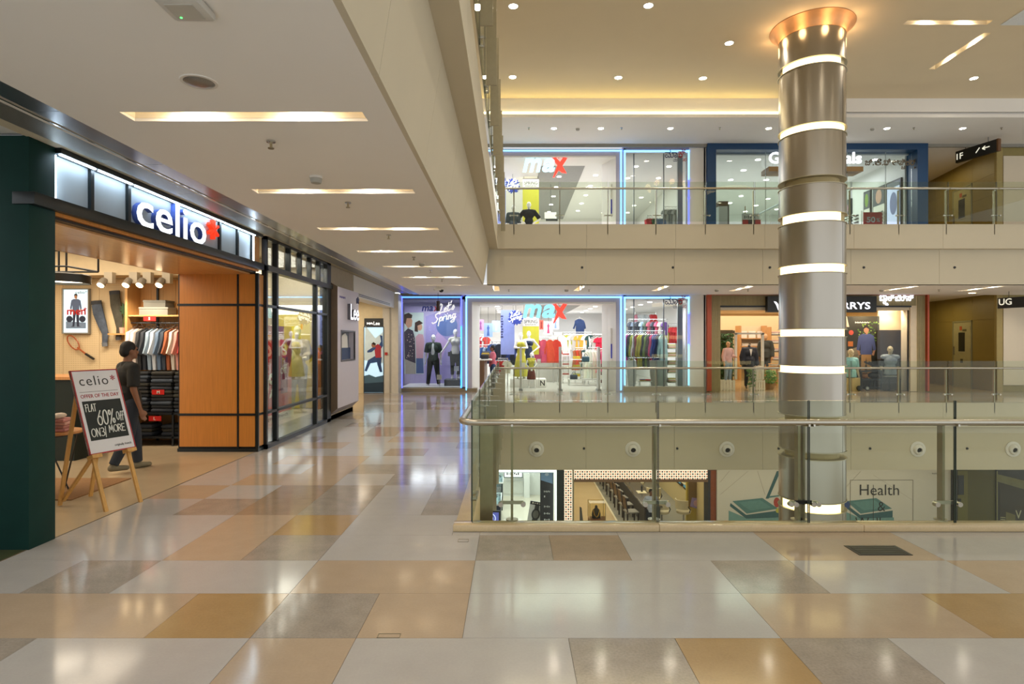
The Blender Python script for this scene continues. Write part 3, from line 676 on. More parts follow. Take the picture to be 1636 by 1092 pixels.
# ================================================================== GARMENTS AND STOCK
def garment_mesh(kind, wd=.5, ht=.75, th=.05, sleeve=.5):
    if kind == 'trousers': o = [(-.2, 0), (.2, 0), (.21, -.2), (.16, -1), (.03, -1), (0, -.3), (-.03, -1), (-.16, -1), (-.21, -.2)]
    elif kind == 'skirt': o = [(-.16, 0), (.16, 0), (.3, -.5), (.34, -1), (-.34, -1), (-.3, -.5)]
    elif kind == 'dress': o = [(-.05, 0), (.05, 0), (.2, -.06), (.17, -.25), (.16, -.42), (.3, -1), (-.3, -1), (-.16, -.42), (-.17, -.25), (-.2, -.06)]
    else: o = [(-.10, 0), (.10, 0), (.34, -.10), (.5, -.10-sleeve), (.38, -.14-sleeve), (.28, -.34), (.28, -1), (-.28, -1), (-.28, -.34), (-.38, -.14-sleeve), (-.5, -.10-sleeve), (-.34, -.10)]
    bm = bmesh.new(); vs = [bm.verts.new((x*wd*2 if kind in ('trousers',) else x*wd*1.0, 0, z*ht-.09)) for x, z in o]
    f = bm.faces.new(vs); bmesh.ops.triangulate(bm, faces=[f]); bmesh.ops.subdivide_edges(bm, edges=bm.edges, cuts=2, use_grid_fill=True)
    g = bmesh.ops.extrude_face_region(bm, geom=bm.faces[:]); nv = [v for v in g['geom'] if isinstance(v, bmesh.types.BMVert)]
    top = set(nv)
    for v in bm.verts:
        e = th/2*(.55+.45*math.sin(v.co.x*23+v.co.z*3))*min(1, .35+abs(v.co.z)*2.2)
        v.co.y += (e+th*.15) if v in top else -(e+th*.15)
        v.co.x += .012*math.sin(v.co.z*14)
    bmesh.ops.recalc_face_normals(bm, faces=bm.faces)
    me = bpy.data.meshes.new(kind); bm.to_mesh(me); bm.free()
    me.polygons.foreach_set('use_smooth', [True]*len(me.polygons)); me.set_sharp_from_angle(angle=1.0)
    me.materials.append(WHITE)
    return me
GM = {'shirt': garment_mesh('shirt', .56, .74, .06), 'top': garment_mesh('shirt', .5, .56, .06, .22), 'dress': garment_mesh('dress', .8, 1.05, .10), 'trousers': garment_mesh('trousers', .42, .95, .05), 'skirt': garment_mesh('skirt', .7, .62, .09), 'long_coat': garment_mesh('shirt', .56, 1.05, .07)}
hm = MB().tube([(-.17, 0, -.105), (0, 0, -.035), (.17, 0, -.105)], .007, 6); hm.tube([(0, 0, -.035), (0, 0, .0), (.012, 0, .022), (.0, 0, .035), (-.014, 0, .025)], .004, 5)
HANGER = hm.mesh('hanger'); HANGER.materials.append(CHROME)
def hang(kind, col, loc, rz, label, group, s=1., name=None, cat=None, hanger=True):
    m = M(col, .85, noise=.12, scale=14)
    o = link(GM[kind], name or {'top': 'blouse', 'long_coat': 'coat'}.get(kind, kind), m); o.location = loc; o.rotation_euler = (0, 0, rz); o.scale = (s, s, s); ORG[o.name] = Vector()
    tag(o, label, cat or {'top': 'top', 'long_coat': 'coat'}.get(kind, kind), group)
    if hanger: link(HANGER, 'hanger', CHROME, o)
    return o
CN = {'#20242c': 'charcoal', '#1d2b4a': 'navy', '#2f4f86': 'denim blue', '#8fa3b5': 'pale blue', '#d8d2c6': 'cream', '#b8b2a8': 'grey', '#b23a32': 'red', '#c4472a': 'orange red', '#a9aa2a': 'lime green', '#d8a23a': 'mustard', '#b44a6a': 'rose pink', '#5a3a74': 'purple', '#2d4b46': 'dark teal', '#a65e3a': 'rust', '#e6e2da': 'white', '#7d1f24': 'maroon', '#d99a8f': 'peach', '#cfd6c4': 'pale green', '#40372f': 'brown', '#c8203e': 'crimson'}
def cname(h):
    k = [int(h[i:i+2], 16) for i in (1, 3, 5)]
    return CN[min(CN, key=lambda c: sum((int(c[1+2*i:3+2*i], 16)-k[i])**2 for i in range(3)))]
def row_of(kind, cols, p0, p1, rz, where, group, s=1.):
    n = len(cols)
    for i, c in enumerate(cols):
        q = Vector(p0).lerp(Vector(p1), i/max(1, n-1)); nm = {'top': 'blouse', 'long_coat': 'coat'}.get(kind, kind)
        hang(kind, c, q, rz+random.uniform(-.08, .08), '%s %s %s from the left %s' % (cname(c), nm, ORDS[i], where), group, s)
def rack(label, p0, p1, h, group=None, foot=.22):
    p0, p1 = Vector(p0), Vector(p1); t = thing('clothes_rail', label, 'clothes rail', tuple((p0+p1)/2), group); d = (p1-p0).normalized(); n = d.cross(Vector((0, 0, 1)))
    MB().cyl(p0+Vector((0, 0, h)), p1+Vector((0, 0, h)), .014, n=8).build('rail', CHROME, t)
    for p in (p0, p1):
        MB().cyl(p+Vector((0, 0, .03)), p+Vector((0, 0, h+.02)), .015, n=8).build('upright', CHROME, t)
        MB().bar(p-n*foot+Vector((0, 0, .018)), p+n*foot+Vector((0, 0, .018)), .04, .03).build('foot', CHROME, t)
    return t
def folded(w=.34, d=.26, h=.045):
    m = MB().box(-w/2, w/2, -d/2, d/2, 0, h); me = m.mesh('folded', bevel=h*.45); me.materials.append(WHITE); return me
FOLD = folded(); FOLDJ = folded(.36, .30, .06)
def stack(n, cols, loc, rz, what, where, group, me=None, s=1.):
    z = loc[2]; me = me or FOLD; h = me.dimensions_z if hasattr(me, 'dimensions_z') else max(v.co.z for v in me.vertices)
    for i in range(n):
        c = cols[i % len(cols)]; o = link(me, 'folded_'+what, M(c, .9, noise=.15, scale=18)); o.location = (loc[0]+random.uniform(-.01, .01), loc[1]+random.uniform(-.01, .01), z); o.rotation_euler = (0, 0, rz+random.uniform(-.06, .06)); o.scale = (s, s, s); ORG[o.name] = Vector()
        tag(o, 'folded %s %s %s from bottom %s' % (cname(c), what.replace('_', ' '), ORDS[i], where), what.split('_')[-1], group); z += h*s
def poster(name, label, fr, a0, a1, b0, b1, mat, c0=0, c1=.015, frame=None, cat='poster', kind=None):
    """flat print: board with everything printed on it as children"""
    t = thing(name, label, cat, fr.p((a0+a1)/2, b0, c0), None, kind)
    MB().fbox(fr, a0, a1, b0, b1, c0, c1).build('board', mat, t, smooth=False)
    if frame:
        e = frame[1]
        for x0, x1, y0, y1 in ((a0-e, a1+e, b1, b1+e), (a0-e, a1+e, b0-e, b0), (a0-e, a0, b0, b1), (a1, a1+e, b0, b1)): MB().fbox(fr, x0, x1, y0, y1, c0, c1+.02).build('frame', frame[0], t, smooth=False)
    return t
def shape(fr, t, name, pts, mat, c, th=.002, ox=0, oy=0, sc=1):
    return MB().poly(fr, [(ox+x*sc, oy+y*sc) for x, y in pts], c, c+th).build(name, mat, t, smooth=False, recalc=True)
def disc(cx, cy, rx, ry=None, n=18, a0=0): return [(cx+rx*math.cos(a0+2*PI*i/n), cy+(ry or rx)*math.sin(a0+2*PI*i/n)) for i in range(n)]
def stroke(fr, t, name, lines, mat, c, wd, ox=0, oy=0, sx=1, sy=1, sh=0, th=.003):
    """brush or chalk lettering: flat ribbons along hand-drawn polylines"""
    m = MB()
    for L in lines:
        q = [Vector((ox+(x+sh*y)*sx, oy+y*sy)) for x, y in L]
        for i in range(len(q)-1):
            d = (q[i+1]-q[i]).normalized(); n = Vector((-d.y, d.x))*wd/2; e = d*wd*.3
            a, b = q[i]-e, q[i+1]+e
            m.poly(fr, [tuple(a-n), tuple(b-n), tuple(b+n), tuple(a+n)], c, c+th+.0002*i)
    o = m.build(name, mat, t, smooth=False, recalc=False); return o
def arc(cx, cy, rx, ry, d0, d1, n=10): return [(cx+rx*math.cos(math.radians(d0+(d1-d0)*i/n)), cy+ry*math.sin(math.radians(d0+(d1-d0)*i/n))) for i in range(n+1)]
GL = {  # single-stroke hand lettering, 1 unit high
 'F': ([[(0, 0), (.05, 1)], [(-.1, .95), (.5, 1.02)], [(0, .55), (.4, .58)]], .6), 'L': ([[(0, 1), (.02, 0), (.45, .05)]], .55), 'A': ([[(0, 0), (.25, 1), (.5, 0)], [(.1, .4), (.42, .4)]], .65), 'T': ([[(-.05, 1), (.5, 1)], [(.22, 1), (.22, 0)]], .6),
 '6': ([[(.5, 1)]+arc(.3, .3, .28, .3, 130, 490, 16)], .75), '0': ([arc(.3, .5, .28, .5, 90, 450, 18)], .75), '%': ([arc(.15, .8, .13, .16, 0, 360, 10), arc(.6, .2, .13, .16, 0, 360, 10), [(.1, -.02), (.65, 1.02)]], .85),
 'O': ([arc(.3, .5, .28, .48, 90, 450, 16)], .72), 'N': ([[(0, 0), (.02, 1), (.42, 0), (.45, 1)]], .6), '3': ([arc(.2, .75, .22, .24, 140, -90, 10)+arc(.2, .26, .26, .26, 90, -140, 10)], .6), '/': ([[(0, -.2), (.1, 1.1)]], .25),
 'M': ([[(0, 0), (.08, 1), (.3, .3), (.52, 1), (.6, 0)]], .75), 'R': ([[(0, 0), (.02, 1)]+arc(.1, .74, .3, .25, 90, -90, 8)+[(.45, 0)]], .6), 'E': ([[(.42, 1), (0, 1), (.02, 0), (.45, 0)], [(0, .5), (.35, .52)]], .58), 'P': ([[(0, 0), (.02, 1)]+arc(.1, .74, .3, .25, 90, -90, 8)], .55), ' ': ([], .3),
 'f': ([[(.5, .95), (.35, 1), (.25, .8), (.15, -.1)], [(.05, .5), (.45, .52)]], .42),
 'l': ([[(.0, .35), (.35, .95), (.3, 1.1), (.18, .9), (.1, .05), (.3, .02)]], .3),
 # brush script
 'Ls': ([[(.05, .95), (.2, 1.12), (.32, .95), (.2, .45), (.02, .05), (.1, .0), (.3, .08), (.55, .0)]], .5), 'es': ([[(.0, .2), (.25, .35), (.2, .52), (.06, .4), (.05, .1), (.2, 0), (.38, .15)]], .34), 'ts': ([[(.15, 1), (.02, .15), (.12, 0), (.3, .15)], [(-.06, .62), (.35, .68)]], .3), "'s": ([[(.1, 1.1), (.02, .9)]], .12), 'ss': ([[(.0, .1), (.18, .5), (.26, .25), (.15, 0), (.0, .04)]], .3),
 'Ss': ([[(.6, .95), (.45, 1.1), (.2, .95), (.25, .65), (.42, .4), (.3, .05), (.0, -.05), (-.1, .1)]], .55), 'ps': ([[(.08, .5), (-.05, -.5)], [(.05, .3), (.2, .52), (.32, .4), (.25, .08), (.05, .05)]], .36), 'rs': ([[(.05, .5), (.02, .0)], [(.04, .3), (.15, .5), (.3, .48)]], .3), 'is': ([[(.08, .5), (.04, .05), (.2, .1)], [(.12, .72), (.13, .76)]], .2), 'ns': ([[(.05, .5), (.02, 0)], [(.04, .3), (.18, .5), (.25, .4), (.22, .02), (.36, .12)]], .36), 'gs': ([[(.3, .42), (.15, .52), (.03, .3), (.1, .05), (.25, .12), (.32, .5), (.2, -.4), (.0, -.5), (-.12, -.35), (.38, .1)]], .4)}
def script(fr, t, name, s, mat, a, b, h, w, c, wd, sh=0, rot=0):
    """s: list of glyph keys; scaled to width w and height h"""
    tot = sum(GL[k][1] for k in s); x = 0; lines = []
    for k in s:
        for L in GL[k][0]: lines.append([(x+p, q) for p, q in L])
        x += GL[k][1]
    sx = w/tot; ca, sa = math.cos(rot), math.sin(rot)
    L2 = [[((p*sx+sh*q*h)*ca-q*h*sa, (p*sx+sh*q*h)*sa+q*h*ca) for p, q in L] for L in lines]
    return stroke(fr, t, name, L2, mat, c, wd, a, b)
def knob_text(fr, parts, t, mat, a, b, h, depth=.02, c=0, bold=.0):
    """Indic lettering: (string, dx, dy, scale) pieces"""
    for s, dx, dy, sc in parts: text('letter', s, fr, a+dx*h, b+dy*h, mat, h=h*sc, depth=depth, c=c, bold=bold, parent=t)
def person_print(fr, t, ox, oy, sc, skin, hair, top, bottom, c, pose=0, long_hair=False):
    """printed standing person, built of flat shapes; ox, oy = feet, sc = height"""
    P = lambda n, pts, m, cc: shape(fr, t, n, pts, m, c+cc, .0012, ox, oy, sc)
    P('printed_legs', [(-.09, .5), (.09, .5), (.10, .02), (.16, 0), (.03, 0), (0, .42), (-.05, 0), (-.16, 0), (-.10, .03)], bottom, 0)
    P('printed_shirt', [(-.07, .84), (.07, .84), (.14, .8), (.18, .55), (.13, .53), (.105, .66), (.105, .46), (-.105, .46), (-.105, .66), (-.13, .53), (-.18, .55), (-.14, .8)], top, .0015)
    P('printed_arms', [(-.17, .55), (-.135, .55), (-.10, .45), (-.14, .44)], skin, .001); P('printed_arm', [(.17, .55), (.135, .55), (.10, .45), (.14, .44)], skin, .001)
    P('printed_face', [(-.025, .83), (.025, .83)]+disc(0, .91, .048, .062, 14, -1.0), skin, .003)
    P('printed_hair', ([(-.055, .86), (-.075, .80), (-.04, .80)] if long_hair else [(-.045, .92)])+[(-.05, .97), (-.02, 1.0), (.03, .995), (.055, .95), (.045, .93), (.0, .955), (-.035, .94)], hair, .0042)
# ================================================================== LEFT SIDE: MENSWEAR SHOP WITH THE EASEL SIGN
LX0 = -3.88
fw = LF(LX0)
DGREEN = M('#08302a', .6, noise=.12, scale=5, spec=.25)
IRON = M('#121a1c', .35, noise=.1)
WOODP = wood('#c98238', .32); WOODL = wood('#c98f55', .35); WOODS = wood('#cf9a62', .22, False)
PLY = wood('#c99a5e', .5)
MB().box(-13, -3.9, 4.80, 13, -.2, 0).build('floor', M('#b8a688', .2, noise=.06, scale=3), kind='structure')
MB().box(-13, -3.9, -3, 4.80, -.2, 0).build('floor', M('#3c4427', .5, noise=.1), kind='structure')
MB().box(-3.905, -3.895, -3, 12.6, -.01, .003).build('trim_11', M('#5c4c36', .4), kind='structure')
MB().box(-9, -5.1, 4.8, 10.4, 3.62, 3.7).build('ceiling', M('#c2b193', .8), kind='structure')
MB().box(-9, -8.9, 4.8, 10.4, 0, 3.65).build('wall_left', M('#d8c8a6', .7), kind='structure')
pegw = M('#dcc59c', .6, noise=.03)
wb = MB().box(-9, -5.0, 10.22, 10.35, 0, 3.65).build('wall_back', pegw, kind='structure')
MB().box(-9, -5.09, 9.75, 10.2, 2.76, 3.62).build('trim_12', M('#cdbb98', .7), kind='structure')
# perforated boards on the back wall
for k in range(5):
    x0 = -8.9+.62*k
    pb = MB().box(x0+.004, x0+.616, 10.20, 10.22, .9, 2.74).build('panel', pegw, wb)
    m = MB()
    for i in range(20):
        for j in range(58):
            cx, cz = x0+.03+.0296*i, .93+.031*j
            m.add([(cx-.004, 10.1995, cz-.004), (cx+.004, 10.1995, cz-.004), (cx+.004, 10.1995, cz+.004), (cx-.004, 10.1995, cz+.004)], [(0, 1, 2, 3)])
    m.build('peg_hole', M('#7a6238', .8), pb, kind='stuff', smooth=False, recalc=False)
sf = thing('shopfront', 'dark green and wood shopfront with black beam and lit panels on the left', 'shopfront', (LX0, 7, 0))
MB().box(-4.35, LX0, 4.80, 5.08, 0, 3.33).build('corner_post', DGREEN, sf, bevel=.004)
MB().box(-7, -4.35, 4.86, 5.08, 0, 3.33).build('side_wall', M('#07190f', .6, spec=.25), sf)
MB().fbox(fw, 5.08, 9.2, 3.272, 3.33, -.06, .05).build('top_rail', IRON, sf)
MB().fbox(fw, 4.78, 9.22, 2.775, 2.875, -.12, .06).build('beam', IRON, sf, bevel=.004)
MB().fbox(fw, 5.08, 9.15, 2.745, 2.775, -.12, .0).build('wood_strip', WOODP, sf)
MB().fbox(fw, 5.08, 9.15, 2.72, 2.745, -.16, -.04).build('dark_strip', BLACK, sf)  # black trim strip between beam and soffit
cuts = [5.08, 5.56, 6.10, 8.0, 8.52, 9.0]
PANELM = M('#b9c4cc', .5, noise=.02)
for a, b in zip(cuts[:-1], cuts[1:]): MB().fbox(fw, a, b, 2.87, 3.272, -.07, -.05).build('sign_panel', PANELM, sf)
for a in cuts[1:]: MB().fbox(fw, a-.022, a+.022, 2.87, 3.272, -.05, -.02).build('mullion', IRON, sf)
LED = E('#d4ecff', 26)
for a, b in zip(cuts[:-1], cuts[1:]): MB().fbox(fw, a+.024, b-.024, 3.264, 3.271, .01, .03).build('led_strip', LED, sf)
MB().fbox(fw, 5.082, 5.09, 2.88, 3.26, -.02, .0).build('led_strip', LED, sf); MB().fbox(fw, 8.99, 8.998, 2.88, 3.26, -.02, .0).build('led_strip', LED, sf)
MB().fbox(fw, 9.0, 9.2, 2.77, 3.33, -.14, -.01).build('end_board', WOODL, sf)
# wooden soffit boards and wood clad pier
for k in range(6): MB().box(-5.1, -3.99, 5.08+.67*k+.001, 5.08+.67*(k+1)-.001, 2.70, 2.722).build('soffit_board', WOODS, sf)
MB().box(-5.14, -5.10, 5.08, 9.1, 2.70, 3.65).build('soffit_edge', M('#b89468', .5), sf)
pr = thing('wood_pier', 'orange wood panelled pier with black metal joints beside the shop entrance', 'pier', (-4.5, 9.2, 0))
ax = [-5.08, -4.175, -3.90]; zs_ = [.06, .565, 2.235, 2.72]
MB().box(-5.09, -3.885, 9.12, 9.30, 0, 2.72).build('core', BLACK, pr)
for i in range(2):
    for j in range(3): MB().box(ax[i]+.018, ax[i+1]-.014, 9.10, 9.125, zs_[j]+.018, zs_[j+1]-.018).build('panel', WOODP, pr)
for j in range(3): MB().box(-3.887, -3.868, 9.14, 9.30, zs_[j]+.018, zs_[j+1]-.018).build('side_panel', WOODL, pr)
MB().box(-3.9, -3.86, 9.095, 9.13, 0, 2.72).build('corner_bar', IRON, pr)
for z in (.565, 2.235): MB().box(-5.09, -3.862, 9.09, 9.31, z-.016, z+.016).build('cross_bar', IRON, pr)
MB().box(-5.09, -3.862, 9.09, 9.31, 0, .05).build('base_bar', IRON, pr)
MB().box(-4.185, -4.16, 9.092, 9.12, .05, 2.72).build('upright_bar', IRON, pr)
# lit letters
sg = thing('shop_sign', 'large white glowing letters celio with red asterisk on the lit panels', 'sign', (LX0, 7, 2.87))
fl2 = LF(LX0); BLUE = M('#4a62b4', .4, noise=.05)
me0 = text_mesh('celio', .012, 0, .5)
xs = [v.co.x for v in me0.vertices]; X0, XW = min(xs), max(xs)-min(xs); bpy.data.meshes.remove(me0)
def letters(s, a0, wtot, b0, h, mat_face, mat_side, t, fr, c, d, bold=.012):
    cum = ''
    for ch in s:
        m1 = text_mesh(cum+ch, bold, 0, .5); r = max(v.co.x for v in m1.vertices); bpy.data.meshes.remove(m1)
        m2 = text_mesh(ch, bold, 0, .5); q = [v.co.x for v in m2.vertices]; zz = [v.co.y for v in m2.vertices]; wl = max(q)-min(q); zlo, zhi = min(zz), max(zz); bpy.data.meshes.remove(m2)
        full = text_mesh(s, bold, 0, .5); fq = [v.co.x for v in full.vertices]; fz = [v.co.y for v in full.vertices]; k = wtot/(max(fq)-min(fq)); kz = h/(max(fz)-min(fz)); f0 = min(fq); z0 = min(fz); bpy.data.meshes.remove(full)
        a = a0+(r-wl-f0)*k; bb = b0+(zlo-z0)*kz
        L = text('letter', ch, fr, a, bb, mat_side, w=wl*k, h=(zhi-zlo)*kz, depth=d, c=c, bold=bold, parent=t)
        text('letter_face', ch, fr, a, bb, mat_face, w=wl*k, h=(zhi-zlo)*kz, depth=.004, c=c+d, bold=bold, parent=L)
        cum += ch
letters('celio', 6.17, 1.40, 2.88, .385, E('#f4f8ff', 1.6), BLUE, sg, fl2, -.05, .055, .008)
ast = MB()
for k in range(3):
    t_ = PI/2+k*PI/3; ca, sa = math.cos(t_), math.sin(t_)
    ast.poly(fl2, [(7.78+u*ca-v*sa, 3.13+u*sa+v*ca) for u, v in ((-.125, -.014), (.125, -.018), (.125, .018), (-.125, .014))], -.04+.002*k, .015+.001*k)
ast.build('asterisk', E('#e8391c', 1.0), sg, smooth=False)
# ---- easel sign
uxe = Vector((.335, .942, 0)).normalized(); uye = Vector((-.31, .11, .944)).normalized(); ne = uxe.cross(uye)
BL = Vector((-4.165, 5.90, .55)); te = TF(BL, uxe, uye, ne)
ea = thing('easel_sign', 'white celio offer board with chalk lettering on a wooden easel at the shop entrance', 'easel sign', (-4.1, 6.1, 0))
PINE = wood('#c99a55', .5)
MB().fbox(te, 0, .49, 0, .88, -.02, 0).build('board', M('#d9d8da', .45, noise=.02), ea)
m = MB()
for q in ((0, .49, 0, .012), (0, .49, .868, .88), (0, .012, 0, .88), (.478, .49, 0, .88)): m.fbox(te, *q, -.021, .003)
m.build('red_edge', M('#a3282c', .45), ea)
MB().fbox(te, .045, .445, .14, .55, 0, .004).build('blackboard', M('#1b2220', .7, noise=.15, scale=12), ea)
INK = M('#20201f', .5); RED = M('#a3202a', .5); CHALK = M('#e4e4dc', .9)
text('board_lettering', 'celio', te, .065, .715, INK, w=.30, h=.10, depth=.002, bold=-.004, parent=ea, space=1.15)
text('board_asterisk', '*', te, .395, .755, RED, w=.05, h=.06, depth=.002, bold=.01, parent=ea)
MB().fbox(te, .045, .445, .645, .648, 0, .002).build('rule', INK, ea)
text('board_lettering', 'OFFER OF THE DAY', te, .045, .583, RED, w=.40, h=.038, depth=.002, bold=.006, parent=ea)
text('board_lettering', 'originally french', te, .27, .045, INK, w=.18, h=.03, depth=.002, parent=ea)
for s, a, b, h, w_, r in (('FLAT', .06, .44, .075, .11, .0), ('60%', .15, .29, .15, .19, .0), ('Off', .355, .32, .09, .075, 0), ('ON3/', .06, .175, .085, .16, 0), ('MORE', .245, .20, .075, .18, .0)):
    script(te, ea, 'chalk_lettering', list(s), CHALK, a, b, h, w_, .004, .007 if h < .1 else .010, .06)
def leg(p0, p1, nm='leg'): return MB().bar(p0, p1, .035, .022, tuple(ne)).build(nm, PINE, ea)
for a in (.05, .42):
    leg(te.p(a, .80, -.035), te.p(a, -.582, -.035)); MB().fbox(te, a-.05, a+.05, -.035, .0, -.05, .03).build('ledge', PINE, ea)
leg(te.p(.10, .78, -.05), (-4.60, 6.08, .01), 'rear_leg'); leg(te.p(.40, .78, -.05), (-4.54, 6.44, .01), 'rear_leg')
leg(te.p(.05, -.02, -.05), (-4.58, 6.10, .05), 'brace')
# ---- inside the shop
p = poster('lightbox_poster', 'bright poster of a man in a blue jacket reading men on the pegboard wall', FR(10.2), -7.62, -7.20, 1.83, 2.56, E('#cfe9f6', .9), 0, .04, (M('#8a8880', .4), .02))
pf = FR(10.2)
text('print', 'celio*', pf, -7.42, 2.49, INK, w=.2, h=.05, depth=.001, c=.042, parent=p)
person_print(pf, p, -7.41, 1.93, .56, M('#b98a6a', .6), INK, M('#5a6c8f', .6), M('#2c3550', .6), .042)
shape(pf, p, 'printed_road', [(-7.58, 1.9), (-7.24, 1.9), (-7.24, 2.0), (-7.58, 2.02)], M('#7b93b3', .6), .041)
for q in (-7.52, -7.30): shape(pf, p, 'printed_wheel', disc(q, 2.06, .055), M('#26304a', .6), .0415)
text('print', 'men', pf, -7.56, 2.13, M('#c02020', .5), w=.32, h=.09, depth=.001, c=.047, bold=.02, parent=p)
text('print', '*', pf, -7.28, 2.20, M('#c02020', .5), w=.06, h=.06, depth=.001, c=.047, bold=.02, parent=p)
for k, (L, c, l) in enumerate((([(153, 486), (156, 500), (162, 518), (167, 533), (166, 550)], '#4d5868', 'grey blue jeans pinned on the pegboard beside the poster'), ([(182, 470), (184, 488), (188, 508), (190, 524), (188, 540)], '#46443a', 'dark olive jeans pinned on the pegboard higher, by the leaf'))):
    t = thing('jeans', l, 'jeans', pt(*L[0], 10.1)); m = MB().tube([pt(x, y, 10.12) for x, y in L], [.085, .09, .075, .055, .042], 12)
    m.v = [(x, 10.14+(y-10.12)*.45, z) for x, y, z in m.v]; m.build('leg', M(c, .9, noise=.3, scale=14, bump=.6, bscale=25), t)
    x, y = L[0]; m = MB().tube([pt(x-.5, y-6, 10.12), pt(x, y, 10.12)], [.088, .088], 12); m.v = [(a, 10.14+(b-10.12)*.45, z) for a, b, z in m.v]; m.build('waistband', M('#3a3d42', .9), t)
    x, y = L[-1]; m = MB().tube([pt(x, y-3, 10.12), pt(x+.5, y+3, 10.12)], [.05, .048], 12); m.v = [(a, 10.14+(b-10.12)*.45, z) for a, b, z in m.v]; m.build('cuff', M('#6a7078', .9), t)
rk = thing('tennis_racket', 'wooden tennis racket hung on the pegboard below the poster', 'racket', (-7.37, 10.15, 1.5))
MB().tube([(-7.45+.10*math.cos(t)-.02*math.sin(t), 10.15, 1.66+.11*math.sin(t)-.05*math.cos(t)) for t in [2*PI*i/20 for i in range(20)]], .011, 6, True).build('head', M('#a8562c', .4), rk)
m = MB()
for q in range(-3, 4): m.bar((-7.45+q*.026, 10.15, 1.57-q*.013), (-7.45+q*.026, 10.15, 1.75-q*.013), .002, .002); m.bar((-7.53, 10.15, 1.66+q*.026+.04), (-7.37, 10.15, 1.66+q*.026-.04), .002, .002)
m.build('strings', M('#e5dfc8', .6), rk, kind='stuff')
MB().bar((-7.38, 10.15, 1.575), (-7.24, 10.15, 1.47), .02, .02).build('throat', M('#a8562c', .4), rk); MB().bar((-7.24, 10.15, 1.47), (-7.10, 10.15, 1.38), .032, .03).build('grip', BLACK, rk)
sh = thing('small_wall_shelf', 'small pale shelf on the pegboard holding a potted leaf', 'shelf', (-6.58, 10.1, 1.79)); MB().box(-6.78, -6.42, 10.02, 10.2, 1.79, 1.815).build('board', PLY, sh)
pl = thing('potted_leaf', 'single dark green split leaf in a small pink pot on the wall shelf', 'plant', (-6.55, 10.1, 1.815))
MB().lathe([(0, 0), (.04, 0), (.05, .10), (.045, .10), (.04, .02), (0, .02)], (-6.58, 10.1, 1.815), 14).build('pot', M('#d9b09a', .6), pl)
MB().tube([(-6.58, 10.1, 1.9), (-6.56, 10.1, 2.05), (-6.53, 10.1, 2.16)], .006, 6).build('stem', M('#5d7440', .6), pl)
lf = []
for i in range(22):
    t = -PI*.42+i*(2*PI*.92)/21; r = .13*(1 if i % 2 else .62)*(1.1 if 4 < i < 17 else .9); lf.append((-6.53+r*.75*math.cos(t+PI/2), 2.22+r*math.sin(t+PI/2)))
MB().poly(FR(10.1), lf, 0, .006).build('leaf', M('#24431f', .45, noise=.2), pl, smooth=False)
su = thing('shelving_unit', 'light wood wall shelving with black rails holding shirts and jeans', 'shelving', (-5.8, 10, 0))
for k in range(6): MB().box(-6.35+.21*k, -6.35+.21*k+.206, 10.17, 10.2, 0, 2.72).build('back_board', PLY, su)
MB().box(-6.36, -6.32, 9.82, 10.2, .0, 2.70).build('side_board', PLY, su)
for x in (-6.02, -5.3): MB().box(x-.015, x+.015, 10.14, 10.17, 0, 2.7).build('upright', BLACK, su)
MB().box(-6.32, -5.1, 9.84, 10.17, 2.09, 2.115).build('shelf', PLY, su)
for z in (.50, .12): MB().box(-6.30, -5.1, 9.60, 10.15, z, z+.03).build('shelf', BLACK, su)
for x in (-6.28, -5.45): MB().box(x-.015, x+.015, 9.60, 9.63, 0, .53).build('front_post', BLACK, su)
MB().cyl((-6.32, 9.92, 1.985), (-5.1, 9.92, 1.985), .012).build('hanging_rail', BLACK, su)
for l, x, z, y in (('S', -5.95, 2.055, 9.82), ('M', -5.72, .86, 9.666), ('L', -5.72, .445, 9.58)):
    t = thing('size_tag', 'small red size tag %s on the wood shelving' % l, 'tag', (x, y, z)); MB().box(x-.10, x+.10, y-.006, y, z-.04, z+.04).build('plate', M('#c2251f', .4), t); text('print', l, FR(y-.006), x-.02, z-.025, WHITE, h=.05, depth=.001, bold=.02, parent=t)
for k, (x0, x1, z0, z1, c, l) in enumerate(((-6.15, -5.68, 2.115, 2.245, '#7c7a70', 'larger grey storage box under the dark one on the top shelf'), (-6.08, -5.72, 2.245, 2.36, '#55544c', 'smaller dark storage box on top of the grey one'))):
    t = thing('storage_box', l, 'box', ((x0+x1)/2, 10, z0)); MB().box(x0, x1, 9.86, 10.12, z0, z1-.03).build('body', M(c, .7), t); MB().box(x0-.006, x1+.006, 9.854, 10.126, z1-.03, z1).build('lid', M(c, .6), t)
row_of('shirt', ['#d9cfd6', '#e2d6cc', '#26282c', '#2b3038', '#8fa3b5', '#c9d2dc', '#5f7590', '#3a4350', '#a65e3a', '#d8d2c6', '#d99a8f', '#b23a32', '#e6e2da', '#b8b2a8'], (-6.22, 9.92, 1.975), (-5.2, 9.92, 1.975), PI/2-.25, 'on the wood shelving rail', 'shirts on the wood shelving rail', .92)
JC = ['#1f2226', '#2a2f38', '#33322c', '#24262a', '#3b4450', '#2c2b27']
for x, q in ((-6.08, 'left'), (-5.68, 'middle'), (-5.3, 'right')): random.shuffle(JC); stack(11, JC, (x, 9.82, .53), 0, 'jeans', 'in the %s pile on the wood shelving' % q, 'folded jeans on the shelving', FOLDJ)
for x, q in ((-6.0, 'left'), (-5.5, 'right')): stack(3, ['#2a2f38', '#33322c'], (x, 9.82, .15), 0, 'jeans', 'in the %s pile on the lowest black shelf' % q, 'folded jeans on the lowest shelf', FOLDJ)
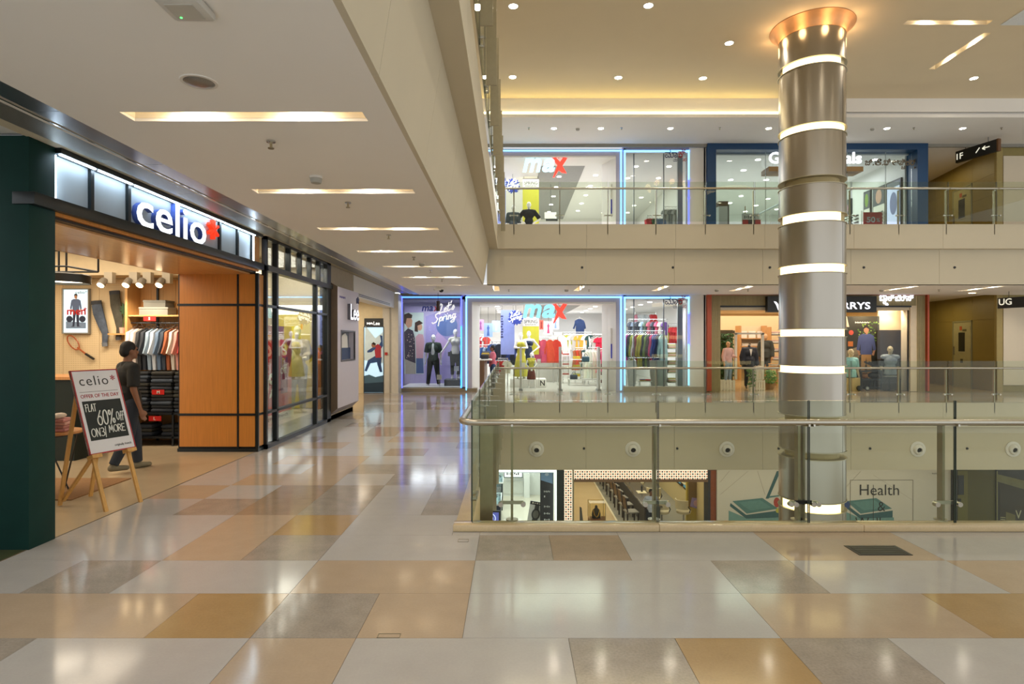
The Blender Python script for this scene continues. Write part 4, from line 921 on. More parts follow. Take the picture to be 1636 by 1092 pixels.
for k, x in enumerate((165, 205, 227, 258)):
    X = px(x, 9.6); t = thing('track_spotlight', 'grey spotlight below the shop bulkhead, ' + ('over the hung jeans', 'over the leaf', 'over the storage boxes', 'over the end of the shirt rail')[k], 'spotlight', (X, 9.6, 2.55), 'spotlights in the menswear shop')
    MB().box(X-.03, X+.10, 9.66, 9.75, 2.62, 2.80).build('bracket', M('#b5aa94', .5), t)
    MB().cyl((X-.02, 9.66, 2.68), (X-.03, 9.58, 2.58), .05, .065, 14).build('can', M('#8f877a', .4, .5), t); MB().cyl((X-.03, 9.58, 2.58), (X-.031, 9.573, 2.572), .05, n=14).build('lamp', E('#ffe0b0', 12), t)
    light('SPOT', (X, 9.5, 2.5), 24, WARM, .05, rot=(.5, 0, 0), spot=1.7)
t = thing('pipe_frame', 'black pipe frame hanging under the shop ceiling above the pendant', 'frame', (-5.3, 7.2, 2.75))
m = MB()
fp = lambda x, y: pt(x, y, 7.6)
for L in ([fp(60, 400), fp(157, 400), fp(157, 434), fp(60, 434), fp(60, 400)], [fp(60, 425), fp(106, 425), fp(157, 434)], [fp(94, 400), fp(94, 434)], [fp(106, 380), fp(106, 442)]):
    for q in range(len(L)-1): m.cyl(L[q], L[q+1], .012, n=8)
m.cyl(fp(157, 400), (fp(157, 400)[0], 7.6, 3.62), .008); m.build('pipe', BLACK, t)
t = thing('pendant_lamp', 'wide dark pendant lamp with glowing underside inside the shop', 'lamp', fp(98, 450))
c0 = fp(99, 452)
MB().lathe([(.31, 0), (.31, .10), (.28, .115), (0, .12), (0, .08), (.29, .08), (.295, 0)], c0, 32).build('shade', M('#3a3a34', .4, .4), t); MB().cyl((c0[0], c0[1], c0[2]+.03), (c0[0], c0[1], c0[2]+.05), .28, n=28).build('diffuser', E('#fff0d8', 6), t)
t = thing('display_counter', 'black counter with pale top behind the easel inside the shop', 'counter', (-7, 8.7, 0)); MB().box(-7.9, -6.15, 8.4, 9.1, 0, 1.14).build('body', M('#0f1f1b', .5), t); MB().box(-7.95, -6.1, 8.37, 9.13, 1.14, 1.18).build('top', WOODL, t)
MB().box(-7.7, -6.9, 8.5, 8.9, 1.18, 1.21).build('tray', M('#c7b79a', .6), None, 'flat beige tray lying on the black counter', 'tray')
t = thing('round_table', 'small round wooden table on thin black legs left of the easel', 'table', (-5.1, 6.6, 0)); MB().cyl((-5.1, 6.6, .66), (-5.1, 6.6, .69), .30, n=36).build('tabletop', WOODL, t, bevel=.005); MB().cyl((-5.1, 6.6, .645), (-5.1, 6.6, .66), .285, n=28).build('rim', BLACK, t)
for a in range(4): MB().bar((-5.1+.25*math.cos(a*PI/2+.5), 6.6+.25*math.sin(a*PI/2+.5), .645), (-5.1+.22*math.cos(a*PI/2+1.6), 6.6+.22*math.sin(a*PI/2+1.6), 0), .012, .012).build('leg', BLACK, t)
stack(4, ['#c98f8a', '#b9847c', '#d8a89c'], (-5.02, 6.55, .69), .3, 'shirt', 'in the pink pile on the small round table', 'folded pink shirts on the round table', FOLD, .8)
t = thing('shoe_pair', 'pale canvas shoes on the pink pile of shirts', 'shoes', (-5.02, 6.55, .83))
for q in (-.06, .06): MB().ball((-5.02+q*1.2, 6.53, .865), (.045, .10, .032), 14, 8).build('shoe', M('#d9cdbc', .7), t)
t = MB().box(-6.2, -4.65, 6.3, 7.3, 0, .012).build('rug', M('#8a6640', .9, noise=.4, scale=30, stretch=(1, 14, 1)), None, 'striped brown woven rug on the floor under the round table', 'rug')
figure('person', 'person in dark top and blue jeans walking into the shop behind the easel', 'person', (-4.98, 7.75, 0), 2.5, 1.68, False, ('down', 'down'), ('aft', 'fore'), M('#8a5f45', .6), (('shirt', M('#1c1d1b', .85), {'sleeve': .45, 'hem': .48}), ('trousers', M('#2b323c', .9))), M('#151210', .7), M('#77705a', .7), .012, eyes=True)
# ---- shop window of the menswear shop
sw = thing('shop_window', 'black framed shop window of the menswear shop with small panes above', 'shop window', (LX0, 11, 0))
fwi = LF(-3.85); IR2 = M('#15191c', .35)
def wbar(nm, a0, a1, b0, b1, d=.05): return MB().fbox(fwi, a0, a1, b0, b1, -d, .03).build(nm, IR2, sw)
wbar('frame', 9.31, 9.36, 0, 3.33); wbar('frame', 12.36, 12.62, 0, 3.33, .12); wbar('frame', 9.31, 12.6, 0, .07); wbar('frame', 9.31, 12.6, 3.27, 3.33)
MB().fbox(fwi, 9.31, 12.66, 2.78, 2.87, -.05, .06).build('transom', IR2, sw)
for z in (.565, 2.235): wbar('glazing_bar', 9.33, 12.4, z-.02, z+.02)
for y in (9.75, 11.72): wbar('mullion', y-.035, y+.035, .05, 2.8)
for y in (9.75, 10.3, 10.85, 11.38, 11.9): wbar('mullion', y-.03, y+.03, 2.85, 3.3)
GW = glass('#f4f7f4', .4, 'shop_glass')
for a, b in ((9.36, 9.715), (9.785, 11.685), (11.755, 12.36)):
    for z0, z1 in ((.07, .545), (.585, 2.215), (2.255, 2.78)): MB().fbox(fwi, a, b, z0, z1, -.014, -.006).build('pane', GW, sw, smooth=False)
yy = [9.36, 9.75, 10.3, 10.85, 11.38, 11.9, 12.36]
for a, b in zip(yy[:-1], yy[1:]): MB().fbox(fwi, a+.03, b-.03, 2.87, 3.27, -.014, -.006).build('pane', GW, sw, smooth=False)
MB().box(-5.05, -3.92, 9.33, 12.5, .0, .28).build('trim_13', M('#cfc8ba', .5), kind='structure')
MB().box(-5.08, -5.05, 9.31, 12.62, 0, 3.34).build('wall_left', M('#d0c4a8', .7), kind='structure')
MB().box(-5.05, -3.9, 12.5, 12.62, 0, 3.34).build('wall_back', M('#a89f8c', .7), kind='structure')
MB().box(-5.08, -3.9, 9.31, 12.6, 3.34, 3.4).build('ceiling', M('#8f8470', .7), kind='structure')
light('AREA', (-4.4, 11, 3.2), 85, NEUT, 1, 2.5)
fsale = LF(-4.12)
p = poster('sale_poster', 'large red sale poster hanging behind the left pane of the shop window', fsale, 9.45, 11.15, .42, 1.95, M('#b8262a', .5), 0, .01)
MB().fbox(fsale, 9.45, 11.15, 1.72, 1.95, .01, .012).build('print', M('#d98a84', .5), p); MB().fbox(fsale, 10.62, 10.95, .75, 1.4, .01, .012).build('print', M('#7c2350', .5), p)
text('print', 'Sale', fsale, 9.95, 1.42, M('#f0d0b8', .5), w=.95, h=.32, depth=.002, c=.012, bold=.02, parent=p)
text('print', 'Flat', fsale, 9.55, 1.22, WHITE, w=.4, h=.16, depth=.002, c=.012, parent=p)
text('print', '60%', fsale, 9.5, .72, M('#f0e0c8', .5), w=1.0, h=.42, depth=.002, c=.014, bold=.02, parent=p); text('print', 'off', fsale, 10.6, 1.1, WHITE, w=.3, h=.17, depth=.002, c=.016, parent=p)
p = poster('window_banner', 'low white banner reading originally french along the window bottom', fsale, 9.42, 11.2, .29, .41, M('#dcdcd4', .5), .02, .03)
text('print', 'originally french', fsale, 9.8, .32, INK, w=1.1, h=.08, depth=.001, c=.031, parent=p)
t = MB().box(-4.95, -4.15, 12.40, 12.48, .3, 2.35).build('backdrop_panel', M('#c9b52e', .6), None, 'yellow backdrop panel behind the window mannequins', 'panel')
MB().box(-4.05, -3.93, 12.2, 12.3, .3, 1.55).build('orange_banner', M('#d8832e', .6), None, 'narrow orange banner at the right end of the shop window', 'banner')
MQ = M('#e4e0d6', .45, noise=.02); MQC = M('#d8cfb8', .45, noise=.02)
for (x, y, c1, c2, l, a) in ((-4.5, 11.2, '#c9bfa6', '#d8d0ba', 'mannequin in beige layered coat, nearest in the shop window', ('fwd', 'hip')), (-4.22, 11.75, '#b8a88a', '#8f8d80', 'mannequin in checked grey scarf in the middle of the shop window', ('down', 'fwd')), (-4.75, 12.1, '#d69a2c', '#d69a2c', 'mannequin in mustard dress at the back of the shop window', ('down', 'hip'))):
    figure('mannequin', l, 'mannequin', (x, y, .28), .5, 1.72, True, a, ('stand', 'stand'), MQC, ((('dress', M(c1, .85, noise=.15), {'z0': .22}) if '#d6' in c1 else ('jacket', M(c1, .85, noise=.2), {'hem': .38})), ('trousers', M(c2, .85))), None, M('#d9cfae', .5), .016, face=False, group='mannequins in the black framed window')

# ================================================================== LEFT SIDE: JEANS SHOP
LAV = M('#c9c2cc', .5, noise=.02)
MB().box(-4.2, -3.86, 12.66, 14.5, 0, 3.3).build('wall_left', M('#a89a80', .6), kind='structure')
MB().box(-4.2, -3.84, 14.5, 19.6, 2.78, 3.3).build('wall_left', WHITE, kind='structure')
for k, z in enumerate((2.86, 2.82)): MB().box(-3.85, -3.83, 14.3, 18.8, z, z+.015).build('trim_%d' % (14+k), DARK, kind='structure')
MB().box(-9, -3.9, 14.5, 19.7, -.2, 0).build('floor', TT, kind='structure')
MB().box(-9, -4.2, 14.4, 14.5, 0, 3.3).build('wall_front', WHITE, kind='structure')
MB().box(-9, -8.9, 14.5, 19.7, 0, 3.3).build('wall_left', WHITE, kind='structure')
MB().box(-9, -3.9, 12.7, 19.7, 3.28, 3.34).build('ceiling', WHITE, kind='structure')
MB().box(-9, -4.22, 19.55, 19.7, 0, 3.3).build('wall_back', M('#e0cfa8', .6), kind='structure')
MB().box(-4.22, -3.71, 19.5, 20.1, 0, 3.25).build('wall_back', M('#d8d2c4', .5), kind='structure')
MB().box(-4.0, -3.95, 19.48, 19.5, 0, 3.2).build('trim_16', M('#a9a59a', .4), kind='structure')
MB().box(-3.9, -3.86, 12.66, 14.5, 0, .10).build('baseboard_left', BRONZE, kind='structure')
sp = thing('sign_panel', 'pale lilac wall panel with Lee letters and a small display niche', 'sign panel', (-3.7, 13.5, .26))
fs = LF(-3.70)
# face made of four boards around the niche
na, nb, nz0, nz1 = 12.95, 14.05, 1.27, 1.90
for a0, a1, b0, b1 in ((12.68, na, .26, 2.85), (nb, 14.42, .26, 2.85), (na, nb, .26, nz0), (na, nb, nz1, 2.85)): MB().fbox(fs, a0, a1, b0, b1, -.16, 0).build('board', LAV, sp, smooth=False)
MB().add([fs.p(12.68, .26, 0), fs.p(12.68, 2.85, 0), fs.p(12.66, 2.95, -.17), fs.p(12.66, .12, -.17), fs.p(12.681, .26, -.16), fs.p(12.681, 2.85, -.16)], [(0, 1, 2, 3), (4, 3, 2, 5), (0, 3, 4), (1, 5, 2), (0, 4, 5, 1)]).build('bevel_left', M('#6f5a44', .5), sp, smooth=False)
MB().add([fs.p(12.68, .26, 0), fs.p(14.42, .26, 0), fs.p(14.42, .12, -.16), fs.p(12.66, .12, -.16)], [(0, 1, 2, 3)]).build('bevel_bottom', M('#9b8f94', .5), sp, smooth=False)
for z0, z1, a0, a1 in ((nz0-.03, nz0, na-.03, nb+.03), (nz1, nz1+.03, na-.03, nb+.03), (nz0, nz1, na-.03, na), (nz0, nz1, nb, nb+.03)): MB().fbox(fs, a0, a1, z0, z1, -.02, .012).build('niche_frame', M('#54504c', .4), sp)
MB().fbox(fs, na, nb, nz0, nz1, -.155, -.14).build('niche_back', M('#7c8490', .5), sp); MB().fbox(fs, na, nb, nz0, nz0+.27, -.139, -.10).build('niche_print', M('#33466b', .6), sp)
MB().poly(fs, [(13.2, nz0+.27), (13.8, nz0+.27), (13.75, nz1-.1), (13.6, nz1-.03), (13.45, nz1-.05), (13.28, nz1-.12)], -.139, -.09).build('niche_shirt', M('#d8d6d2', .7), sp)
letters('Lee', 13.45, .72, 2.17, .36, E('#f2f4ff', 1.1), M('#707078', .4), sp, fs, 0, .07, .01)
text('letter', '~~~~~~~~~~', fs, 12.82, 2.62, M('#4a3f8c', .5), w=.45, h=.05, depth=.004, parent=sp)
text('letter', 'ಲೀ', fs, 14.2, 2.58, M('#3f4468', .5), w=.2, h=.17, depth=.02, parent=sp)
fb = FR(19.55)
p = poster('lightbox_poster', 'tall lit poster of a leaping man in denim at the end of the jeans shop', fb, px(582, 19.5), px(612.5, 19.5), .02, 2.15, E('#b9dcf0', .75), 0, .06, (M('#2b2f33', .4), .015))
MB().fbox(fb, px(582, 19.5), px(612.5, 19.5), 2.15, 2.44, 0, .06).build('header', M('#1d2427', .4), p)
text('print', 'Lee', fb, px(597, 19.5), 2.22, E('#ffffff', 1), w=.2, h=.12, depth=.002, c=.06, bold=.01, parent=p); text('print', '~~~~~~~', fb, px(586, 19.5), 2.24, E('#ffffff', 1), w=.2, h=.07, depth=.002, c=.06, parent=p)
ox, oy, k = px(598, 19.5), 0, 1.0
PS = lambda n, pts, h, c: shape(fb, p, n, [(px(x, 19.5), pz(y, 19.5)) for x, y in pts], M(h, .6), .06+c)
PS('printed_sky', [(584, 520), (600, 540), (612, 530), (612, 580), (582, 575)], '#d8eef8', 0)
PS('printed_water', [(582, 600), (590, 598), (600, 602), (612.5, 599), (612.5, 626.5), (582, 626.5)], '#4d6f86', .001); PS('printed_dark_water', [(582, 612), (612.5, 610), (612.5, 626.5), (582, 626.5)], '#1f3a4f', .002)
PS('printed_leg', [(600, 568), (606, 570), (604, 578), (592, 580), (586, 593), (582.5, 592), (588, 575)], '#2f4f86', .003); PS('printed_leg', [(601, 570), (610, 570), (609, 582), (611, 594), (607, 594), (603, 582)], '#2a4678', .0035)
PS('printed_arm', [(606, 550), (609, 545), (607, 535), (611, 536), (612, 552), (607, 560)], '#2c4c82', .004); PS('printed_shirt', [(598, 553), (604, 549), (609, 553), (609, 571), (600, 571)], '#b03040', .0045); PS('printed_arm', [(598, 553), (601, 556), (594, 562), (587, 563), (587, 560)], '#35558c', .005)
PS('printed_head', disc(597, 551, 3.4, 4, 12), '#9a6a50', .0055); PS('printed_hair', [(593.5, 549), (597, 546), (601, 549), (599, 551)], '#1a1512', .006)
t = thing('fire_alarm', 'small red fire alarm point on the jamb beside the jeans shop poster', 'alarm', (px(617, 19.48), 19.48, 1.6)); MB().box(px(615, 19.48), px(619, 19.48), 19.46, 19.5, pz(567, 19.5), pz(562.5, 19.5)).build('box', M('#b3221c', .4), t)
# ================================================================== CLOTHES SHOP, BOTH STOREYS (facade at Y = 20.1)
FY = 20.1
def ux(x): return px(x, FY)
def vz(y): return pz(y, FY)
ff = FR(FY)
LIL = M('#b4afc0', .35, noise=.02); LILD = M('#8f8aa0', .4)
SHOPW = M('#e6e4e0', .6, noise=.015); SHOPF = terrazzo('#d5d0c6', .03)
NEON, NEONV = E('#7fc8ff', 2.3), E('#5a66ff', 2.6)
GF = glass('#f3f6f6', .7, 'shop_glass')
nwall = [20]
def S_(m, nm, mat, kind='structure', **k): return m.build(nm, mat, kind=kind, **k)
def neon(t, x0, y0, x1, y1, z, mat):
    """light tube between two facade pixels of the ground storey, lifted by z"""
    a0, a1, b0, b1 = ux(min(x0, x1))-.022, ux(max(x0, x1))+.022, vz(max(y0, y1))-.022+z, vz(min(y0, y1))+.022+z
    return MB().fbox(ff, a0, a1, b0, b1, .0, .03).build('neon_strip', mat, t, smooth=False)
def clothes_shop(z):
    g = z == 0; lo = 'lower' if g else 'upper'
    t = thing('clothes_shopfront', 'lilac clothes shop front with blue neon outline on the %s floor' % lo, 'shopfront', (1, FY, z))
    def fb(nm, x0, x1, y0, y1, c0, c1, mat=LIL): return MB().fbox(ff, ux(x0), ux(x1), vz(y1)+z, vz(y0)+z, c0, c1).build(nm, mat, t, smooth=False)
    fb('header', 742, 1000, 471, 482, -.4, 0); fb('pier', 737, 745, 471, 626, -.4, 0); fb('jamb', 745, 754, 482, 626, -.5, 0); fb('jamb', 984, 998, 482, 626, -.5, 0)
    fb('reveal_top', 754, 984, 482, 484.5, -1.0, -.02, SHOPW)
    for x0, x1, x2, x3 in ((753, 762, 764, 752), (984, 970, 968, 986)):
        q = [(ux(x0), FY), (ux(x1), FY+.9), (ux(x2), FY+.9), (ux(x3), FY+.05)]
        m = MB(); n = 4; m.add([(a, b, z) for a, b in q]+[(a, b, vz(484)+z) for a, b in q], [(3, 2, 1, 0), (4, 5, 6, 7)]+[(i, (i+1) % 4, 4+(i+1) % 4, 4+i) for i in range(4)]); m.build('reveal', SHOPW, t, smooth=False)
    fb('pier', 1101, 1128, 466, 626, -.4, 0, WHITE); fb('header', 996, 1101, 466, 474, -.4, 0, LILD)
    fb('sill', 996, 1128, 617.5, 626, -.4, .02, M('#a89f8e', .4))
    neon(t, 745, 474.5, 992, 474.5, z, NEON); neon(t, 745, 474.5, 745, 622, z, NEON); neon(t, 992, 474.5, 992, 622, z, NEON)
    neon(t, 998, 475, 1100, 475, z, NEON); neon(t, 998, 475, 998, 614, z, NEON); neon(t, 1100, 475, 1100, 500 if g else 520, z, NEON); neon(t, 1100, 500 if g else 520, 1100, 550, z, NEONV); neon(t, 1100, 550, 1100, 614, z, NEON if g else NEONV)
    for x0, x1 in ((999.5, 1013.5), (1014.5, 1061.5), (1062.5, 1098.5)): fb('pane', x0, x1, 476, 617.5, -.15, -.14, GF)
    for x in (1014, 1062): fb('glass_joint', x-.7, x+.7, 476, 617.5, -.17, -.12, M('#5b6468', .3))
    fb('jamb', 1088, 1096, 476, 618, -.5, -.4, M('#9a9c98', .35))
    # interior shell
    n = nwall[0]; nwall[0] += 1
    S_(MB().box(-3.75, 6.45, FY, 31, z-.2, z), 'floor', SHOPF)
    S_(MB().box(-3.75, 6.45, 31, 31.1, z, z+3.3), 'wall_back', SHOPW)
    S_(MB().box(-3.85, -3.75, FY+2.0, 31, z, z+3.3), 'wall_left', SHOPW); S_(MB().box(6.45, 6.5, FY, 31, z, z+3.3), 'wall_right', SHOPW)
    S_(MB().box(-3.75, 6.45, FY+.02, 31, z+3.12, z+3.2), 'ceiling', SHOPW)
    cb = thing('ceiling_panel', 'dark grey dropped ceiling strip running back into the %s clothes shop' % lo, 'ceiling panel', (1.8, 25, z+3.1)); MB().box(1.0, 2.62, 20.9, 30.8, z+3.07, z+3.12).build('panel', M('#8e8d8a', .6), cb)
    for i in range(6):
        for xi, x in enumerate((-.6, 1.8, 3.2, 4.5, 5.7) if not g else (-.6, 3.4, 5.0)):
            y = 21.3+1.55*i+(.4 if x > 4 else 0); zz = z+(3.07 if x == 1.8 else 3.12)
            tt = thing('downlight', 'small ceiling downlight in the %s clothes shop, %s row, %s from the left' % (lo, ORDS[i], ORDS[xi]), 'ceiling light', (x, y, zz), 'downlights of the %s clothes shop' % lo)
            MB().cyl((x, y, zz-.012), (x, y, zz), .085, n=12).build('lamp', E('#fffaf0', 10), tt)
    # hanging sign letters
    sgn = thing('shop_sign', 'glowing pale blue and red max letters hanging in the %s entrance' % lo, 'sign', (1, FY+.1, vz(509)+z))
    fs_ = FR(FY+.1); k = 1 if g else 1
    a0, b0, h = ux(835), vz(509.5)+z, .58
    MA = E('#8fe6ff', 1.1) if g else E('#bfefff', 1.2)
    for s, a, w in (('m', 0, .64), ('a', .66, .44)):
        L = text('letter', s, fs_, a0+a, b0+.04, MA, w=w, h=.46, depth=.07, c=0, bold=.03, shear=.25, parent=sgn)
    L = MB().poly(fs_, [(a0+1.02, b0-.14), (a0+1.07, b0-.14), (a0+1.22, b0+.10), (a0+1.33, b0+.02), (a0+1.48, b0+.0), (a0+1.34, b0+.24), (a0+1.50, b0+.50), (a0+1.36, b0+.52), (a0+1.26, b0+.38), (a0+1.12, b0+.52), (a0+1.0, b0+.50), (a0+1.17, b0+.26)], 0, .07).build('letter', E('#ff4a3a', 1.0), sgn, smooth=False)
    for x in (855, 893): MB().cyl((ux(x), FY+.07, b0+.5), (ux(x), FY+.07, z+3.12), .008).build('hanger_rod', DARK, sgn)
    kn = thing('local_sign', 'dark blue and red local script letters on the %s right window glass' % lo, 'sign', (ux(1075), FY, vz(490)+z)); fk = FR(FY)
    NV, RD = M('#1f2450', .5), M('#a32020', .5); a, b, h = ux(1062), vz(486)+z, .26
    text('letter', 'ಮಾ', fk, a, b, NV, w=.42, h=h, depth=.02, c=.02, parent=kn); text('letter', 'ಯ', fk, a+.28, b-.13, NV, w=.13, h=.12, depth=.02, c=.02, parent=kn)
    text('letter', 'ಕ್', fk, a+.45, b, RD, w=.25, h=h*1.15, depth=.02, c=.02, parent=kn); text('letter', 'ಸ', fk, a+.6, b-.12, RD, w=.12, h=.12, depth=.02, c=.02, parent=kn)
    # blue notice on the right reveal
    fr_ = FR(FY+.3); p = poster('wall_notice', 'blue and white notice on the white right jamb of the %s clothes shop' % lo, fr_, px(975, FY+.3), px(983, FY+.3), pz(577, FY+.3)+z, pz(524, FY+.3)+z, SHOPW, .02, .04)
    MB().fbox(fr_, px(975.5, FY+.3), px(982.5, FY+.3), pz(572, FY+.3)+z, pz(549, FY+.3)+z, .04, .045).build('print', M('#2a35b0', .5), p)
    return t
clothes_shop(0); clothes_shop(UP)
# ---- left display window, ground floor
lw = thing('display_window', 'neon framed display window with two mannequins left of the shop entrance', 'shop window', (ux(690), FY, 0))
def lb(nm, x0, x1, y0, y1, c0, c1, mat=LIL): return MB().fbox(ff, ux(x0), ux(x1), vz(y1), vz(y0), c0, c1).build(nm, mat, lw, smooth=False)
lb('header', 640, 738, 466, 472.5, -.2, .05, M('#77736c', .5)); lb('plinth', 640, 762, 620, 626, -.4, .03, M('#8d8069', .4)); lb('pane', 644, 735, 476, 619, .0, .008, GF)
neon(lw, 642, 474.5, 737, 474.5, 0, E('#4f8cff', 2.6)); neon(lw, 642, 474.5, 642, 618, 0, NEONV); neon(lw, 737, 474.5, 737, 520, 0, NEONV); neon(lw, 737, 520, 737, 618, 0, E('#3fa0ff', 2.8))
lb('side_wall', 738, 745, 472, 620, -1.9, -.4, LILD); lb('deck', 640, 745, 618, 621, -1.9, 0, SHOPW)
S_(MB().box(-4.25, -1.7, FY+1.9, FY+2.0, 0, 3.2), 'wall_back', M('#aaa6c0', .6)); S_(MB().box(-4.25, -4.15, FY, FY+2, 0, 3.2), 'wall_left', LIL)
S_(MB().box(-4.25, -1.6, FY, FY+2, 3.1, 3.2), 'ceiling', M('#8c889c', .6))
light('AREA', (-2.7, 20.8, 3.05), 55, COOL, 1.6, 1.0)
Yb = FY+1.85; fb_ = FR(Yb)
p = poster('fashion_print', 'big lilac window print of a man and a woman behind the mannequins', fb_, px(646, Yb), px(740, Yb), .12, 2.98, M('#b3a9cd', .6), 0, .01)
def PP(nm, pts, h, c): return shape(fb_, p, nm, [(px(x, Yb), pz(y, Yb)) for x, y in pts], M(h, .7), .01+c)
PP('print', [(646, 499), (677, 499), (677, 597), (646, 597)], '#c4d2c8', .0); PP('print', [(680, 505), (700, 499), (735, 499), (735, 616), (680, 616)], '#9f95c8', .0); PP('print', disc(714, 520, 17, 17, 26), '#5f74a8', .002); PP('print', [(678, 560), (700, 530), (716, 545), (700, 590)], '#c3a5d0', .002)
PP('printed_shirt', [(646, 530), (652, 524), (660, 528), (663, 540), (664, 580), (656, 577), (647, 573)], '#2a2438', .004); PP('printed_trousers', [(647, 573), (664, 577), (664, 597), (648, 597)], '#a9a294', .003)
PP('printed_face', [(648, 509), (656, 506), (659, 512), (658, 521), (652, 524), (648, 518)], '#b98a6c', .005); PP('printed_hair', [(645.5, 515), (646, 502), (653, 499.5), (659, 503), (658, 508), (650, 508), (648, 518)], '#2e2018', .006)
PP('printed_blouse', [(664, 538), (669, 533), (676, 534), (678, 545), (676, 572), (665, 572)], '#c79aa2', .004); PP('printed_jeans', [(665, 572), (676, 572), (677, 596), (665, 596)], '#48608c', .0035)
PP('printed_face', disc(670.5, 522, 4.2, 6, 12), '#c8987a', .005); PP('printed_hair', [(662.5, 529), (663, 515), (670, 511.5), (676, 516), (672, 518), (667, 520), (668, 530)], '#3a251c', .006)
for k in range(26): PP('printed_dot', disc(650+random.random()*12, 533+random.random()*38, .7, .8, 6), '#c9b6a8', .006)
fg_ = FR(FY+.05)
sp_ = thing('window_lettering', 'white brush lettering Lets Spring with blue max letters on the left window', 'lettering', (ux(700), FY, vz(520)))
text('letter', 'ma', fg_, ux(674), vz(497), M('#2b3f9c', .5), w=.38, h=.17, depth=.01, c=.06, bold=.02, shear=.2, parent=sp_); text('letter', 'x', fg_, ux(693), vz(497), M('#d0302c', .5), w=.16, h=.17, depth=.01, c=.06, bold=.02, shear=.2, parent=sp_)
BR = E('#ffffff', .7)
script(fg_, sp_, 'brush_lettering', ['Ls', 'es', 'ts', "'s", 'ss'], BR, ux(701), vz(501), .26, .56, .06, .035, .35, .30); script(fg_, sp_, 'brush_lettering', ['Ss', 'ps', 'rs', 'is', 'ns', 'gs'], BR, ux(692), vz(516), .26, .80, .06, .035, .3, .25)
MW = M('#eceae6', .35, noise=.01)
figure('mannequin', 'white male mannequin in open dark check shirt and black trousers in left window', 'mannequin', (ux(689)-.03, FY+.75, vz(620)), .0, 1.83, False, ('down', 'down'), ('apart', 'apart'), MW, (('shirt', M('#d5d8d6', .8), {'sleeve': .2}), ('vest', M('#3a463c', .9, noise=.5, scale=40), {'g': .02, 'sleeve': .45, 'hem': .5}), ('trousers', M('#1d211d', .85))), None, MW, .016)
MB().ball((0, -.085, 1.22), (.065, .085, .30), 14, 10).build('shirt_front', M('#d5d8d6', .8), [q for q in bpy.data.objects if q.get('label', '').startswith('white male mannequin')][0])
o = thing('step_block', 'dark low block under the woman mannequin in the left window', 'block', (ux(722), FY+.8, vz(620))); MB().box(ux(707), ux(736), FY+.5, FY+1.3, vz(620), vz(620)+.24).build('body', M('#3f4248', .5), o, bevel=.006); MB().box(ux(707)-.01, ux(736)+.01, FY+.49, FY+1.31, vz(620)+.24, vz(620)+.26).build('top', M('#6a6d74', .5), o)
w2, j2 = figure('mannequin', 'white woman mannequin in cream blouse and dark trousers on the block', 'mannequin', (ux(719)+.1, FY+.85, vz(620)+.26), .15, 1.76, True, ('out', 'down'), ('stand', 'stand'), MW, (('shirt', M('#d9d6c8', .8, noise=.1), {'sleeve': .15, 'hem': .5}), ('trousers', M('#23261f', .85), {'length': .92})), None, MW, .016)
MB().box(-.26, -.18, -.06, .08, .80, .95).build('handbag', M('#1a1a1c', .4), w2)
for q, (x, y) in enumerate(((700, 603), (728, 589))):
    t = thing('price_card', 'small white price card at the feet of the %s mannequin' % ('man', 'woman')[q], 'card', (ux(x), FY+.4, vz(y+4))); MB().fbox(FR(FY+.3), ux(x-4), ux(x+4), vz(y+4), vz(y-4), 0, .01).build('card', WHITE, t); MB().box(ux(x)-.008, ux(x)+.008, FY+.3, FY+.32, vz(620)+(.26 if q else 0), vz(y+4)).build('stick', CHROME, t)
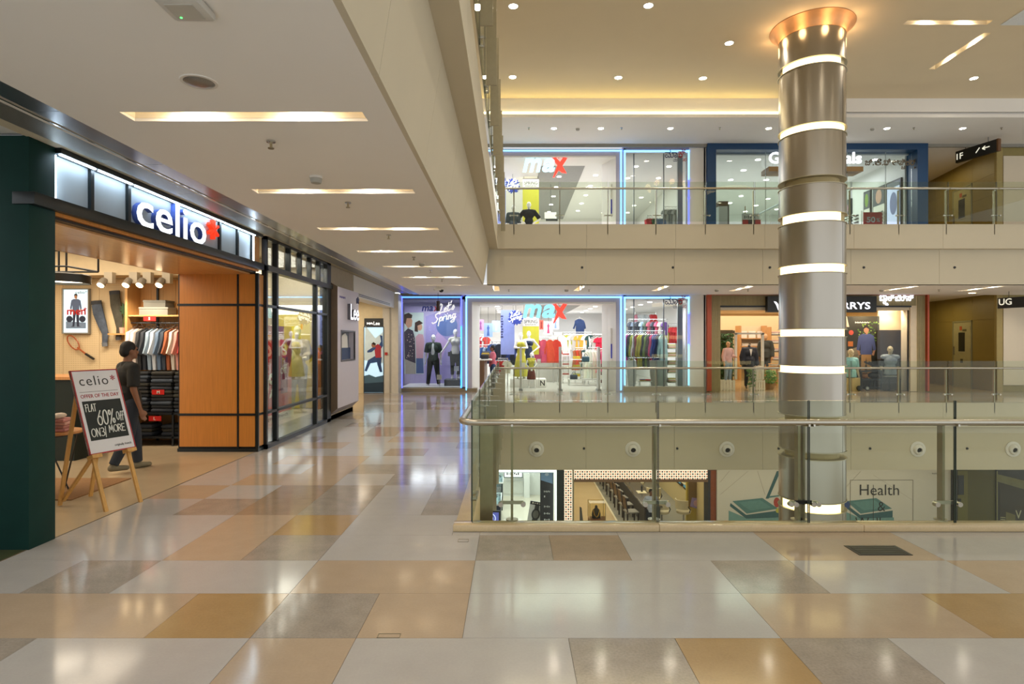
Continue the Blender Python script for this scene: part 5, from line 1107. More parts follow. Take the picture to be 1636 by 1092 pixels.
# ---- stock on the ground floor
def gpoint(x, Y): return px(x, Y)
def panel_board(name, lab, x0, x1, y0, y1, Y, mat, cat='poster', zc=0, th=.02):
    f = FR(Y); return f, poster(name, lab, f, px(x0, Y), px(x1, Y), pz(y1, Y), pz(y0, Y), mat, 0, th, None, cat)
def shop_panels(dy, Y, lo, yb):
    f, p = panel_board('banner', 'lilac blue vertical banner inside the %s clothes shop entrance' % lo, 800 if lo == 'lower' else 795, 822 if lo == 'lower' else 808, 495-dy, yb, Y+.6, M('#8f9cd8', .6)); ban = p
    text('print', '~~~~~~~~~~', TF(f.p(px(804 if lo == 'lower' else 799, Y+.6), pz(540-dy, Y+.6), .021), (0, 0, 1), (-1, 0, 0), (0, -1, 0)), 0, 0, M('#3a3f70', .5), w=.9, h=.10, depth=.002, parent=p)
    f, p = panel_board('banner', 'yellow banner with white top in the %s clothes shop' % lo, 835, 861, 506-dy if lo == 'lower' else 285, yb, Y+.4, M('#c9c23a', .6))
    a, b = px(835, Y+.4), px(861, Y+.4); zt = pz(506-dy if lo == 'lower' else 285, Y+.4)
    MB().fbox(f, a, b, zt-.36, zt+.0, .02, .026).build('print', WHITE, p); text('print', 'SPRING', f, a+.06, zt-.24, INK, w=b-a-.12, h=.13, depth=.002, c=.027, parent=p); text('print', '~~~~~~~~~~~', f, a+.1, zt-.32, M('#8c8c88', .5), w=b-a-.2, h=.05, depth=.002, c=.027, parent=p)
    x0 = 824 if lo == 'lower' else 819; yc = 507 if lo == 'lower' else 296; f = FR(Y+.1)
    t = thing('hanging_disc', 'dark blue paint splash sign with white brush lettering in the %s shop' % lo, 'sign', f.p(px(x0, Y), pz(yc+12, Y)))
    c = (px(x0, Y), pz(yc, Y)); pts = [(c[0]+(.27+.045*math.sin(i*2.7)+.03*math.sin(i*5.1))*math.cos(i*PI/18), c[1]+(.27+.045*math.sin(i*2.7+1))*math.sin(i*PI/18)) for i in range(36)]
    MB().poly(f, pts, 0, .02).build('disc', M('#2e3f98', .6), t, smooth=False)
    script(f, t, 'brush_lettering', ['Ls', 'es', 'ts', "'s", 'ss'], BR, c[0]-.2, c[1]+.02, .15, .38, .021, .025, .3, .3); script(f, t, 'brush_lettering', ['Ss', 'ps', 'rs', 'is', 'ns', 'gs'], BR, c[0]-.24, c[1]-.14, .15, .5, .021, .025, .3, .3)
    zt = 3.12 if lo == 'lower' else UP+3.12
    for q in (802, 820) if lo == 'lower' else (796, 807): MB().cyl((px(q, Y+.6), Y+.59, pz(497-dy, Y+.6)), (px(q, Y+.6), Y+.59, zt), .006).build('cord', DARK, ban)
    for q in (837, 859): MB().cyl((px(q, Y+.4), Y+.39, pz(508-dy if lo == 'lower' else 287, Y+.4)), (px(q, Y+.4), Y+.39, zt), .006).build('cord', DARK, p)
    MB().cyl((c[0], Y+.09, c[1]+.25), (c[0], Y+.09, zt), .006).build('cord', DARK, t)
shop_panels(0, 22.6, 'lower', 566); shop_panels(210, 22.6, 'upper', 357)
NVY, YEL = M('#2a3550', .85), M('#b9b13a', .8, noise=.12)
pb = thing('display_plinth', 'low white display plinth with black letter N at the shop entrance', 'plinth', (px(842, 22.3), 22.3, 0)); MB().box(px(815, 22.3), px(872, 22.3), 22.0, 22.9, 0, .30).build('body', SHOPW, pb, bevel=.005); text('print', 'N', FR(22.0), px(863, 22), .06, BLACK, w=.17, h=.2, depth=.004, bold=.02, parent=pb)
figure('mannequin', 'white mannequin in long yellow dress on the entrance plinth', 'mannequin', (px(832, 22.3), 22.35, .30), .1, 1.74, True, ('fold', 'fold'), ('stand', 'stand'), MW, (('dress', YEL, {'z0': .05, 'flare': .17}),), None, None, .016)
figure('mannequin', 'white mannequin in sleeveless navy dress behind the yellow dress', 'mannequin', (px(845, 22.6), 22.65, .30), -.2, 1.80, True, ('down', 'hip'), ('stand', 'stand'), MW, (('dress', NVY, {'z0': .25, 'flare': .13}),), None, None, .016)
figure('mannequin', 'small child mannequin in yellow top and floral skirt before the plinth', 'mannequin', (px(849, 21.7), 21.75, 0), 0, 1.30, True, ('lap', 'lap'), ('stand', 'apart'), MW, (('shirt', YEL, {'sleeve': 0, 'hem': .5}), ('skirt', M('#5a2a22', .9, noise=.9, scale=22), {'z0': .24, 'flare': .13})), None, None, .014)
for x, y in ((836, 583), (861, 577)):
    Y = 21.6; t = thing('price_card', 'white price card on a stand %s of the child mannequin' % ('left' if x < 850 else 'right'), 'card', (px(x, Y), Y, 0)); MB().fbox(FR(Y), px(x-3, Y), px(x+3, Y), pz(y+4, Y), pz(y-4, Y), 0, .01).build('card', WHITE, t); MB().cyl((px(x, Y), Y+.01, 0), (px(x, Y), Y+.01, pz(y+4, Y)), .008).build('stick', CHROME, t)
for k, x in enumerate((832, 895, 956)):
    Y = 20.6; t = thing('security_gate', 'slim grey security gate panel at the entrance, ' + ('before the yellow dress', 'in the middle', 'at the right')[k], 'security gate', (px(x, Y), Y, 0), 'security gates'); MB().box(px(x, Y)-.035, px(x, Y)+.035, Y-.2, Y+.2, .06, 1.5).build('panel', M('#b5b6b6', .4), t, bevel=.012); MB().box(px(x, Y)-.06, px(x, Y)+.06, Y-.24, Y+.24, 0, .06).build('base', M('#84868a', .4), t)
t = thing('cash_counter', 'brown wood cash counter at the left of the shop entrance', 'counter', (px(767, 21.3), 21.6, 0)); MB().box(-1.18, -.98, 21.1, 23.6, 0, 1.02).build('body', wood('#6f4e31', .4), t); MB().box(-1.2, -.72, 21.05, 23.65, 1.02, 1.06).build('top', SHOPW, t)
for k, (y, c) in enumerate(((21.4, '#2b2b30'), (21.9, '#b89a2a'), (22.5, '#40404a'))): tag(MB().box(-1.12, -.84, y, y+.3, 1.06, 1.06+.16+.05*k).build('bag', M(c, .7), bevel=.03), ('black bag on the cash counter, nearest', 'yellow bag on the cash counter, middle', 'dark grey bag on the cash counter, farthest')[k], 'bag')
figure('person', 'person with dark hair in a pink shirt and jeans at the cash counter', 'person', (px(783, 21.9)+.1, 21.9, 0), -1.35, 1.56, False, ('fwd', 'fwd'), ('stand', 'stand'), M('#8a5b42', .6), (('shirt', M('#c86a78', .85), {'sleeve': .75, 'hem': .49}), ('trousers', M('#33486c', .9))), M('#15100e', .7), M('#3a3a3c', .6), .013, eyes=True)
for k, (x0, x1, y0, y1, c, l) in enumerate(((763, 773, 510, 528, '#d9a8cf', 'pink lilac poster hanging at the far left inside the shop'), (773, 787, 516, 538, '#9db8e2', 'pale blue poster of a dress hanging inside the shop left'), (786, 799, 512, 530, '#b6cdea', 'light blue poster with a white figure hanging inside the shop left'), (862, 868, 511, 526, '#d85a48', 'orange red poster strip inside the shop behind the sign'), (869, 883, 513, 534, '#e6e6ea', 'white poster of a pink dress inside the shop behind the sign'), (882, 893, 508, 526, '#cfdcee', 'pale blue poster high in the shop right of the sign'))):
    f, p = panel_board('hanging_poster', l, x0, x1, y0, y1, 24.5+.3*k, M(c, .6)); Y = 24.5+.3*k; xm, zt = px((x0+x1)/2, Y), pz(y0, Y)
    MB().cyl((xm, Y-.01, zt), (xm, Y-.01, 3.12), .006).build('cord', DARK, p)
    w_ = px(x1, Y)-px(x0, Y); zb = pz(y1, Y)
    shape(f, p, 'printed_figure', [(-.12, 0), (.12, 0), (.07, .5), (.12, .75), (.04, .85), (.05, .95), (-.05, .95), (-.04, .85), (-.12, .75), (-.07, .5)], M(('#a05a98', '#4a68a8', '#e8eef6', '#8c2c22', '#c04068', '#7c94bc')[k], .6), .021, .003, xm, zb+.05, .8*(zt-zb))
# rails and garments in the main shop
R1 = ['#20242c', '#2f4f86', '#8fa3b5', '#1d2b4a', '#d8d2c6', '#20242c', '#2f4f86']
def rail_with(lab, x0, x1, Y, h, kind, cols, where, grp, s=1., rz=0., y1=None):
    p0, p1 = (px(x0, Y), Y, 0), (px(x1, Y), Y if y1 is None else y1, 0); rack(lab, p0, p1, h)
    a, b = Vector(p0).lerp(Vector(p1), .06), Vector(p0).lerp(Vector(p1), .94); row_of(kind, cols, (a.x, a.y, h-.02), (b.x, b.y, h-.02), rz, where, grp, s)
rail_with('chrome rail of dark tops at the far left inside the shop', 764, 799, 24.4, 1.55, 'shirt', R1, 'on the dark rail at the far left', 'tops on the far left rail', .9, .9)
rail_with('chrome rail of red tops behind the customer', 763, 778, 26.4, 2.0, 'top', ['#b23a32', '#d8d2c6', '#c8203e', '#e6e2da', '#b23a32'], 'on the high left rail', 'tops on the high left rail', .9, .6)
rail_with('chrome rail of denim jackets beside the lilac banner', 786, 800, 23.6, 1.7, 'shirt', ['#2f4f86', '#5f7590', '#20242c'], 'on the rail beside the lilac banner', 'denim on the banner rail', 1, .3)
rail_with('low chrome rail of red tops before the navy skirts', 796, 811, 22.7, 1.05, 'top', ['#c02a2a', '#b23a32', '#c02a2a', '#d8d2c6'], 'on the low rail left of the plinth', 'red tops on the low rail', .85, .15)
rail_with('chrome rail of navy skirts left of the yellow dress', 811, 824, 23.9, 1.55, 'skirt', ['#1d2b4a', '#2e3f78', '#20242c'], 'on the rail left of the yellow dress', 'skirts on the rail', 1.1, .1)
rail_with('chrome stand with pink and red ponchos beside the mannequins', 857, 891, 23.2, 1.86, 'long_coat', ['#b44a6a', '#c24a60', '#c4472a', '#b8321e'], 'on the stand right of the mannequins', 'ponchos on the front stand', .86, .0)
rail_with('chrome stand with a cream coat in the middle of the shop', 884, 899, 24.6, 2.05, 'long_coat', ['#d8d2c6', '#cfd6c4', '#d8d2c6'], 'on the stand in the middle of the shop', 'coats on the middle stand', .95, .1)
rail_with('high chrome rail of green and mustard tops on the right', 899, 946, 26.6, 2.1, 'top', ['#a9aa2a', '#a9aa2a', '#d8d2c6', '#b8b2a8', '#d8a23a', '#d8a23a', '#e6e2da', '#2d4b46'], 'on the high rail at the right', 'tops on the high right rail', 1.15, .12)
rail_with('high chrome rail of crimson tops at the right reveal', 950, 970, 25.2, 1.98, 'top', ['#b8b2a8', '#c8203e', '#c8203e', '#c8203e'], 'on the rail by the right jamb', 'crimson tops by the right jamb', 1.1, .1)
rail_with('chrome rail of rust dresses in the right half', 919, 934, 25.2, 1.42, 'dress', ['#a65e3a', '#c4472a', '#a65e3a', '#2d4b46'], 'on the lower rail in the right half', 'dresses on the lower right rail', .8, .4)
rail_with('chrome rail of cream dresses before the right jamb', 940, 956, 23.8, 1.45, 'dress', ['#d8d6c0', '#cfd6c4', '#e2dfcf', '#d8d6c0'], 'on the rail before the right jamb', 'cream dresses on the right rail', 1.05, .5)
rail_with('short chrome rail of pink dresses at the right jamb', 958, 969, 23.4, 1.4, 'dress', ['#c8203e', '#c04a6a', '#c8203e'], 'on the short rail at the right jamb', 'pink dresses on the short rail', .8, .4)
o = link(GM['shirt'], 'denim_jacket', M('#24365c', .9, noise=.2, scale=14)); o.location = (px(926, 28), 28, pz(508, 28)+.05); o.scale = (1.1, 1.3, 1.0); ORG[o.name] = Vector(); tag(o, 'dark denim jacket displayed high on the back wall', 'jacket'); link(HANGER, 'hanger', CHROME, o)
t = thing('wall_shelf', 'long white shelf ledge on the white wall under the denim jacket', 'shelf', (px(926, 28), 28.1, 2.0)); MB().box(px(885, 28), px(975, 28), 27.95, 31, 2.0, 2.06).build('board', SHOPW, t)
def shelf_unit(lab, x0, x1, Y, hs, cols, what, where, grp, mat=SHOPW, n=3, z0=0, dep=.45, wd=.3):
    t = thing('display_shelves', lab, 'shelves', (px((x0+x1)/2, Y), Y, z0)); a, b = px(x0, Y), px(x1, Y)
    for x in (a, b): MB().box(x-.015, x+.015, Y, Y+dep, z0, z0+hs[-1]+.3).build('side', mat, t)
    for h in hs: MB().box(a, b, Y, Y+dep, z0+h, z0+h+.025).build('shelf', mat, t)
    k = max(1, int((b-a)/.36))
    for h in hs:
        for i in range(k): stack(n, [random.choice(cols)] if n < 3 else cols, (a+(i+.5)*(b-a)/k, Y+dep*.45, z0+h+.025), 0, what, ('' if k == 1 else '%s pile ' % ORDS[i]) + '%s level %s' % (ORDS[hs.index(h)], where.replace('on the', 'of the').replace(' in the right half', '')), grp, FOLD, .85)
shelf_unit('white shelves of cream and red folded tops in the shop right half', 898, 910, 24.0, [.3, .7, 1.1], ['#d8d2c6', '#b23a32', '#e6e2da'], 'shirt', 'on the white shelves in the right half', 'folded tops on the white shelves')
shelf_unit('shelves of yellow and mustard folded tops in the shop right half', 911, 933, 24.0, [.25, .6, .95], ['#b9b13a', '#d8a23a', '#a9aa2a'], 'shirt', 'on the mustard shelves', 'folded mustard tops')
shelf_unit('low rack of brown folded jeans at the right jamb', 959, 970, 22.4, [.1, .4, .7], ['#5a3024', '#6a2a22'], 'jeans', 'on the low rack at the right jamb', 'brown folded jeans')
for k, (x, y, c) in enumerate(((917, 602, '#2c3440'), (936, 573, '#22424a'))):
    Y = 22.8; t = thing('handbag', ('dark grey handbag low in front of the mustard shelves', 'teal handbag above the mustard shelves')[k], 'bag', (px(x, Y), Y, pz(y+5, Y))); MB().box(px(x-6, Y), px(x+6, Y), Y, Y+.14, pz(y+5, Y), pz(y-4, Y)).build('body', M(c, .5), t, bevel=.04); MB().tube([(px(x-3, Y), Y+.07, pz(y-4, Y))]+[(px(x, Y)-.07*math.cos(a), Y+.07, pz(y-4, Y)+.10*math.sin(a)) for a in (.3, .9, 1.57, 2.2, 2.8)]+[(px(x+3, Y), Y+.07, pz(y-4, Y))], .009, 6).build('handle', M(c, .5), t)
t = thing('low_table', 'low chrome table carrying the handbags in the shop right half', 'table', (px(925, 23), 23, 0)); MB().box(px(908, 23), px(958, 23), 22.75, 23.3, .22, .25).build('tabletop', M('#b9b6b0', .3), t)
for x in (909, 957):
    for y in (22.8, 23.25): MB().box(px(x, 23)-.015, px(x, 23)+.015, y-.015, y+.015, 0, .22).build('leg', CHROME, t)
t = thing('low_table', 'second chrome table level holding the teal handbag', 'table', (px(936, 23), 22.9, .25)); MB().box(px(926, 23), px(946, 23), 22.75, 23.1, .86, .88).build('tabletop', M('#b9b6b0', .3), t)
for x in (927, 945): MB().box(px(x, 23)-.012, px(x, 23)+.012, 22.8, 23.0, .25, .86).build('leg', CHROME, t)
t = thing('wall_display', 'grey backing wall with chrome rail between ponchos and right shelves', 'panel', (px(880, 25), 25, 0)); MB().box(px(855, 25), px(893, 25), 25.0, 25.05, .0, .95).build('panel', M('#b5b3ac', .6), t)
# right window, ground floor
rail_with('long chrome rail of bright clothes across the right shop window', 1001, 1062, 21.3, 2.06, 'long_coat', ['#9a2a78', '#20242c', '#8f9a3a', '#e6e2da', '#7d1f24', '#a9a02a', '#a9a02a', '#20242c', '#6f8440', '#40372f', '#c23a64', '#2e4a90', '#2f3f78', '#1d2b4a', '#8fb0ac'], 'on the long window rail', 'clothes on the long window rail', 1.18, .75)
rail_with('upper chrome rail of patterned tops behind the window rail', 1004, 1066, 22.4, 2.52, 'top', ['#40424c', '#5f6a78', '#20242c', '#8fa3b5', '#4a5a4a', '#a84a5a', '#40424c', '#c0506a', '#d8d2c6', '#5a3a74'], 'on the upper window rail', 'patterned tops on the upper window rail', .9, .7)
rail_with('high chrome rail of pale dresses on the wall behind the window', 1015, 1048, 24.0, 2.85, 'dress', ['#c87a8a', '#b8bcbc', '#c4c8c8', '#aeb4b4', '#c8cccc', '#c8353a', '#c8353a'], 'on the highest rail behind the window', 'pale dresses on the highest rail', .62, .35)
rail_with('chrome rail of red and green tops at the right of the window', 1065, 1085, 22.8, 2.36, 'top', ['#9aa23a', '#b0a850', '#c8353a', '#b82a30', '#c8353a'], 'on the rail at the window right', 'red and green tops at the window right', 1.1, .3)
shelf_unit('shelves of pale folded tops at the right of the window', 1065, 1085, 22.2, [.15, .5, .8, 1.1, 1.4], ['#c9c088', '#d99a8f', '#d8d2b0', '#c9b86a'], 'shirt', 'on the shelves at the window right', 'folded tops at the window right', CHROME, 4)
for x, c, l in ((1046, '#b8b4ac', 'grey wide trousers hanging low in the right window'), (1057, '#aab4b0', 'pale green trousers hanging low in the right window'), (1009, '#d8d6d0', 'white trousers hanging low at the left of the right window')):
    hang('trousers', c, (px(x, 20.9), 20.9, 1.12), .1, l, None, 1.0)
rack('low front rail for trousers in the right window', (px(1004, 20.9), 20.9, 0), (px(1062, 20.9), 20.9, 0), 1.12)
t = thing('stock_table', 'low table with colourful folded clothes in the right window', 'table', (px(1030, 20.8), 20.8, 0)); MB().box(px(1020, 20.75), px(1040, 20.75), 20.55, 20.78, .30, .33).build('tabletop', SHOPW, t)
for x in (1021, 1039): MB().box(px(x, 20.7)-.012, px(x, 20.7)+.012, 20.56, 20.77, 0, .30).build('leg', CHROME, t)
stack(2, ['#c8a02a', '#5a3a74'], (px(1026, 20.7), 20.67, .33), 0, 'shirt', 'on the low table in the right window', 'folded tops on the low window table', FOLD, .6); stack(2, ['#c4472a', '#c8203e'], (px(1034, 20.7), 20.67, .33), 0, 'shirt', 'of the right pile on the low window table', 'folded tops on the low window table', FOLD, .6)
# ---- upper floor stock
figure('mannequin', 'upstairs mannequin in grey denim shirt behind the glass balustrade', 'mannequin', (px(820, 21.5), 21.5, UP), 0, 1.68, False, ('down', 'down'), ('stand', 'stand'), MW, (('shirt', M('#4a545c', .85, noise=.15), {'sleeve': .6}), ('trousers', M('#2b2d33', .9))), None, None, .018)
figure('mannequin', 'upstairs mannequin in black printed T-shirt with hands on hips', 'mannequin', (px(845, 21.5), 21.5, UP), 0, 1.80, False, ('hip', 'hip'), ('stand', 'stand'), MW, (('shirt', M('#1f2128', .85), {'sleeve': .45}), ('trousers', M('#c9c8c4', .9))), None, None, .018)
f, p = panel_board('notice_board', 'white notice panel with dark strip inside the upper shop', 870, 889, 339, 349, 24, SHOPW); MB().fbox(f, px(872, 24), px(891, 24), pz(353, 24), pz(349.5, 24), .0, .02).build('strip', DARK, p); MB().cyl((px(880, 24), 23.99, pz(339, 24)), (px(880, 24), 23.99, UP+3.12), .008).build('cord', DARK, p)
f, p = panel_board('wall_banner', 'blue and white banner on the right reveal of the upper shop', 979, 986, 280, 325, 21.05, M('#3a40b8', .5)); text('print', '~~~~', TF(f.p(px(984, 21), pz(322, 21), .021), (0, 0, 1), (-1, 0, 0), (0, -1, 0)), 0, 0, WHITE, w=.85, h=.1, depth=.002, bold=.02, parent=p)
rail_with2 = None
def up_rail(lab, x0, x1, Y, h, kind, cols, where, grp, s, rz):
    p0, p1 = (px(x0, Y), Y, UP), (px(x1, Y), Y, UP); rack(lab, p0, p1, h); row_of(kind, cols, (p0[0]+.05, Y, UP+h-.02), (p1[0]-.05, Y, UP+h-.02), rz, where, grp, s)
up_rail('tall chrome rail of grey clothes in the upper right window', 1062, 1092, 23.0, 1.95, 'top', ['#8c908c', '#a4a8a2', '#7c8280', '#b4b6b0', '#90948e', '#a0a49e'], 'on the tall upper rail', 'grey clothes on the tall upper rail', 1., .4)
up_rail('chrome rail with a red dress in the upper right window', 1034, 1060, 21.8, 1.35, 'dress', ['#c8353a', '#c8353a', '#4a6a4a', '#8fa3b5', '#5f7590'], 'on the front upper rail', 'clothes on the front upper rail', .95, .4)
shelf = None
t = thing('display_shelves', 'grey shelves of folded clothes at the upper right window', 'shelves', (px(1078, 22.2), 22.2, UP))
a, b = px(1063, 22.2), px(1092, 22.2)
for x in (a, b): MB().box(x-.015, x+.015, 22.0, 22.4, UP, UP+1.0).build('side', CHROME, t)
for h in (.35, .65, .95): MB().box(a, b, 22.0, 22.4, UP+h, UP+h+.02).build('shelf', CHROME, t); stack(3, ['#8c908c', '#b4b6b0', '#6a7074'], (a+.18, 22.2, UP+h+.02), 0, 'shirt', 'in the left pile on %s upper shelf' % ('lowest' if h < .5 else 'middle' if h < .8 else 'top'), 'folded tops on the upper shelves', FOLD, .8); stack(3, ['#9aa09c', '#6a7074', '#b4b6b0'], (b-.18, 22.2, UP+h+.02), 0, 'shirt', 'in the right pile on %s upper shelf' % ('lowest' if h < .5 else 'middle' if h < .8 else 'top'), 'folded tops on the upper shelves', FOLD, .8)
# ================================================================== MENSWEAR SHOP ON THE RIGHT (ground floor)
TAN, SLATC = M('#cdbb8e', .5, noise=.05), M('#a3946a', .5, noise=.08)
RUST = M('#a8431c', .4)
bs = thing('menswear_shopfront', 'menswear shop front with rust red outline and vertical slats', 'shopfront', (ux(1304), FY, 0))
def bb(nm, x0, x1, y0, y1, c0, c1, mat, **k): return MB().fbox(ff, ux(x0), ux(x1), vz(y1), vz(y0), c0, c1).build(nm, mat, bs, smooth=False, **k)
bb('red_edge', 1128, 1135, 467, 624, -.3, .12, RUST); bb('red_edge', 1135, 1481, 467, 471.5, -.3, .12, RUST); bb('red_edge', 1478, 1481, 471.5, 624, -.3, .12, RUST)
bb('backing', 1135, 1150, 471.5, 625, -.3, .0, TAN); bb('backing', 1150, 1465, 471.5, 488, -.3, .0, TAN); bb('backing', 1465, 1478, 471.5, 625, -.3, .0, TAN)
m = MB()
for i in range(9): m.fbox(ff, ux(1136)+.036*i, ux(1136)+.036*i+.02, 0, vz(472), 0, .03)
m.build('slats', SLATC, bs, kind='stuff', smooth=False); m = MB()
for i in range(182): m.fbox(ff, ux(1152)+.036*i, ux(1152)+.036*i+.02, vz(488), vz(472), 0, .03)
m.build('slats', SLATC, bs, kind='stuff', smooth=False); m = MB()
for i in range(7): m.fbox(ff, ux(1465.5)+.036*i, ux(1465.5)+.036*i+.02, 0, vz(472), 0, .03)
m.build('slats', SLATC, bs, kind='stuff', smooth=False)
bb('lintel', 1150, 1455, 488, 490.5, -.3, .04, BLACK); bb('reveal_top', 1150, 1455, 490.5, 495, -.4, -.05, M('#d9c8ac', .6)); bb('jamb', 1455, 1465, 488, 625, -.5, -.01, M('#d9c8ac', .6))
bb('glass_pane', 1405, 1452, 495, 625, -.12, -.11, GF)
bb('pane_edge', 1453.5, 1454.5, 492, 625, -.14, -.09, DARK)
sgn = thing('shop_sign', 'black sign box with white bird logo and BLACKBERRYS lettering', 'sign', (ux(1308), FY-.2, vz(499)))
MB().fbox(ff, ux(1222), ux(1394), vz(499), vz(474), .03, .22).build('box', M('#12140f', .35), sgn); fsb = FR(FY-.22)
WL = E('#f4f6ff', 1.3)
text('lettering', 'BLACKBERRYS', fsb, px(1262, FY-.22), pz(493.5, FY-.22), WL, w=px(1390, FY-.22)-px(1262, FY-.22), h=.23, depth=.02, bold=.01, parent=sgn)
q = lambda pts: [(px(1236+x, FY-.22), pz(495-y, FY-.22)) for x, y in pts]
shape(fsb, sgn, 'bird_logo', q([(0, 14), (4, 13), (7, 9), (9, 3), (10, 9), (13, 5), (17, 12), (19, 14), (14, 13), (12, 8), (10, 0), (7, 0), (4, 8)]), WL, 0, .02)
kn = thing('local_sign', 'glowing white local script sign at the top right of the menswear shop', 'sign', (ux(1430), FY-.1, vz(486)))
fk = FR(FY-.04); a, b = ux(1403), vz(481)
for s, x, w_, y, h in (('ಬಾ', 0, .26, 0, .2), ('ಲ', .12, .10, -.10, .09), ('ಯ', .20, .09, -.14, .08), ('ಕ್', .29, .20, 0, .23), ('ಬೆ', .52, .19, 0, .23), ('ರಿ', .72, .17, 0, .22), ('ಸ್', .90, .24, 0, .24)): text('letter', s, fk, a+x, b+y, E('#e8eeff', 1.6), w=w_, h=h, depth=.03, c=.02, bold=.012, parent=kn)
BW = M('#dcc7a0', .6, noise=.02); BFL = terrazzo('#c0a888', .05)
x0, x1 = ux(1130), ux(1479)
S_(MB().box(x0, x1, FY, 27, -.2, 0), 'floor', BFL); S_(MB().box(x0, x1, 27, 27.1, 0, 3.1), 'wall_back', BW); S_(MB().box(x0, x0+.1, FY+.3, 27, 0, 3.1), 'wall_left', BW); S_(MB().box(x1-.1, x1, FY+.3, 27, 0, 3.1), 'wall_right', BW); S_(MB().box(x0, x1, FY+.3, 27, 2.95, 3.05), 'ceiling', M('#d8c8aa', .7))
for k, x in enumerate((1160, 1190, 1240, 1300, 1385, 1425)):
    Y = 21.2+.5*(k % 2) if x < 1320 else 20.62; tt = thing('downlight', 'small warm downlight in the menswear shop ceiling, %s from the left' % ORDS[k], 'ceiling light', (px(x, Y), Y, 2.95), 'downlights of the menswear shop'); MB().cyl((px(x, Y), Y, 2.94), (px(x, Y), Y, 2.95), .08, n=12).build('lamp', E('#ffe6c0', 10), tt); light('SPOT', (px(x, Y), Y, 2.9), 60, WARM, .05, spot=1.9)
def leaves(n, box, sz, mat, t, nm='foliage', seed=1):
    r = random.Random(seed); m = MB(); x0, x1, y0, y1, z0, z1 = box
    for _ in range(n):
        c = Vector((r.uniform(x0, x1), r.uniform(y0, y1), r.uniform(z0, z1))); u = Vector((r.uniform(-1, 1), r.uniform(-1, .3), r.uniform(-.6, .9))).normalized(); v = u.orthogonal().normalized(); s = sz*r.uniform(.6, 1.3)
        m.add([c-u*s, c+v*s*.45, c+u*s, c-v*s*.45], [(0, 1, 2, 3)])
    return m.build(nm, mat, t, kind='stuff', smooth=False, recalc=False)
LEAF = M('#38602a', .5, noise=.5, scale=3); LEAF2 = M('#4f7a2e', .5, noise=.5, scale=3); CRW = M('#ded6c4', .6, noise=.05)
def pX(x, Y=20.9): return px(x, Y)
t = thing('green_wall', 'leafy green plant wall at the left edge of the menswear shop', 'plant wall', (pX(1160, 21.3), 21.5, 0)); MB().box(pX(1150, 21.5), pX(1171, 21.5), 21.5, 21.55, .2, 2.1).build('trellis', M('#5a4a30', .7), t)
leaves(520, (pX(1150, 21.4), pX(1170, 21.4), 21.25, 21.5, .35, 2.05), .07, LEAF, t)
t = thing('timber_gate', 'white timber gate frame standing inside the menswear shop', 'frame', (pX(1197), 20.95, 0))
for x in (1176, 1219): MB().box(pX(x)-.04, pX(x)+.04, 20.9, 20.98, .36 if x == 1219 else .36, pz(532, 20.9)).build('post', CRW, t)
MB().box(pX(1174), pX(1221), 20.9, 20.98, pz(534, 20.9), pz(531, 20.9)).build('top_bar', CRW, t)
MB().box(pX(1150, 20.95), pX(1174), 20.9, 20.98, pz(530, 20.95)-.05, pz(530, 20.95)+.05).build('side_bar', M('#6a5a38', .6), t)
def crate(lab, x0, x1, z0, h, Y=20.55):
    a, b = px(x0, Y), px(x1, Y); t = thing('slatted_crate', lab, 'crate', ((a+b)/2, Y+.2, z0), 'white crates'); n = 5; w_ = (b-a)/n
    for i in range(n):
        for y in (Y, Y+.38): MB().box(a+i*w_+.012, a+(i+1)*w_-.012, y, y+.02, z0, z0+h).build('slat', CRW, t)
    for z in (z0+.03, z0+h-.07):
        for y in (Y+.02, Y+.36): MB().box(a, b, y, y+.02, z, z+.04).build('batten', CRW, t)
    MB().box(a+.02, b-.02, Y+.04, Y+.36, z0, z0+.02).build('bottom', M('#8a7a5c', .7), t)
crate('white slatted crate at the foot of the green plant wall', 1150, 1175, 0, .36); crate('white slatted crate right of the entrance, bottom of two', 1204, 1223, 0, .36); crate('white slatted crate stacked on the other crate', 1206, 1219, .36, .40)
stack(2, ['#d9a0a0', '#e6d6d0'], (px(1212, 20.7), 20.75, .76), 0, 'shirt', 'on the upper white crate', 'folded shirts on the crate', FOLD, .8)
t = thing('trailing_plant', 'leafy trailing plant in front of the white crates', 'plant', (px(1199, 20.5), 20.45, 0)); MB().lathe([(0, 0), (.09, 0), (.12, .2), (.1, .2), (.08, .03), (0, .03)], (px(1199, 20.5), 20.45, 0), 14).build('pot', CRW, t); leaves(130, (px(1194, 20.5), px(1204, 20.5), 20.3, 20.55, .15, .75), .06, LEAF2, t, seed=4)
t = thing('bushy_plant', 'round bright green bush beside the white crates', 'plant', (px(1230, 21), 21, 0)); MB().lathe([(0, 0), (.13, 0), (.16, .22), (.13, .22), (.11, .03), (0, .03)], (px(1230, 21), 21, 0), 14).build('pot', M('#8a6a44', .6), t); leaves(260, (px(1222, 21), px(1238, 21), 20.75, 21.2, .22, .68), .06, M('#5a8a2c', .5, noise=.4, scale=3), t, seed=5)
SK = M('#c79a70', .5)
t, j = figure('suit_form', 'headless dress form in a navy suit jacket in the menswear shop entrance', 'dress form', (px(1197, 21.6), 21.6, 0), 0, 1.74, False, ('down', 'down'), ('stand', 'stand'), M('#2a2a2c', .5), (('jacket', M('#20242f', .8), {'g': .035, 'hem': .42}), ('trousers', M('#1c202a', .85))), None, None, .018, headless=True)
MB().add([(-.05, -.155, 1.42), (.05, -.155, 1.42), (.0, -.17, 1.15)], [(0, 1, 2)]).build('shirt_front', WHITE, t, recalc=False, smooth=False)
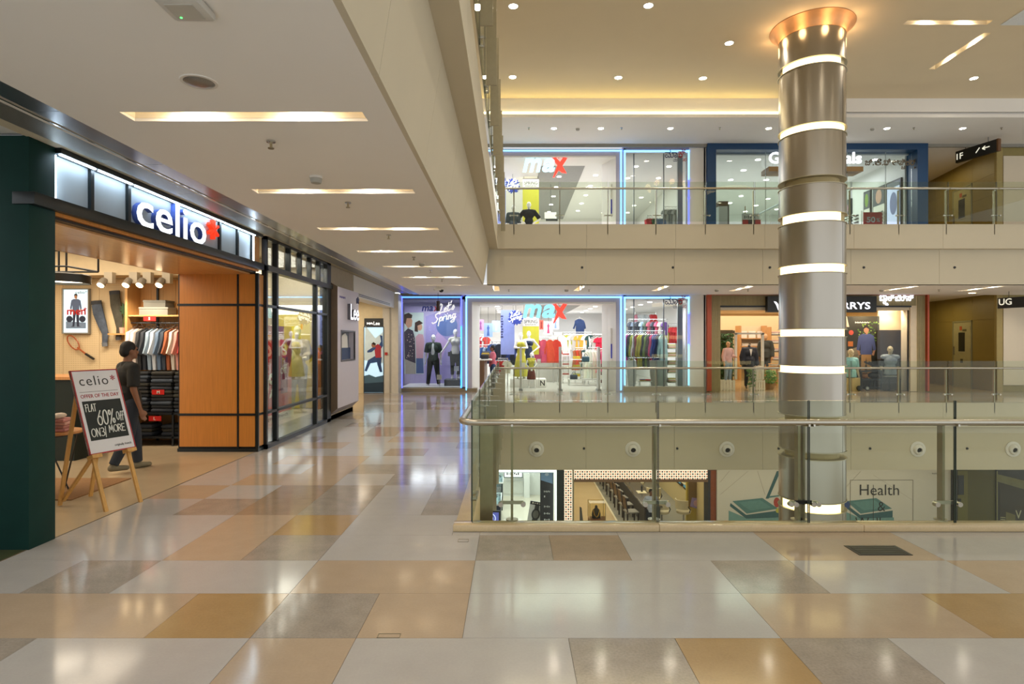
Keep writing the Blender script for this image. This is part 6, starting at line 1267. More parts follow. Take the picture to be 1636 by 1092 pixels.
figure('mannequin', 'tan headed mannequin in a grey suit behind the dress form', 'mannequin', (px(1223, 23.2), 23.2, .25), -.5, 1.75, False, ('down', 'down'), ('stand', 'stand'), SK, (('jacket', M('#3a3d38', .85)), ('trousers', M('#33342f', .85))), None, None, .018)
figure('mannequin', 'tan mannequin in pink shirt and blue trousers before the green wall', 'mannequin', (px(1163, 21), 21.0, .2), .4, 1.5, False, ('down', 'fwd'), ('stand', 'stand'), SK, (('shirt', M('#d8b0a8', .8), {'sleeve': .9}), ('trousers', M('#8fa3b8', .85))), None, None, .018)
MB().box(px(1163, 21)-.2, px(1163, 21)+.2, 20.98, 21.45, 0, .2).build('low_block', M('#c9a878', .5), None, 'low tan block under the pink shirted mannequin', 'block')
MB().box(px(1223, 23.2)-.3, px(1223, 23.2)+.3, 22.9, 23.5, 0, .25).build('low_block', M('#8a6a44', .5), None, 'brown block under the grey suited mannequin', 'block')
wf = wood('#b98a55', .5)
t = thing('shelving_unit', 'wood framed wall shelving with white prints and folded shirts', 'shelving', (px(1202, 26), 26, 0)); a, b = px(1183, 26), px(1224, 26)
for x in (a, b): MB().box(x-.04, x+.04, 26, 26.5, 0, pz(520, 26)).build('side', wf, t)
for z in (.5, 1.0, 1.45, 1.8): MB().box(a, b, 26, 26.5, z, z+.04).build('shelf', wf, t)
MB().box(a, b, 26.45, 26.5, .3, pz(520, 26)).build('back', M('#d8c8a8', .6), t)
for k in range(3):
    for z in (.54, 1.04, 1.49): stack(2 if z < 1.4 else 3, ['#d8d2c6', '#e6e2da', '#b8b2a8'], (a+.25+.38*k, 26.2, z), 0, 'shirt', 'of the %s pile on the %s wood shelf' % (ORDS[k], 'low' if z < 1 else 'middle' if z < 1.4 else 'upper'), 'folded shirts on the wood framed shelving', FOLD, .9)
    MB().box(a+.1+.38*k, a+.4+.38*k, 26.3, 26.33, 1.84, 2.15).build('shelf_print', M('#e8e4e0', .6), None, 'white print leaning on the top wood shelf, %s from the left' % ORDS[k], 'print', 'prints on the top wood shelf')
t = thing('folding_table', 'wood display table with tan and white folded clothes', 'table', (px(1236, 22), 22, 0)); a, b = px(1225, 22), px(1252, 22); MB().box(a, b, 21.7, 22.5, .70, .74).build('tabletop', wf, t)
for x in (a+.04, b-.04):
    for y in (21.74, 22.46): MB().box(x-.025, x+.025, y-.025, y+.025, 0, .70).build('leg', wf, t)
for k in range(3): stack(4-k % 2, ['#b98a55', '#c79a60', '#d8d2c6'], (a+.22+.28*k, 21.95, .74), .1, 'trousers', 'of the %s pile on the wood table' % ('left', 'middle', 'right')[k], 'folded trousers on the wood table', FOLD, .8)
t = thing('shelving_unit', 'tall shelving with folded shirts left of the column', 'shelving', (px(1243, 25), 25, 0)); a, b = px(1232, 25), px(1262, 25)
for z in (.9, 1.25, 1.6, 1.95): MB().box(a, b, 25, 25.4, z, z+.03).build('shelf', BLACK, t); [stack(3, ['#e6e2da', '#d8d2c6', '#c9a0a0'], (a+.2+.37*k, 25.2, z+.03), 0, 'shirt', '%s pile %s tall shelf near the column' % (('left', 'right')[k], ORDS[(.9, 1.25, 1.6, 1.95).index(z)]), 'folded shirts near the column', FOLD, .9) for k in range(2)]
for x in (a, b): MB().box(x-.02, x+.02, 25, 25.4, 0, 2.3).build('upright', wf, t)
# right half: print of a man, slatted board, two mannequins and a cart
f = FR(20.95); p = poster('fashion_print', 'large dark print of a man in a blue shirt before greenery', f, px(1343, 20.95), px(1404, 20.95), 0, pz(505, 20.95), M('#2c2a1e', .5), 0, .03)
def BP(nm, pts, h, c): return shape(f, p, nm, [(px(x, 20.95), pz(y, 20.95)) for x, y in pts], M(h, .6), .03+c)
BP('print', [(1346, 505), (1352, 505), (1356, 522), (1346, 522)], '#c9b9a0', 0); BP('print', [(1350, 560), (1372, 553), (1372, 603), (1350, 603)], '#8a7a60', .0); BP('print', [(1354, 545), (1362, 545), (1362, 553), (1354, 553)], '#c06a28', .001); BP('print', disc(1359, 531, 4, 4, 10), '#c04a38', .001)
r_ = random.Random(3)
for k in range(60): BP('printed_leaf', disc(1370+r_.random()*33, 514+r_.random()*30, 1.4, 1.2, 6, r_.random()), r_.choice(('#5c7a34', '#7a9440', '#3f5a28')), .001+.0004*k/30)
for k in range(24): BP('printed_step', [(1350+r_.random()*45, 560+k*1.8), (1358+r_.random()*46, 560+k*1.8), (1358+r_.random()*40, 561+k*1.8)], r_.choice(('#a09070', '#5a4e3a')), .002)
sc_ = pz(519, 20.95)-pz(606, 20.95); person_print(f, p, px(1383, 20.95), pz(606, 20.95), sc_, M('#a87858', .6), M('#241a14', .6), M('#48507a', .6), M('#b08450', .6), .034)
text('print', '~~~~~~~~~~~~~', f, px(1365, 20.95), pz(516, 20.95), M('#d8d0c0', .5), w=.5, h=.05, depth=.001, c=.034, parent=p)
S_(MB().box(px(1404, 20.95), px(1452, 20.95), 20.96, 21.02, 0, 2.95), 'wall_back', BW)
t = thing('slatted_board', 'dark brown slatted display board beside the print', 'board', (px(1427, 20.82), 20.82, 0)); a, b = px(1404, 20.82), px(1450, 20.82); DB = wood('#3a2c1c', .3, False); MB().box(a, b, 20.82, 20.92, 0, pz(527, 20.82)).build('backing', DB, t)
for k in range(22): MB().box(a+.06, b-.22, 20.79, 20.82, .2+.085*k, .265+.085*k).build('slat', DB, t)
MB().box(a+.0, a+.05, 20.76, 20.82, 0, pz(527, 20.82)).build('edge', DB, t); MB().box(b-.2, b, 20.77, 20.82, 0, pz(527, 20.82)).build('edge', DB, t)
BEI = M('#c4b48e', .5)
t = thing('polo_stand', 'beige block stand carrying the aqua polo mannequin', 'stand', (px(1359, 20.45), 20.45, 0)); MB().box(px(1347, 20.45), px(1371, 20.45), 20.3, 20.6, 0, pz(603, 20.45)).build('body', M('#b8a26e', .5), t, bevel=.01)
def halfbody(lab, x, Y, zbase, zt, cl, rz, sleeve, dark=None):
    H = (zt-zbase)/.49; r = thing('mannequin', lab, 'mannequin', (px(x, Y), Y, zbase-.48*H)); r.rotation_euler = (0, 0, rz); ORG[r.name] = Vector()
    j = joints(H, False, ('down', 'down'), ('stand', 'stand')); sgm = [s for s in body_segs(j, H, False, True, True)]
    link(seg_mesh(sgm, .016), 'body', BEI, r)
    if dark: link(seg_mesh(torso_cloth(j, H, False, sleeve=.48, g=.011, hem=.49), .016), 'shirt', M(dark, .8), r); link(seg_mesh(torso_cloth(j, H, False, sleeve=0, g=.022, hem=.49), .016), 'vest', M(cl, .8, noise=.1), r)
    else:
        link(seg_mesh(torso_cloth(j, H, False, sleeve=sleeve, hem=.49), .016), 'polo_shirt', M(cl, .8, noise=.1), r); MB().lathe([(.055, 0), (.065, .0), (.06, .05), (.05, .05)], (0, .01, j['nk'].z-.045), 16, closed=True).build('collar', M('#23302f', .8), r)
    return r, H
halfbody('beige half mannequin in an aqua polo shirt right of the column', 1359, 20.42, pz(603, 20.42), pz(559, 20.42)-.0, '#86b8b4', .15, .45)
r, H = halfbody('beige half mannequin in a pale grey vest with dark sleeves', 1422, 20.45, pz(599, 20.45), pz(554.5, 20.45), '#9aa3aa', -.25, .45, '#2b2d2e')
t = thing('mannequin_pole', 'black pole stand under the grey vest mannequin', 'stand', (px(1420, 20.45), 20.45, 0)); MB().cyl((px(1421, 20.45), 20.45, .02), (px(1421, 20.45), 20.45, pz(600, 20.45)), .02).build('pole', BLACK, t); MB().cyl((px(1421, 20.45), 20.45, 0), (px(1421, 20.45), 20.45, .02), .18, n=20).build('base', BLACK, t); MB().box(px(1412, 20.45), px(1434, 20.45), 20.35, 20.55, pz(600, 20.45)-.03, pz(600, 20.45)).build('tray', M('#b9b2a0', .4), t)
t = thing('wheeled_cart', 'black metal trolley with two wheels and a bag between the mannequins', 'cart', (px(1390, 20.4), 20.4, 0)); Y = 20.3; c2 = lambda x, y, yy=0: (px(x, Y), Y+yy, pz(y, Y))
for yy in (0, .25):
    for L in ([(1374, 593), (1409, 592)], [(1376, 593), (1376, 620)], [(1408, 592), (1408, 622)], [(1376, 606), (1408, 606)], [(1398, 606), (1396, 619)], [(1380, 619), (1408, 619)], [(1388, 578), (1409, 588)]): MB().bar(c2(*L[0], yy), c2(*L[1], yy), .045, .045).build('frame_bar', BLACK, t)
MB().box(px(1376, Y), px(1408, Y), Y, Y+.25, pz(593, Y), pz(592, Y)).build('tray', wood('#4a3a28', .4), t)
for x in (1372, 1384): MB().cyl(c2(x, 619.5, -.06), c2(x, 619.5, -.01), .085, n=18).build('wheel', BLACK, t); 
MB().cyl(c2(1384, 619.5, -.075), c2(1384, 619.5, -.06), .05, n=14).build('hub', M('#9aa09c', .4), t)
t = thing('duffel_bag', 'black duffel bag hanging on the trolley', 'bag', c2(1398, 605, .13)); MB().ball(c2(1399, 599.5, .13), (.19, .12, .11), 16, 10).build('body', M('#191b1e', .6), t); MB().tube([c2(1395, 597, .13), c2(1399, 593.8, .13), c2(1403, 597, .13)], .012, 6).build('handle', M('#191b1e', .6), t)
MB().ball(c2(1385, 600, .13), (.10, .10, .10), 14, 10).build('leather_ball', M('#8a5a28', .5), None, 'brown leather ball on the trolley frame', 'ball')

# ================================================================== OPTICIAN (upper floor)
z = UP; BLU = M('#0f3d66', .35, noise=.04)
os_ = thing('optician_shopfront', 'optician shop front with deep blue frame and glass panes upstairs', 'shopfront', (ux(1303), FY, UP))
def ob(nm, x0, x1, y0, y1, c0, c1, mat, zb=None): return MB().fbox(ff, ux(x0), ux(x1), vz(y1) if zb is None else zb, vz(y0), c0, c1).build(nm, mat, os_, smooth=False)
ob('frame', 1128, 1141.5, 229, 0, -.4, .15, BLU, UP); ob('frame', 1141.5, 1461, 229, 241, -.4, .15, BLU); ob('frame', 1461, 1478, 229, 0, -.4, .15, BLU, UP)
for a, b in ((1141.5, 1226), (1226, 1300), (1300, 1357), (1357, 1419), (1419, 1461)): ob('pane', a+.3, b-.3, 241, 0, -.15, -.14, GF, UP+.05)
for x in (1226, 1300, 1357, 1419): ob('glass_joint', x-.4, x+.4, 241, 0, -.155, -.13, M('#aab4b0', .3), UP+.05)
ob('sill', 1141.5, 1461, 359, 361, -.2, .02, M('#8a8d8a', .4), UP); ob('inner_jamb', 1141.5, 1147, 241, 0, -.5, -.16, SHOPW, UP)
x0, x1 = ux(1130), ux(1476)
OW = M('#dfe3de', .55, noise=.01)
S_(MB().box(x0, x1, FY, 30, UP-.2, UP), 'floor', SHOPF); S_(MB().box(x0, x1, 30, 30.1, UP, UP+3.3), 'wall_back', OW); S_(MB().box(x0, x0+.1, FY+.4, 30, UP, UP+3.3), 'wall_left', OW); S_(MB().box(ux(1458), x1, FY+.4, 30, UP, UP+3.3), 'wall_right', OW); S_(MB().box(x0, x1, FY+.3, 30, UP+3.12, UP+3.22), 'ceiling', OW)
for i in range(7):
    for xi, x in enumerate((7.2, 8.6, 10, 11.4, 12.7)):
        y = 20.9+1.3*i+(.5 if int(x) % 2 else 0); tt = thing('downlight', 'small ceiling downlight in the optician shop, %s row, %s from the left' % (ORDS[i], ORDS[xi]), 'ceiling light', (x, y, UP+3.12), 'downlights of the optician'); MB().cyl((x, y, UP+3.108), (x, y, UP+3.12), .09, n=12).build('lamp', E('#fffdf6', 10), tt)
for y in (21.0, 22.2, 23.6): light('SPOT', (12.6, y, UP+3.05), 60, COOL, .05, rot=(0, .35, 0), spot=1.6)
sgn = thing('shop_sign', 'white glowing GKB Opticals letters on a brown ledge upstairs', 'sign', (ux(1302), FY-.1, vz(272)))
fo = FR(FY-.15); LO = E('#f6fbff', 1.4); text('lettering', 'GKB Opticals', fo, px(1228, FY-.15), pz(267, FY-.15), LO, w=px(1376, FY-.15)-px(1228, FY-.15), h=.50, depth=.04, bold=.02, parent=sgn)
MB().fbox(ff, ux(1226), ux(1376), vz(275), vz(267.5), -.5, .12).build('ledge', wood('#8a6a3a', .5, False), sgn)
kn = thing('local_sign', 'dark bronze local script letters on the optician glass', 'sign', (ux(1420), FY, vz(266)))
a, b = ux(1381), vz(264.5)
for s, x, w_, y, h, mt in (('ಜಿ', 0, .24, 0, .2, 0), ('.', .26, .04, 0, .04, 0), ('ಕೆ', .33, .22, 0, .22, 0), ('.', .57, .04, 0, .04, 0), ('ಬಿ', .63, .22, 0, .22, 0), ('ಆ', .92, .22, 0, .17, 1), ('ಪಿ', 1.15, .19, 0, .22, 1), ('ಟ', 1.22, .12, -.13, .12, 1), ('ಕ', 1.35, .17, 0, .2, 1), ('ಲ್', 1.52, .2, 0, .22, 1), ('ಸ', 1.64, .09, -.11, .10, 1)): text('letter', s, ff, a+x, b+y, M('#6a5a40', .4), w=w_, h=h, depth=.03, c=.02, bold=.008, parent=kn)
rw = RF(ux(1458))            # right wall of the optician; a = -Y
def wallpanel(lab, xa, xb, ytop, mats, bottom=UP+.3):
    Xw = ux(1458); Ya, Yb_ = Xw*FL/(xa-818), Xw*FL/(xb-818); zt = pz(ytop, (Ya+Yb_)/2)
    t = thing('eyewear_display', lab, 'display', (Xw, (Ya+Yb_)/2, bottom)); MB().fbox(rw, -Ya, -Yb_, bottom, zt, .0, .06).build('frame', M('#20262a', .4), t, smooth=False); MB().fbox(rw, -Ya+.04, -Yb_-.04, bottom+.04, zt-.06, .06, .065).build('board', mats, t, smooth=False)
    return t, -Ya+.04, -Yb_-.04, zt-.06
t, a, b, zt = wallpanel('tall lit blue and white poster panel on the optician wall nearest the glass', 1419, 1442, 288, E('#b8c4e6', .8)); MB().fbox(rw, a, b, zt-.18, zt, .065, .07).build('print', M('#6a7480', .5), t); shape(rw, t, 'printed_face', disc((a+b)/2, zt-.75, .2, .4, 16), M('#7f8cc0', .5), .066)
def eyew(lab, xa, xb, ytop, colr):
    t, a, b, zt = wallpanel(lab, xa, xb, ytop, M('#e6e8da', .5)); zm = zt-.62; MB().fbox(rw, a, b, zm, zt, .066, .07).build('print', M('#4c545a', .5), t); shape(rw, t, 'printed_face', disc((a+b)/2, zm+.32, min(.18, (b-a)*.3), .26, 14), M(colr, .6), .071)
    m = MB()
    n = max(2, int((b-a)/.16))
    for i in range(9):
        MB().fbox(rw, a, b, UP+.45+.12*i, UP+.46+.12*i, .06, .13).build('shelf', SHOPW, t)
        for k in range(n): m.fbox(rw, a+(k+.2)*(b-a)/n, a+(k+.8)*(b-a)/n, UP+.49+.12*i, UP+.52+.12*i, .1, .12)
    m.build('spectacles', BLACK, t, kind='stuff', smooth=False)
eyew('black framed display of spectacles under a portrait print on the optician wall', 1397, 1417, 298, '#c9a08a'); eyew('second spectacles display with green print further back on the optician wall', 1382, 1393, 305, '#7a9a40'); eyew('third spectacles display with pink print deeper in the optician', 1346, 1362, 320, '#c88aa0')
t = thing('spectacle_rack', 'narrow white rack of black spectacles on the optician wall', 'rack', (ux(1458), 25, UP+.2)); MB().fbox(rw, -24.3, -23.0, UP+.2, UP+1.8, 0, .04).build('board', OW, t); m = MB()
for i in range(11):
    for k in range(3): m.fbox(rw, -24.2+.4*k, -23.95+.4*k, UP+.35+.13*i, UP+.38+.13*i, .04, .10)
m.build('spectacles', BLACK, t, kind='stuff', smooth=False)
f = FR(20.75); p = poster('sale_sign', 'red fifty percent sale sign standing behind the optician glass', f, px(1379, 20.75), px(1409, 20.75), UP, pz(339, 20.75), M('#b0222c', .5), 0, .02); text('print', '50', f, px(1384, 20.75), pz(355.5, 20.75), M('#b8c4d0', .5), w=.3, h=.2, depth=.003, c=.021, bold=.03, parent=p); text('print', '%', f, px(1399.5, 20.75), pz(354.5, 20.75), M('#b8c4d0', .5), w=.12, h=.13, depth=.003, c=.021, bold=.02, parent=p)
t = thing('display_case', 'glass spectacle display case with brown top behind the left optician pane', 'display case', (px(1153, 20.9), 21, UP)); a, b = px(1147, 20.9), px(1161, 20.9); MB().box(a, b, 20.8, 21.1, UP, pz(330, 20.9)).build('body', M('#d4dada', .4), t); MB().box(a-.01, b+.01, 20.78, 21.12, pz(330, 20.9), pz(322.5, 20.9)).build('top', wood('#5a3f22', .5), t); MB().box(b, b+.05, 20.8, 21.1, UP, pz(328, 20.9)).build('side', M('#4c4c4a', .4), t)
m = MB()
for i in range(7):
    for k in range(2): m.box(a+.03+.13*k, a+.12+.13*k, 20.78, 20.8, UP+.1+.1*i, UP+.14+.1*i)
m.build('spectacles', BLACK, t, kind='stuff', smooth=False)
f = FR(21.0); p = poster('offer_sign', 'white and red offer sign on an easel in the left optician window', f, px(1185, 21), px(1213, 21), UP, pz(341, 21), M('#d8dada', .5), 0, .02); MB().fbox(f, px(1186, 21), px(1215, 21), UP, pz(351, 21), .02, .025).build('print', M('#c02a26', .5), p); MB().fbox(f, px(1195, 21), px(1206, 21), UP, pz(351, 21), .025, .028).build('print', M('#3a2a2c', .5), p)
text('print', '~~~~~~~', f, px(1188, 21), pz(349, 21), M('#7a7f84', .5), w=.4, h=.1, depth=.002, c=.021, parent=p)
for x in (1191, 1203): MB().bar((px(x, 21), 21.03, UP), (px(x+(1 if x > 1195 else 0), 21), 21.03, pz(329, 21)), .03, .02).build('easel_leg', wood('#b09468', .5), p)
t = thing('stair_rail', 'slanting pale handrail rising inside the optician to the right', 'handrail', (px(1230, 24), 24, UP)); MB().cyl((px(1212, 24), 24, pz(342, 24)), (px(1256, 24), 24, pz(320, 24)), .035).build('rail', M('#8a9490', .4), t)
for x, y in ((1216, 340), (1230, 333), (1244, 326)): MB().cyl((px(x, 24), 24, UP), (px(x, 24), 24, pz(y, 24)), .012).build('baluster', CHROME, t)

# ================================================================== SIDE CORRIDORS AT THE RIGHT, BOTH STOREYS
CRM = M('#c9b27a', .5, noise=.03); DRW = M('#a8a077', .45)
def corridor(z, up):
    lo = 'upper' if up else 'lower'; g0, g1 = (16.3, 20.2), (17.2, 25.3); d = Vector((g1[0]-g0[0], g1[1]-g0[1], 0)); L = d.length; d.normalize(); n = Vector((-d.y, d.x, 0))
    fc = TF((g0[0], g0[1], z), tuple(d), (0, 0, 1), tuple(n))
    t = struct('wall_right', (g0[0], g0[1], z)); hgt = 3.36
    MB().fbox(fc, 0, L, 0, hgt, -.15, -.03).build('backing', OLIVE, t, smooth=False)
    da0, da1 = 1.28, 2.52
    for a0, a1 in ((0, da0), (da0, da1), (da1, 3.8), (3.8, L)):
        for b0, b1 in ((0, .8), (.8, 1.75), (1.75, 2.45), (2.45, hgt)):
            if a0 == da0 and b0 < 2.4: continue
            MB().fbox(fc, a0+.003, a1-.003, b0+.003, b1-.003, -.03, 0).build('panel', OLIVE, t, smooth=False)
    dr = struct('door_%d' % (2 if up else 1), (16.6, 21.8, z)); dr['label'] = 'pale door with narrow dark window in the olive %s corridor wall' % lo
    MB().fbox(fc, da0+.04, da1-.04, 0, 2.40, -.02, .012).build('leaf', DRW, dr); MB().fbox(fc, 1.72, 2.12, 1.32, 2.02, .012, .02).build('window_pane', M('#15160f', .2), dr)
    for q in ((da0, da0+.05, 0, 2.45), (da1-.05, da1, 0, 2.45), (da0, da1, 2.40, 2.45)): MB().fbox(fc, *q, -.02, .03).build('frame', M('#8f8a66', .45), dr)
    MB().fbox(fc, 1.70, 2.14, 1.29, 1.32, .012, .024).build('sill', M('#b8b290', .4), dr); MB().fbox(fc, 1.85, 2.0, .9, 1.05, .012, .02).build('plate', M('#44442c', .5), dr)
    MB().fbox(fc, 1.9, 2.05, 2.1, 2.25, .012, .02).build('notice', M('#b0542c', .5), dr); MB().fbox(fc, 1.62, 1.86, 2.06, 2.14, .012, .02).build('notice', M('#5a5638', .5), dr)
    for b in (.5, 1.3, 2.1): MB().fbox(fc, 1.315, 1.345, b, b+.14, .012, .035).build('hinge', BRONZE, dr)
    MB().fbox(fc, 2.40, 2.44, 1.2, 1.5, .012, .05).build('handle', BRONZE, dr)
    S_(MB().box(13.8, 17.4, 25.3, 25.4, z, z+3.36), 'wall_back', CRM)
    dd = struct('door_%d' % (4 if up else 3), (15.6, 25.3, z))
    for a, b in ((15.15, 16.0), (16.02, 16.87)): MB().box(a, b, 25.25, 25.3, z, z+2.1).build('leaf', M('#b3a878', .45), dd); 
    for x in (15.93, 16.09): MB().tube([(x, 25.25, z+1.3), (x, 25.18, z+1.27), (x, 25.18, z+.95), (x, 25.25, z+.92)], .015, 8).build('handle', BRONZE, dd)
    for a, b in ((15.1, 15.35), (16.6, 16.85)): MB().box(a, b, 25.23, 25.25, z+1.1, z+1.45).build('push_plate', M('#2c2a1c', .4), dd)
    S_(MB().box(14.0, 17.3, 25.1, 25.3, z+2.28, z+2.42), 'trim_%d' % (21 if up else 20), M('#4a431f', .5))
    MB().box(15.2, 15.5, 25.07, 25.1, z+2.43, z+2.56).build('exit_sign', M('#7a3a1c', .5), None, 'small brown sign above the far double doors of the %s corridor' % lo, 'sign')
    S_(MB().box(13.8, 13.92, 20.4, 25.3, z, z+3.36), 'wall_left', CRM)
    S_(MB().box(13.9, 18, 20.1, 25.4, z-.2, z), 'floor', M('#a08a58', .18, noise=.05)); S_(MB().box(13.8, 18, 20.1, 25.4, z+3.30, z+3.4), 'ceiling', CEIL)
    S_(MB().box(16.3, ux(1602), 20.1, 20.2, z, z+3.36), 'wall_front', M('#a08c50', .5)); S_(MB().box(ux(1602), 26, 20.12, 20.2, z, z+3.36), 'wall_front', M('#8f8048', .5))
    a = ux(1603)
    while a < 19: MB().box(a, a+2.4, 20.09, 20.12, z+.22, z+3.0).build('pale_wall_panel', M('#d9cbb2', .45, noise=.01), None, ('large pale wall panel beside the %s corridor at the right edge' % lo) if a < 17 else 'pale wall panel of the %s floor outside the frame' % lo, 'wall panel'); a += 2.42
    light('AREA', (15.5, 22.8, z+3.2), 24, (1, .82, .45), 1, 2)
    if not up: tt = thing('downlight', 'small downlight in the %s corridor ceiling' % lo, 'ceiling light', (px(1553, 19.3), 19.3, z+3.25 if not up else LZ)); zz = 3.25 if not up else LZ
    if not up: MB().cyl((px(1553, 19.3), 19.3, zz-.006), (px(1553, 19.3), 19.3, zz), .09, n=16).build('lamp', E('#ffe0a8', 20), tt)
    # hanging direction sign
    p0, p1 = (Vector((15.10, 20.35, 0)), Vector((15.45, 19.05, 0))) if up else (Vector((15.40, 18.96, 0)), Vector((15.85, 17.5, 0)))
    zb, zt = (7.75, 8.14) if up else (2.73, 3.06)
    dd_ = (p1-p0).normalized(); nn = Vector((dd_.y, -dd_.x, 0)); fs2 = TF((p0.x, p0.y, 0), tuple(dd_), (0, 0, 1), tuple(nn)); Ls = (p1-p0).length
    s = thing('hanging_sign', 'black hanging direction sign reading %s near the %s corridor' % ('1F' if up else 'UG', lo), 'sign', (p0.x, p0.y, zb))
    MB().fbox(fs2, 0, Ls, zb, zt, -.10, 0).build('box', M('#15140c', .4), s); MB().fbox(fs2, Ls, Ls+.05, zb, zt, -.11, .01).build('end_cap', M('#6a4420', .4), s)
    text('lettering', '1F' if up else 'UG', fs2, .04, zb+.10, E('#e8e4d0', .8), h=.2, depth=.006, bold=.01, parent=s)
    if up:
        for L_ in ([(Ls-.45, zb+.22), (Ls-.22, zb+.22)], [(Ls-.45, zb+.22), (Ls-.36, zb+.28)], [(Ls-.45, zb+.22), (Ls-.36, zb+.16)]): MB().bar(fs2.p(*L_[0], .004), fs2.p(*L_[1], .004), .03, .008, tuple(nn)).build('arrow', E('#e8e4d0', .8), s)
        MB().bar(fs2.p(Ls-.66, zb+.14, .004), fs2.p(Ls-.54, zb+.28, .004), .03, .008, tuple(nn)).build('symbol', E('#e8e4d0', .8), s)
    for a in (.3, Ls-.3): MB().cyl(fs2.p(a, zt, -.05), fs2.p(a, LZ if up else 3.25, -.05), .008).build('rod', DARK, s)
corridor(0, False); corridor(UP, True)
# ================================================================== LOWER FLOOR SEEN THROUGH THE NEAR GLASS
Z = -UP
S_(MB().box(-8, 26, 1.5, 20.1, Z-.2, Z), 'floor', terrazzo('#b5a88f', .06))
S_(MB().box(-8, 26, 16.68, 20.1, -1.88, -1.82), 'ceiling', CEIL)
S_(MB().box(-8, 26, 20.1, 20.2, -2.66, -1.8), 'wall_back', WALL)
S_(MB().box(-8, -7.9, 5.4, 20.1, Z, -.5), 'wall_left', WALL)
def l_(x): return ux(x)
# ---- watch shop
ws = thing('watch_shopfront', 'watch shop front outlined by a white light tube on the floor below', 'shopfront', (0, FY, Z))
WT = E('#f2faff', 4)
MB().fbox(ff, -5, l_(889), vz(753.5), vz(750.5), -.06, .02).build('light_tube', WT, ws); MB().fbox(ff, l_(886.5), l_(889), Z, vz(753.5), -.06, .02).build('light_tube', WT, ws)
MB().fbox(ff, l_(889), l_(901), Z, vz(750), -.5, .05).build('pier', M('#0e1f18', .3), ws)
MB().fbox(ff, -5, l_(886), vz(755), vz(753.6), -.3, -.02).build('lintel', M('#9aa4a6', .4), ws)
WS = M('#dfe2de', .5, noise=.01)
S_(MB().box(-5, 1.7, FY, 25.8, Z-.2, Z), 'floor', terrazzo('#d8d2bf', .03)); S_(MB().box(-5, 1.7, 25.8, 25.9, Z, -1.9), 'wall_back', WS); S_(MB().box(1.62, 1.72, FY+.3, 25.8, Z, -1.9), 'wall_right', WS); S_(MB().box(-5, 1.7, FY+.2, 25.8, -2.0, -1.9), 'ceiling', WS); S_(MB().box(-5.1, -5, FY, 25.8, Z, -1.9), 'wall_left', WS)
Yk = 25.6
wc = thing('white_cabinet', 'white panelled cupboard wall at the back of the watch shop', 'cabinet', (px(820, Yk), Yk, Z))
MB().box(px(800, Yk), px(845, Yk), Yk, Yk+.18, Z, pz(754, Yk)).build('body', WS, wc)
for a, b in ((803, 819), (820, 836)): MB().box(px(a, Yk), px(b, Yk), Yk-.03, Yk, pz(788, Yk), pz(768, Yk)).build('door', M('#d3d6cf', .45), wc)
MB().box(px(837, Yk), px(846, Yk), Yk-.3, Yk, Z, pz(754, Yk)).build('pilaster', WS, wc)
f = FR(25.4); p = poster('wall_screen', 'black framed white price screen high on the back wall of the watch shop', f, px(806, 25.4), px(834, 25.4), pz(761, 25.4), pz(750, 25.4), E('#eef2f4', .9), 0, .05, (M('#2c3a42', .4), .03))
text('print', '~~~~~~~~', f, px(809, 25.4), pz(758, 25.4), DARK, w=.55, h=.1, depth=.002, c=.051, parent=p)
def vit(lab, x0, x1, y0, y1, Y, dep):
    t = thing('display_counter', lab, 'counter', (px((x0+x1)/2, Y), Y+dep/2, Z)); a, b = px(x0, Y), px(x1, Y); MB().box(a, b, Y, Y+dep, Z, pz(y1, Y)).build('body', M('#2c3438', .4), t); MB().box(a-.02, b+.02, Y-.02, Y+dep+.02, pz(y1, Y), pz(y1, Y)+.05).build('tray', WS, t); MB().box(a, b, Y, Y+dep, pz(y1, Y)+.05, pz(y0, Y)).build('glass_case', glass('#e6f2f4', .8, 'case_glass'), t, smooth=False)
    r = random.Random(int(x0*7+y0)); n = 12
    for k in range(n):
        cx, cy = a+(.1+.8*r.random())*(b-a), Y+.05+(dep-.1)*r.random(); w_ = thing('wrist_watch', 'tiny watch on display in the %s' % lab.split(' in ')[0], 'watch', (cx, cy, pz(y1, Y)+.05), 'watches in the ' + lab.split(' in ')[0])
        MB().lathe([(.03, 0), (.045, 0), (.045, .06), (.03, .06)], (cx, cy, pz(y1, Y)+.05), 10, closed=True).build('strap', M(r.choice(('#20262c', '#8c98a4', '#5a4a6a', '#b8c4d0')), .4), w_); MB().cyl((cx, cy-.05, pz(y1, Y)+.085), (cx, cy-.04, pz(y1, Y)+.085), .03, n=10).build('dial', M('#e8eef2', .3), w_)
vit('first glass watch counter in the watch shop, low at the left edge', 784, 800, 790, 807, 21.2, 1.6); vit('second glass watch counter in the watch shop, behind the first', 787, 803, 757, 772, 23.4, 1.0)
f = FR(20.6); p = poster('clock_screen', 'glowing violet screen with a round watch face at the left of the watch shop', f, px(776, 20.6), px(797, 20.6), pz(838, 20.6), pz(817, 20.6), E('#5a62b8', .8), 0, .06, (M('#20262a', .4), .05)); c = (px(784, 20.6), pz(827, 20.6))
ring = MB()
for a0, r0, r1 in ((0, .15, .18), (0, .08, .09)): ring.v += []; pts = [f.p(c[0]+r0*math.cos(i*PI/16), c[1]+r0*math.sin(i*PI/16), .062) for i in range(32)]+[f.p(c[0]+r1*math.cos(i*PI/16), c[1]+r1*math.sin(i*PI/16), .062) for i in range(32)]; ring.add(pts, [(i, (i+1) % 32, 32+(i+1) % 32, 32+i) for i in range(32)])
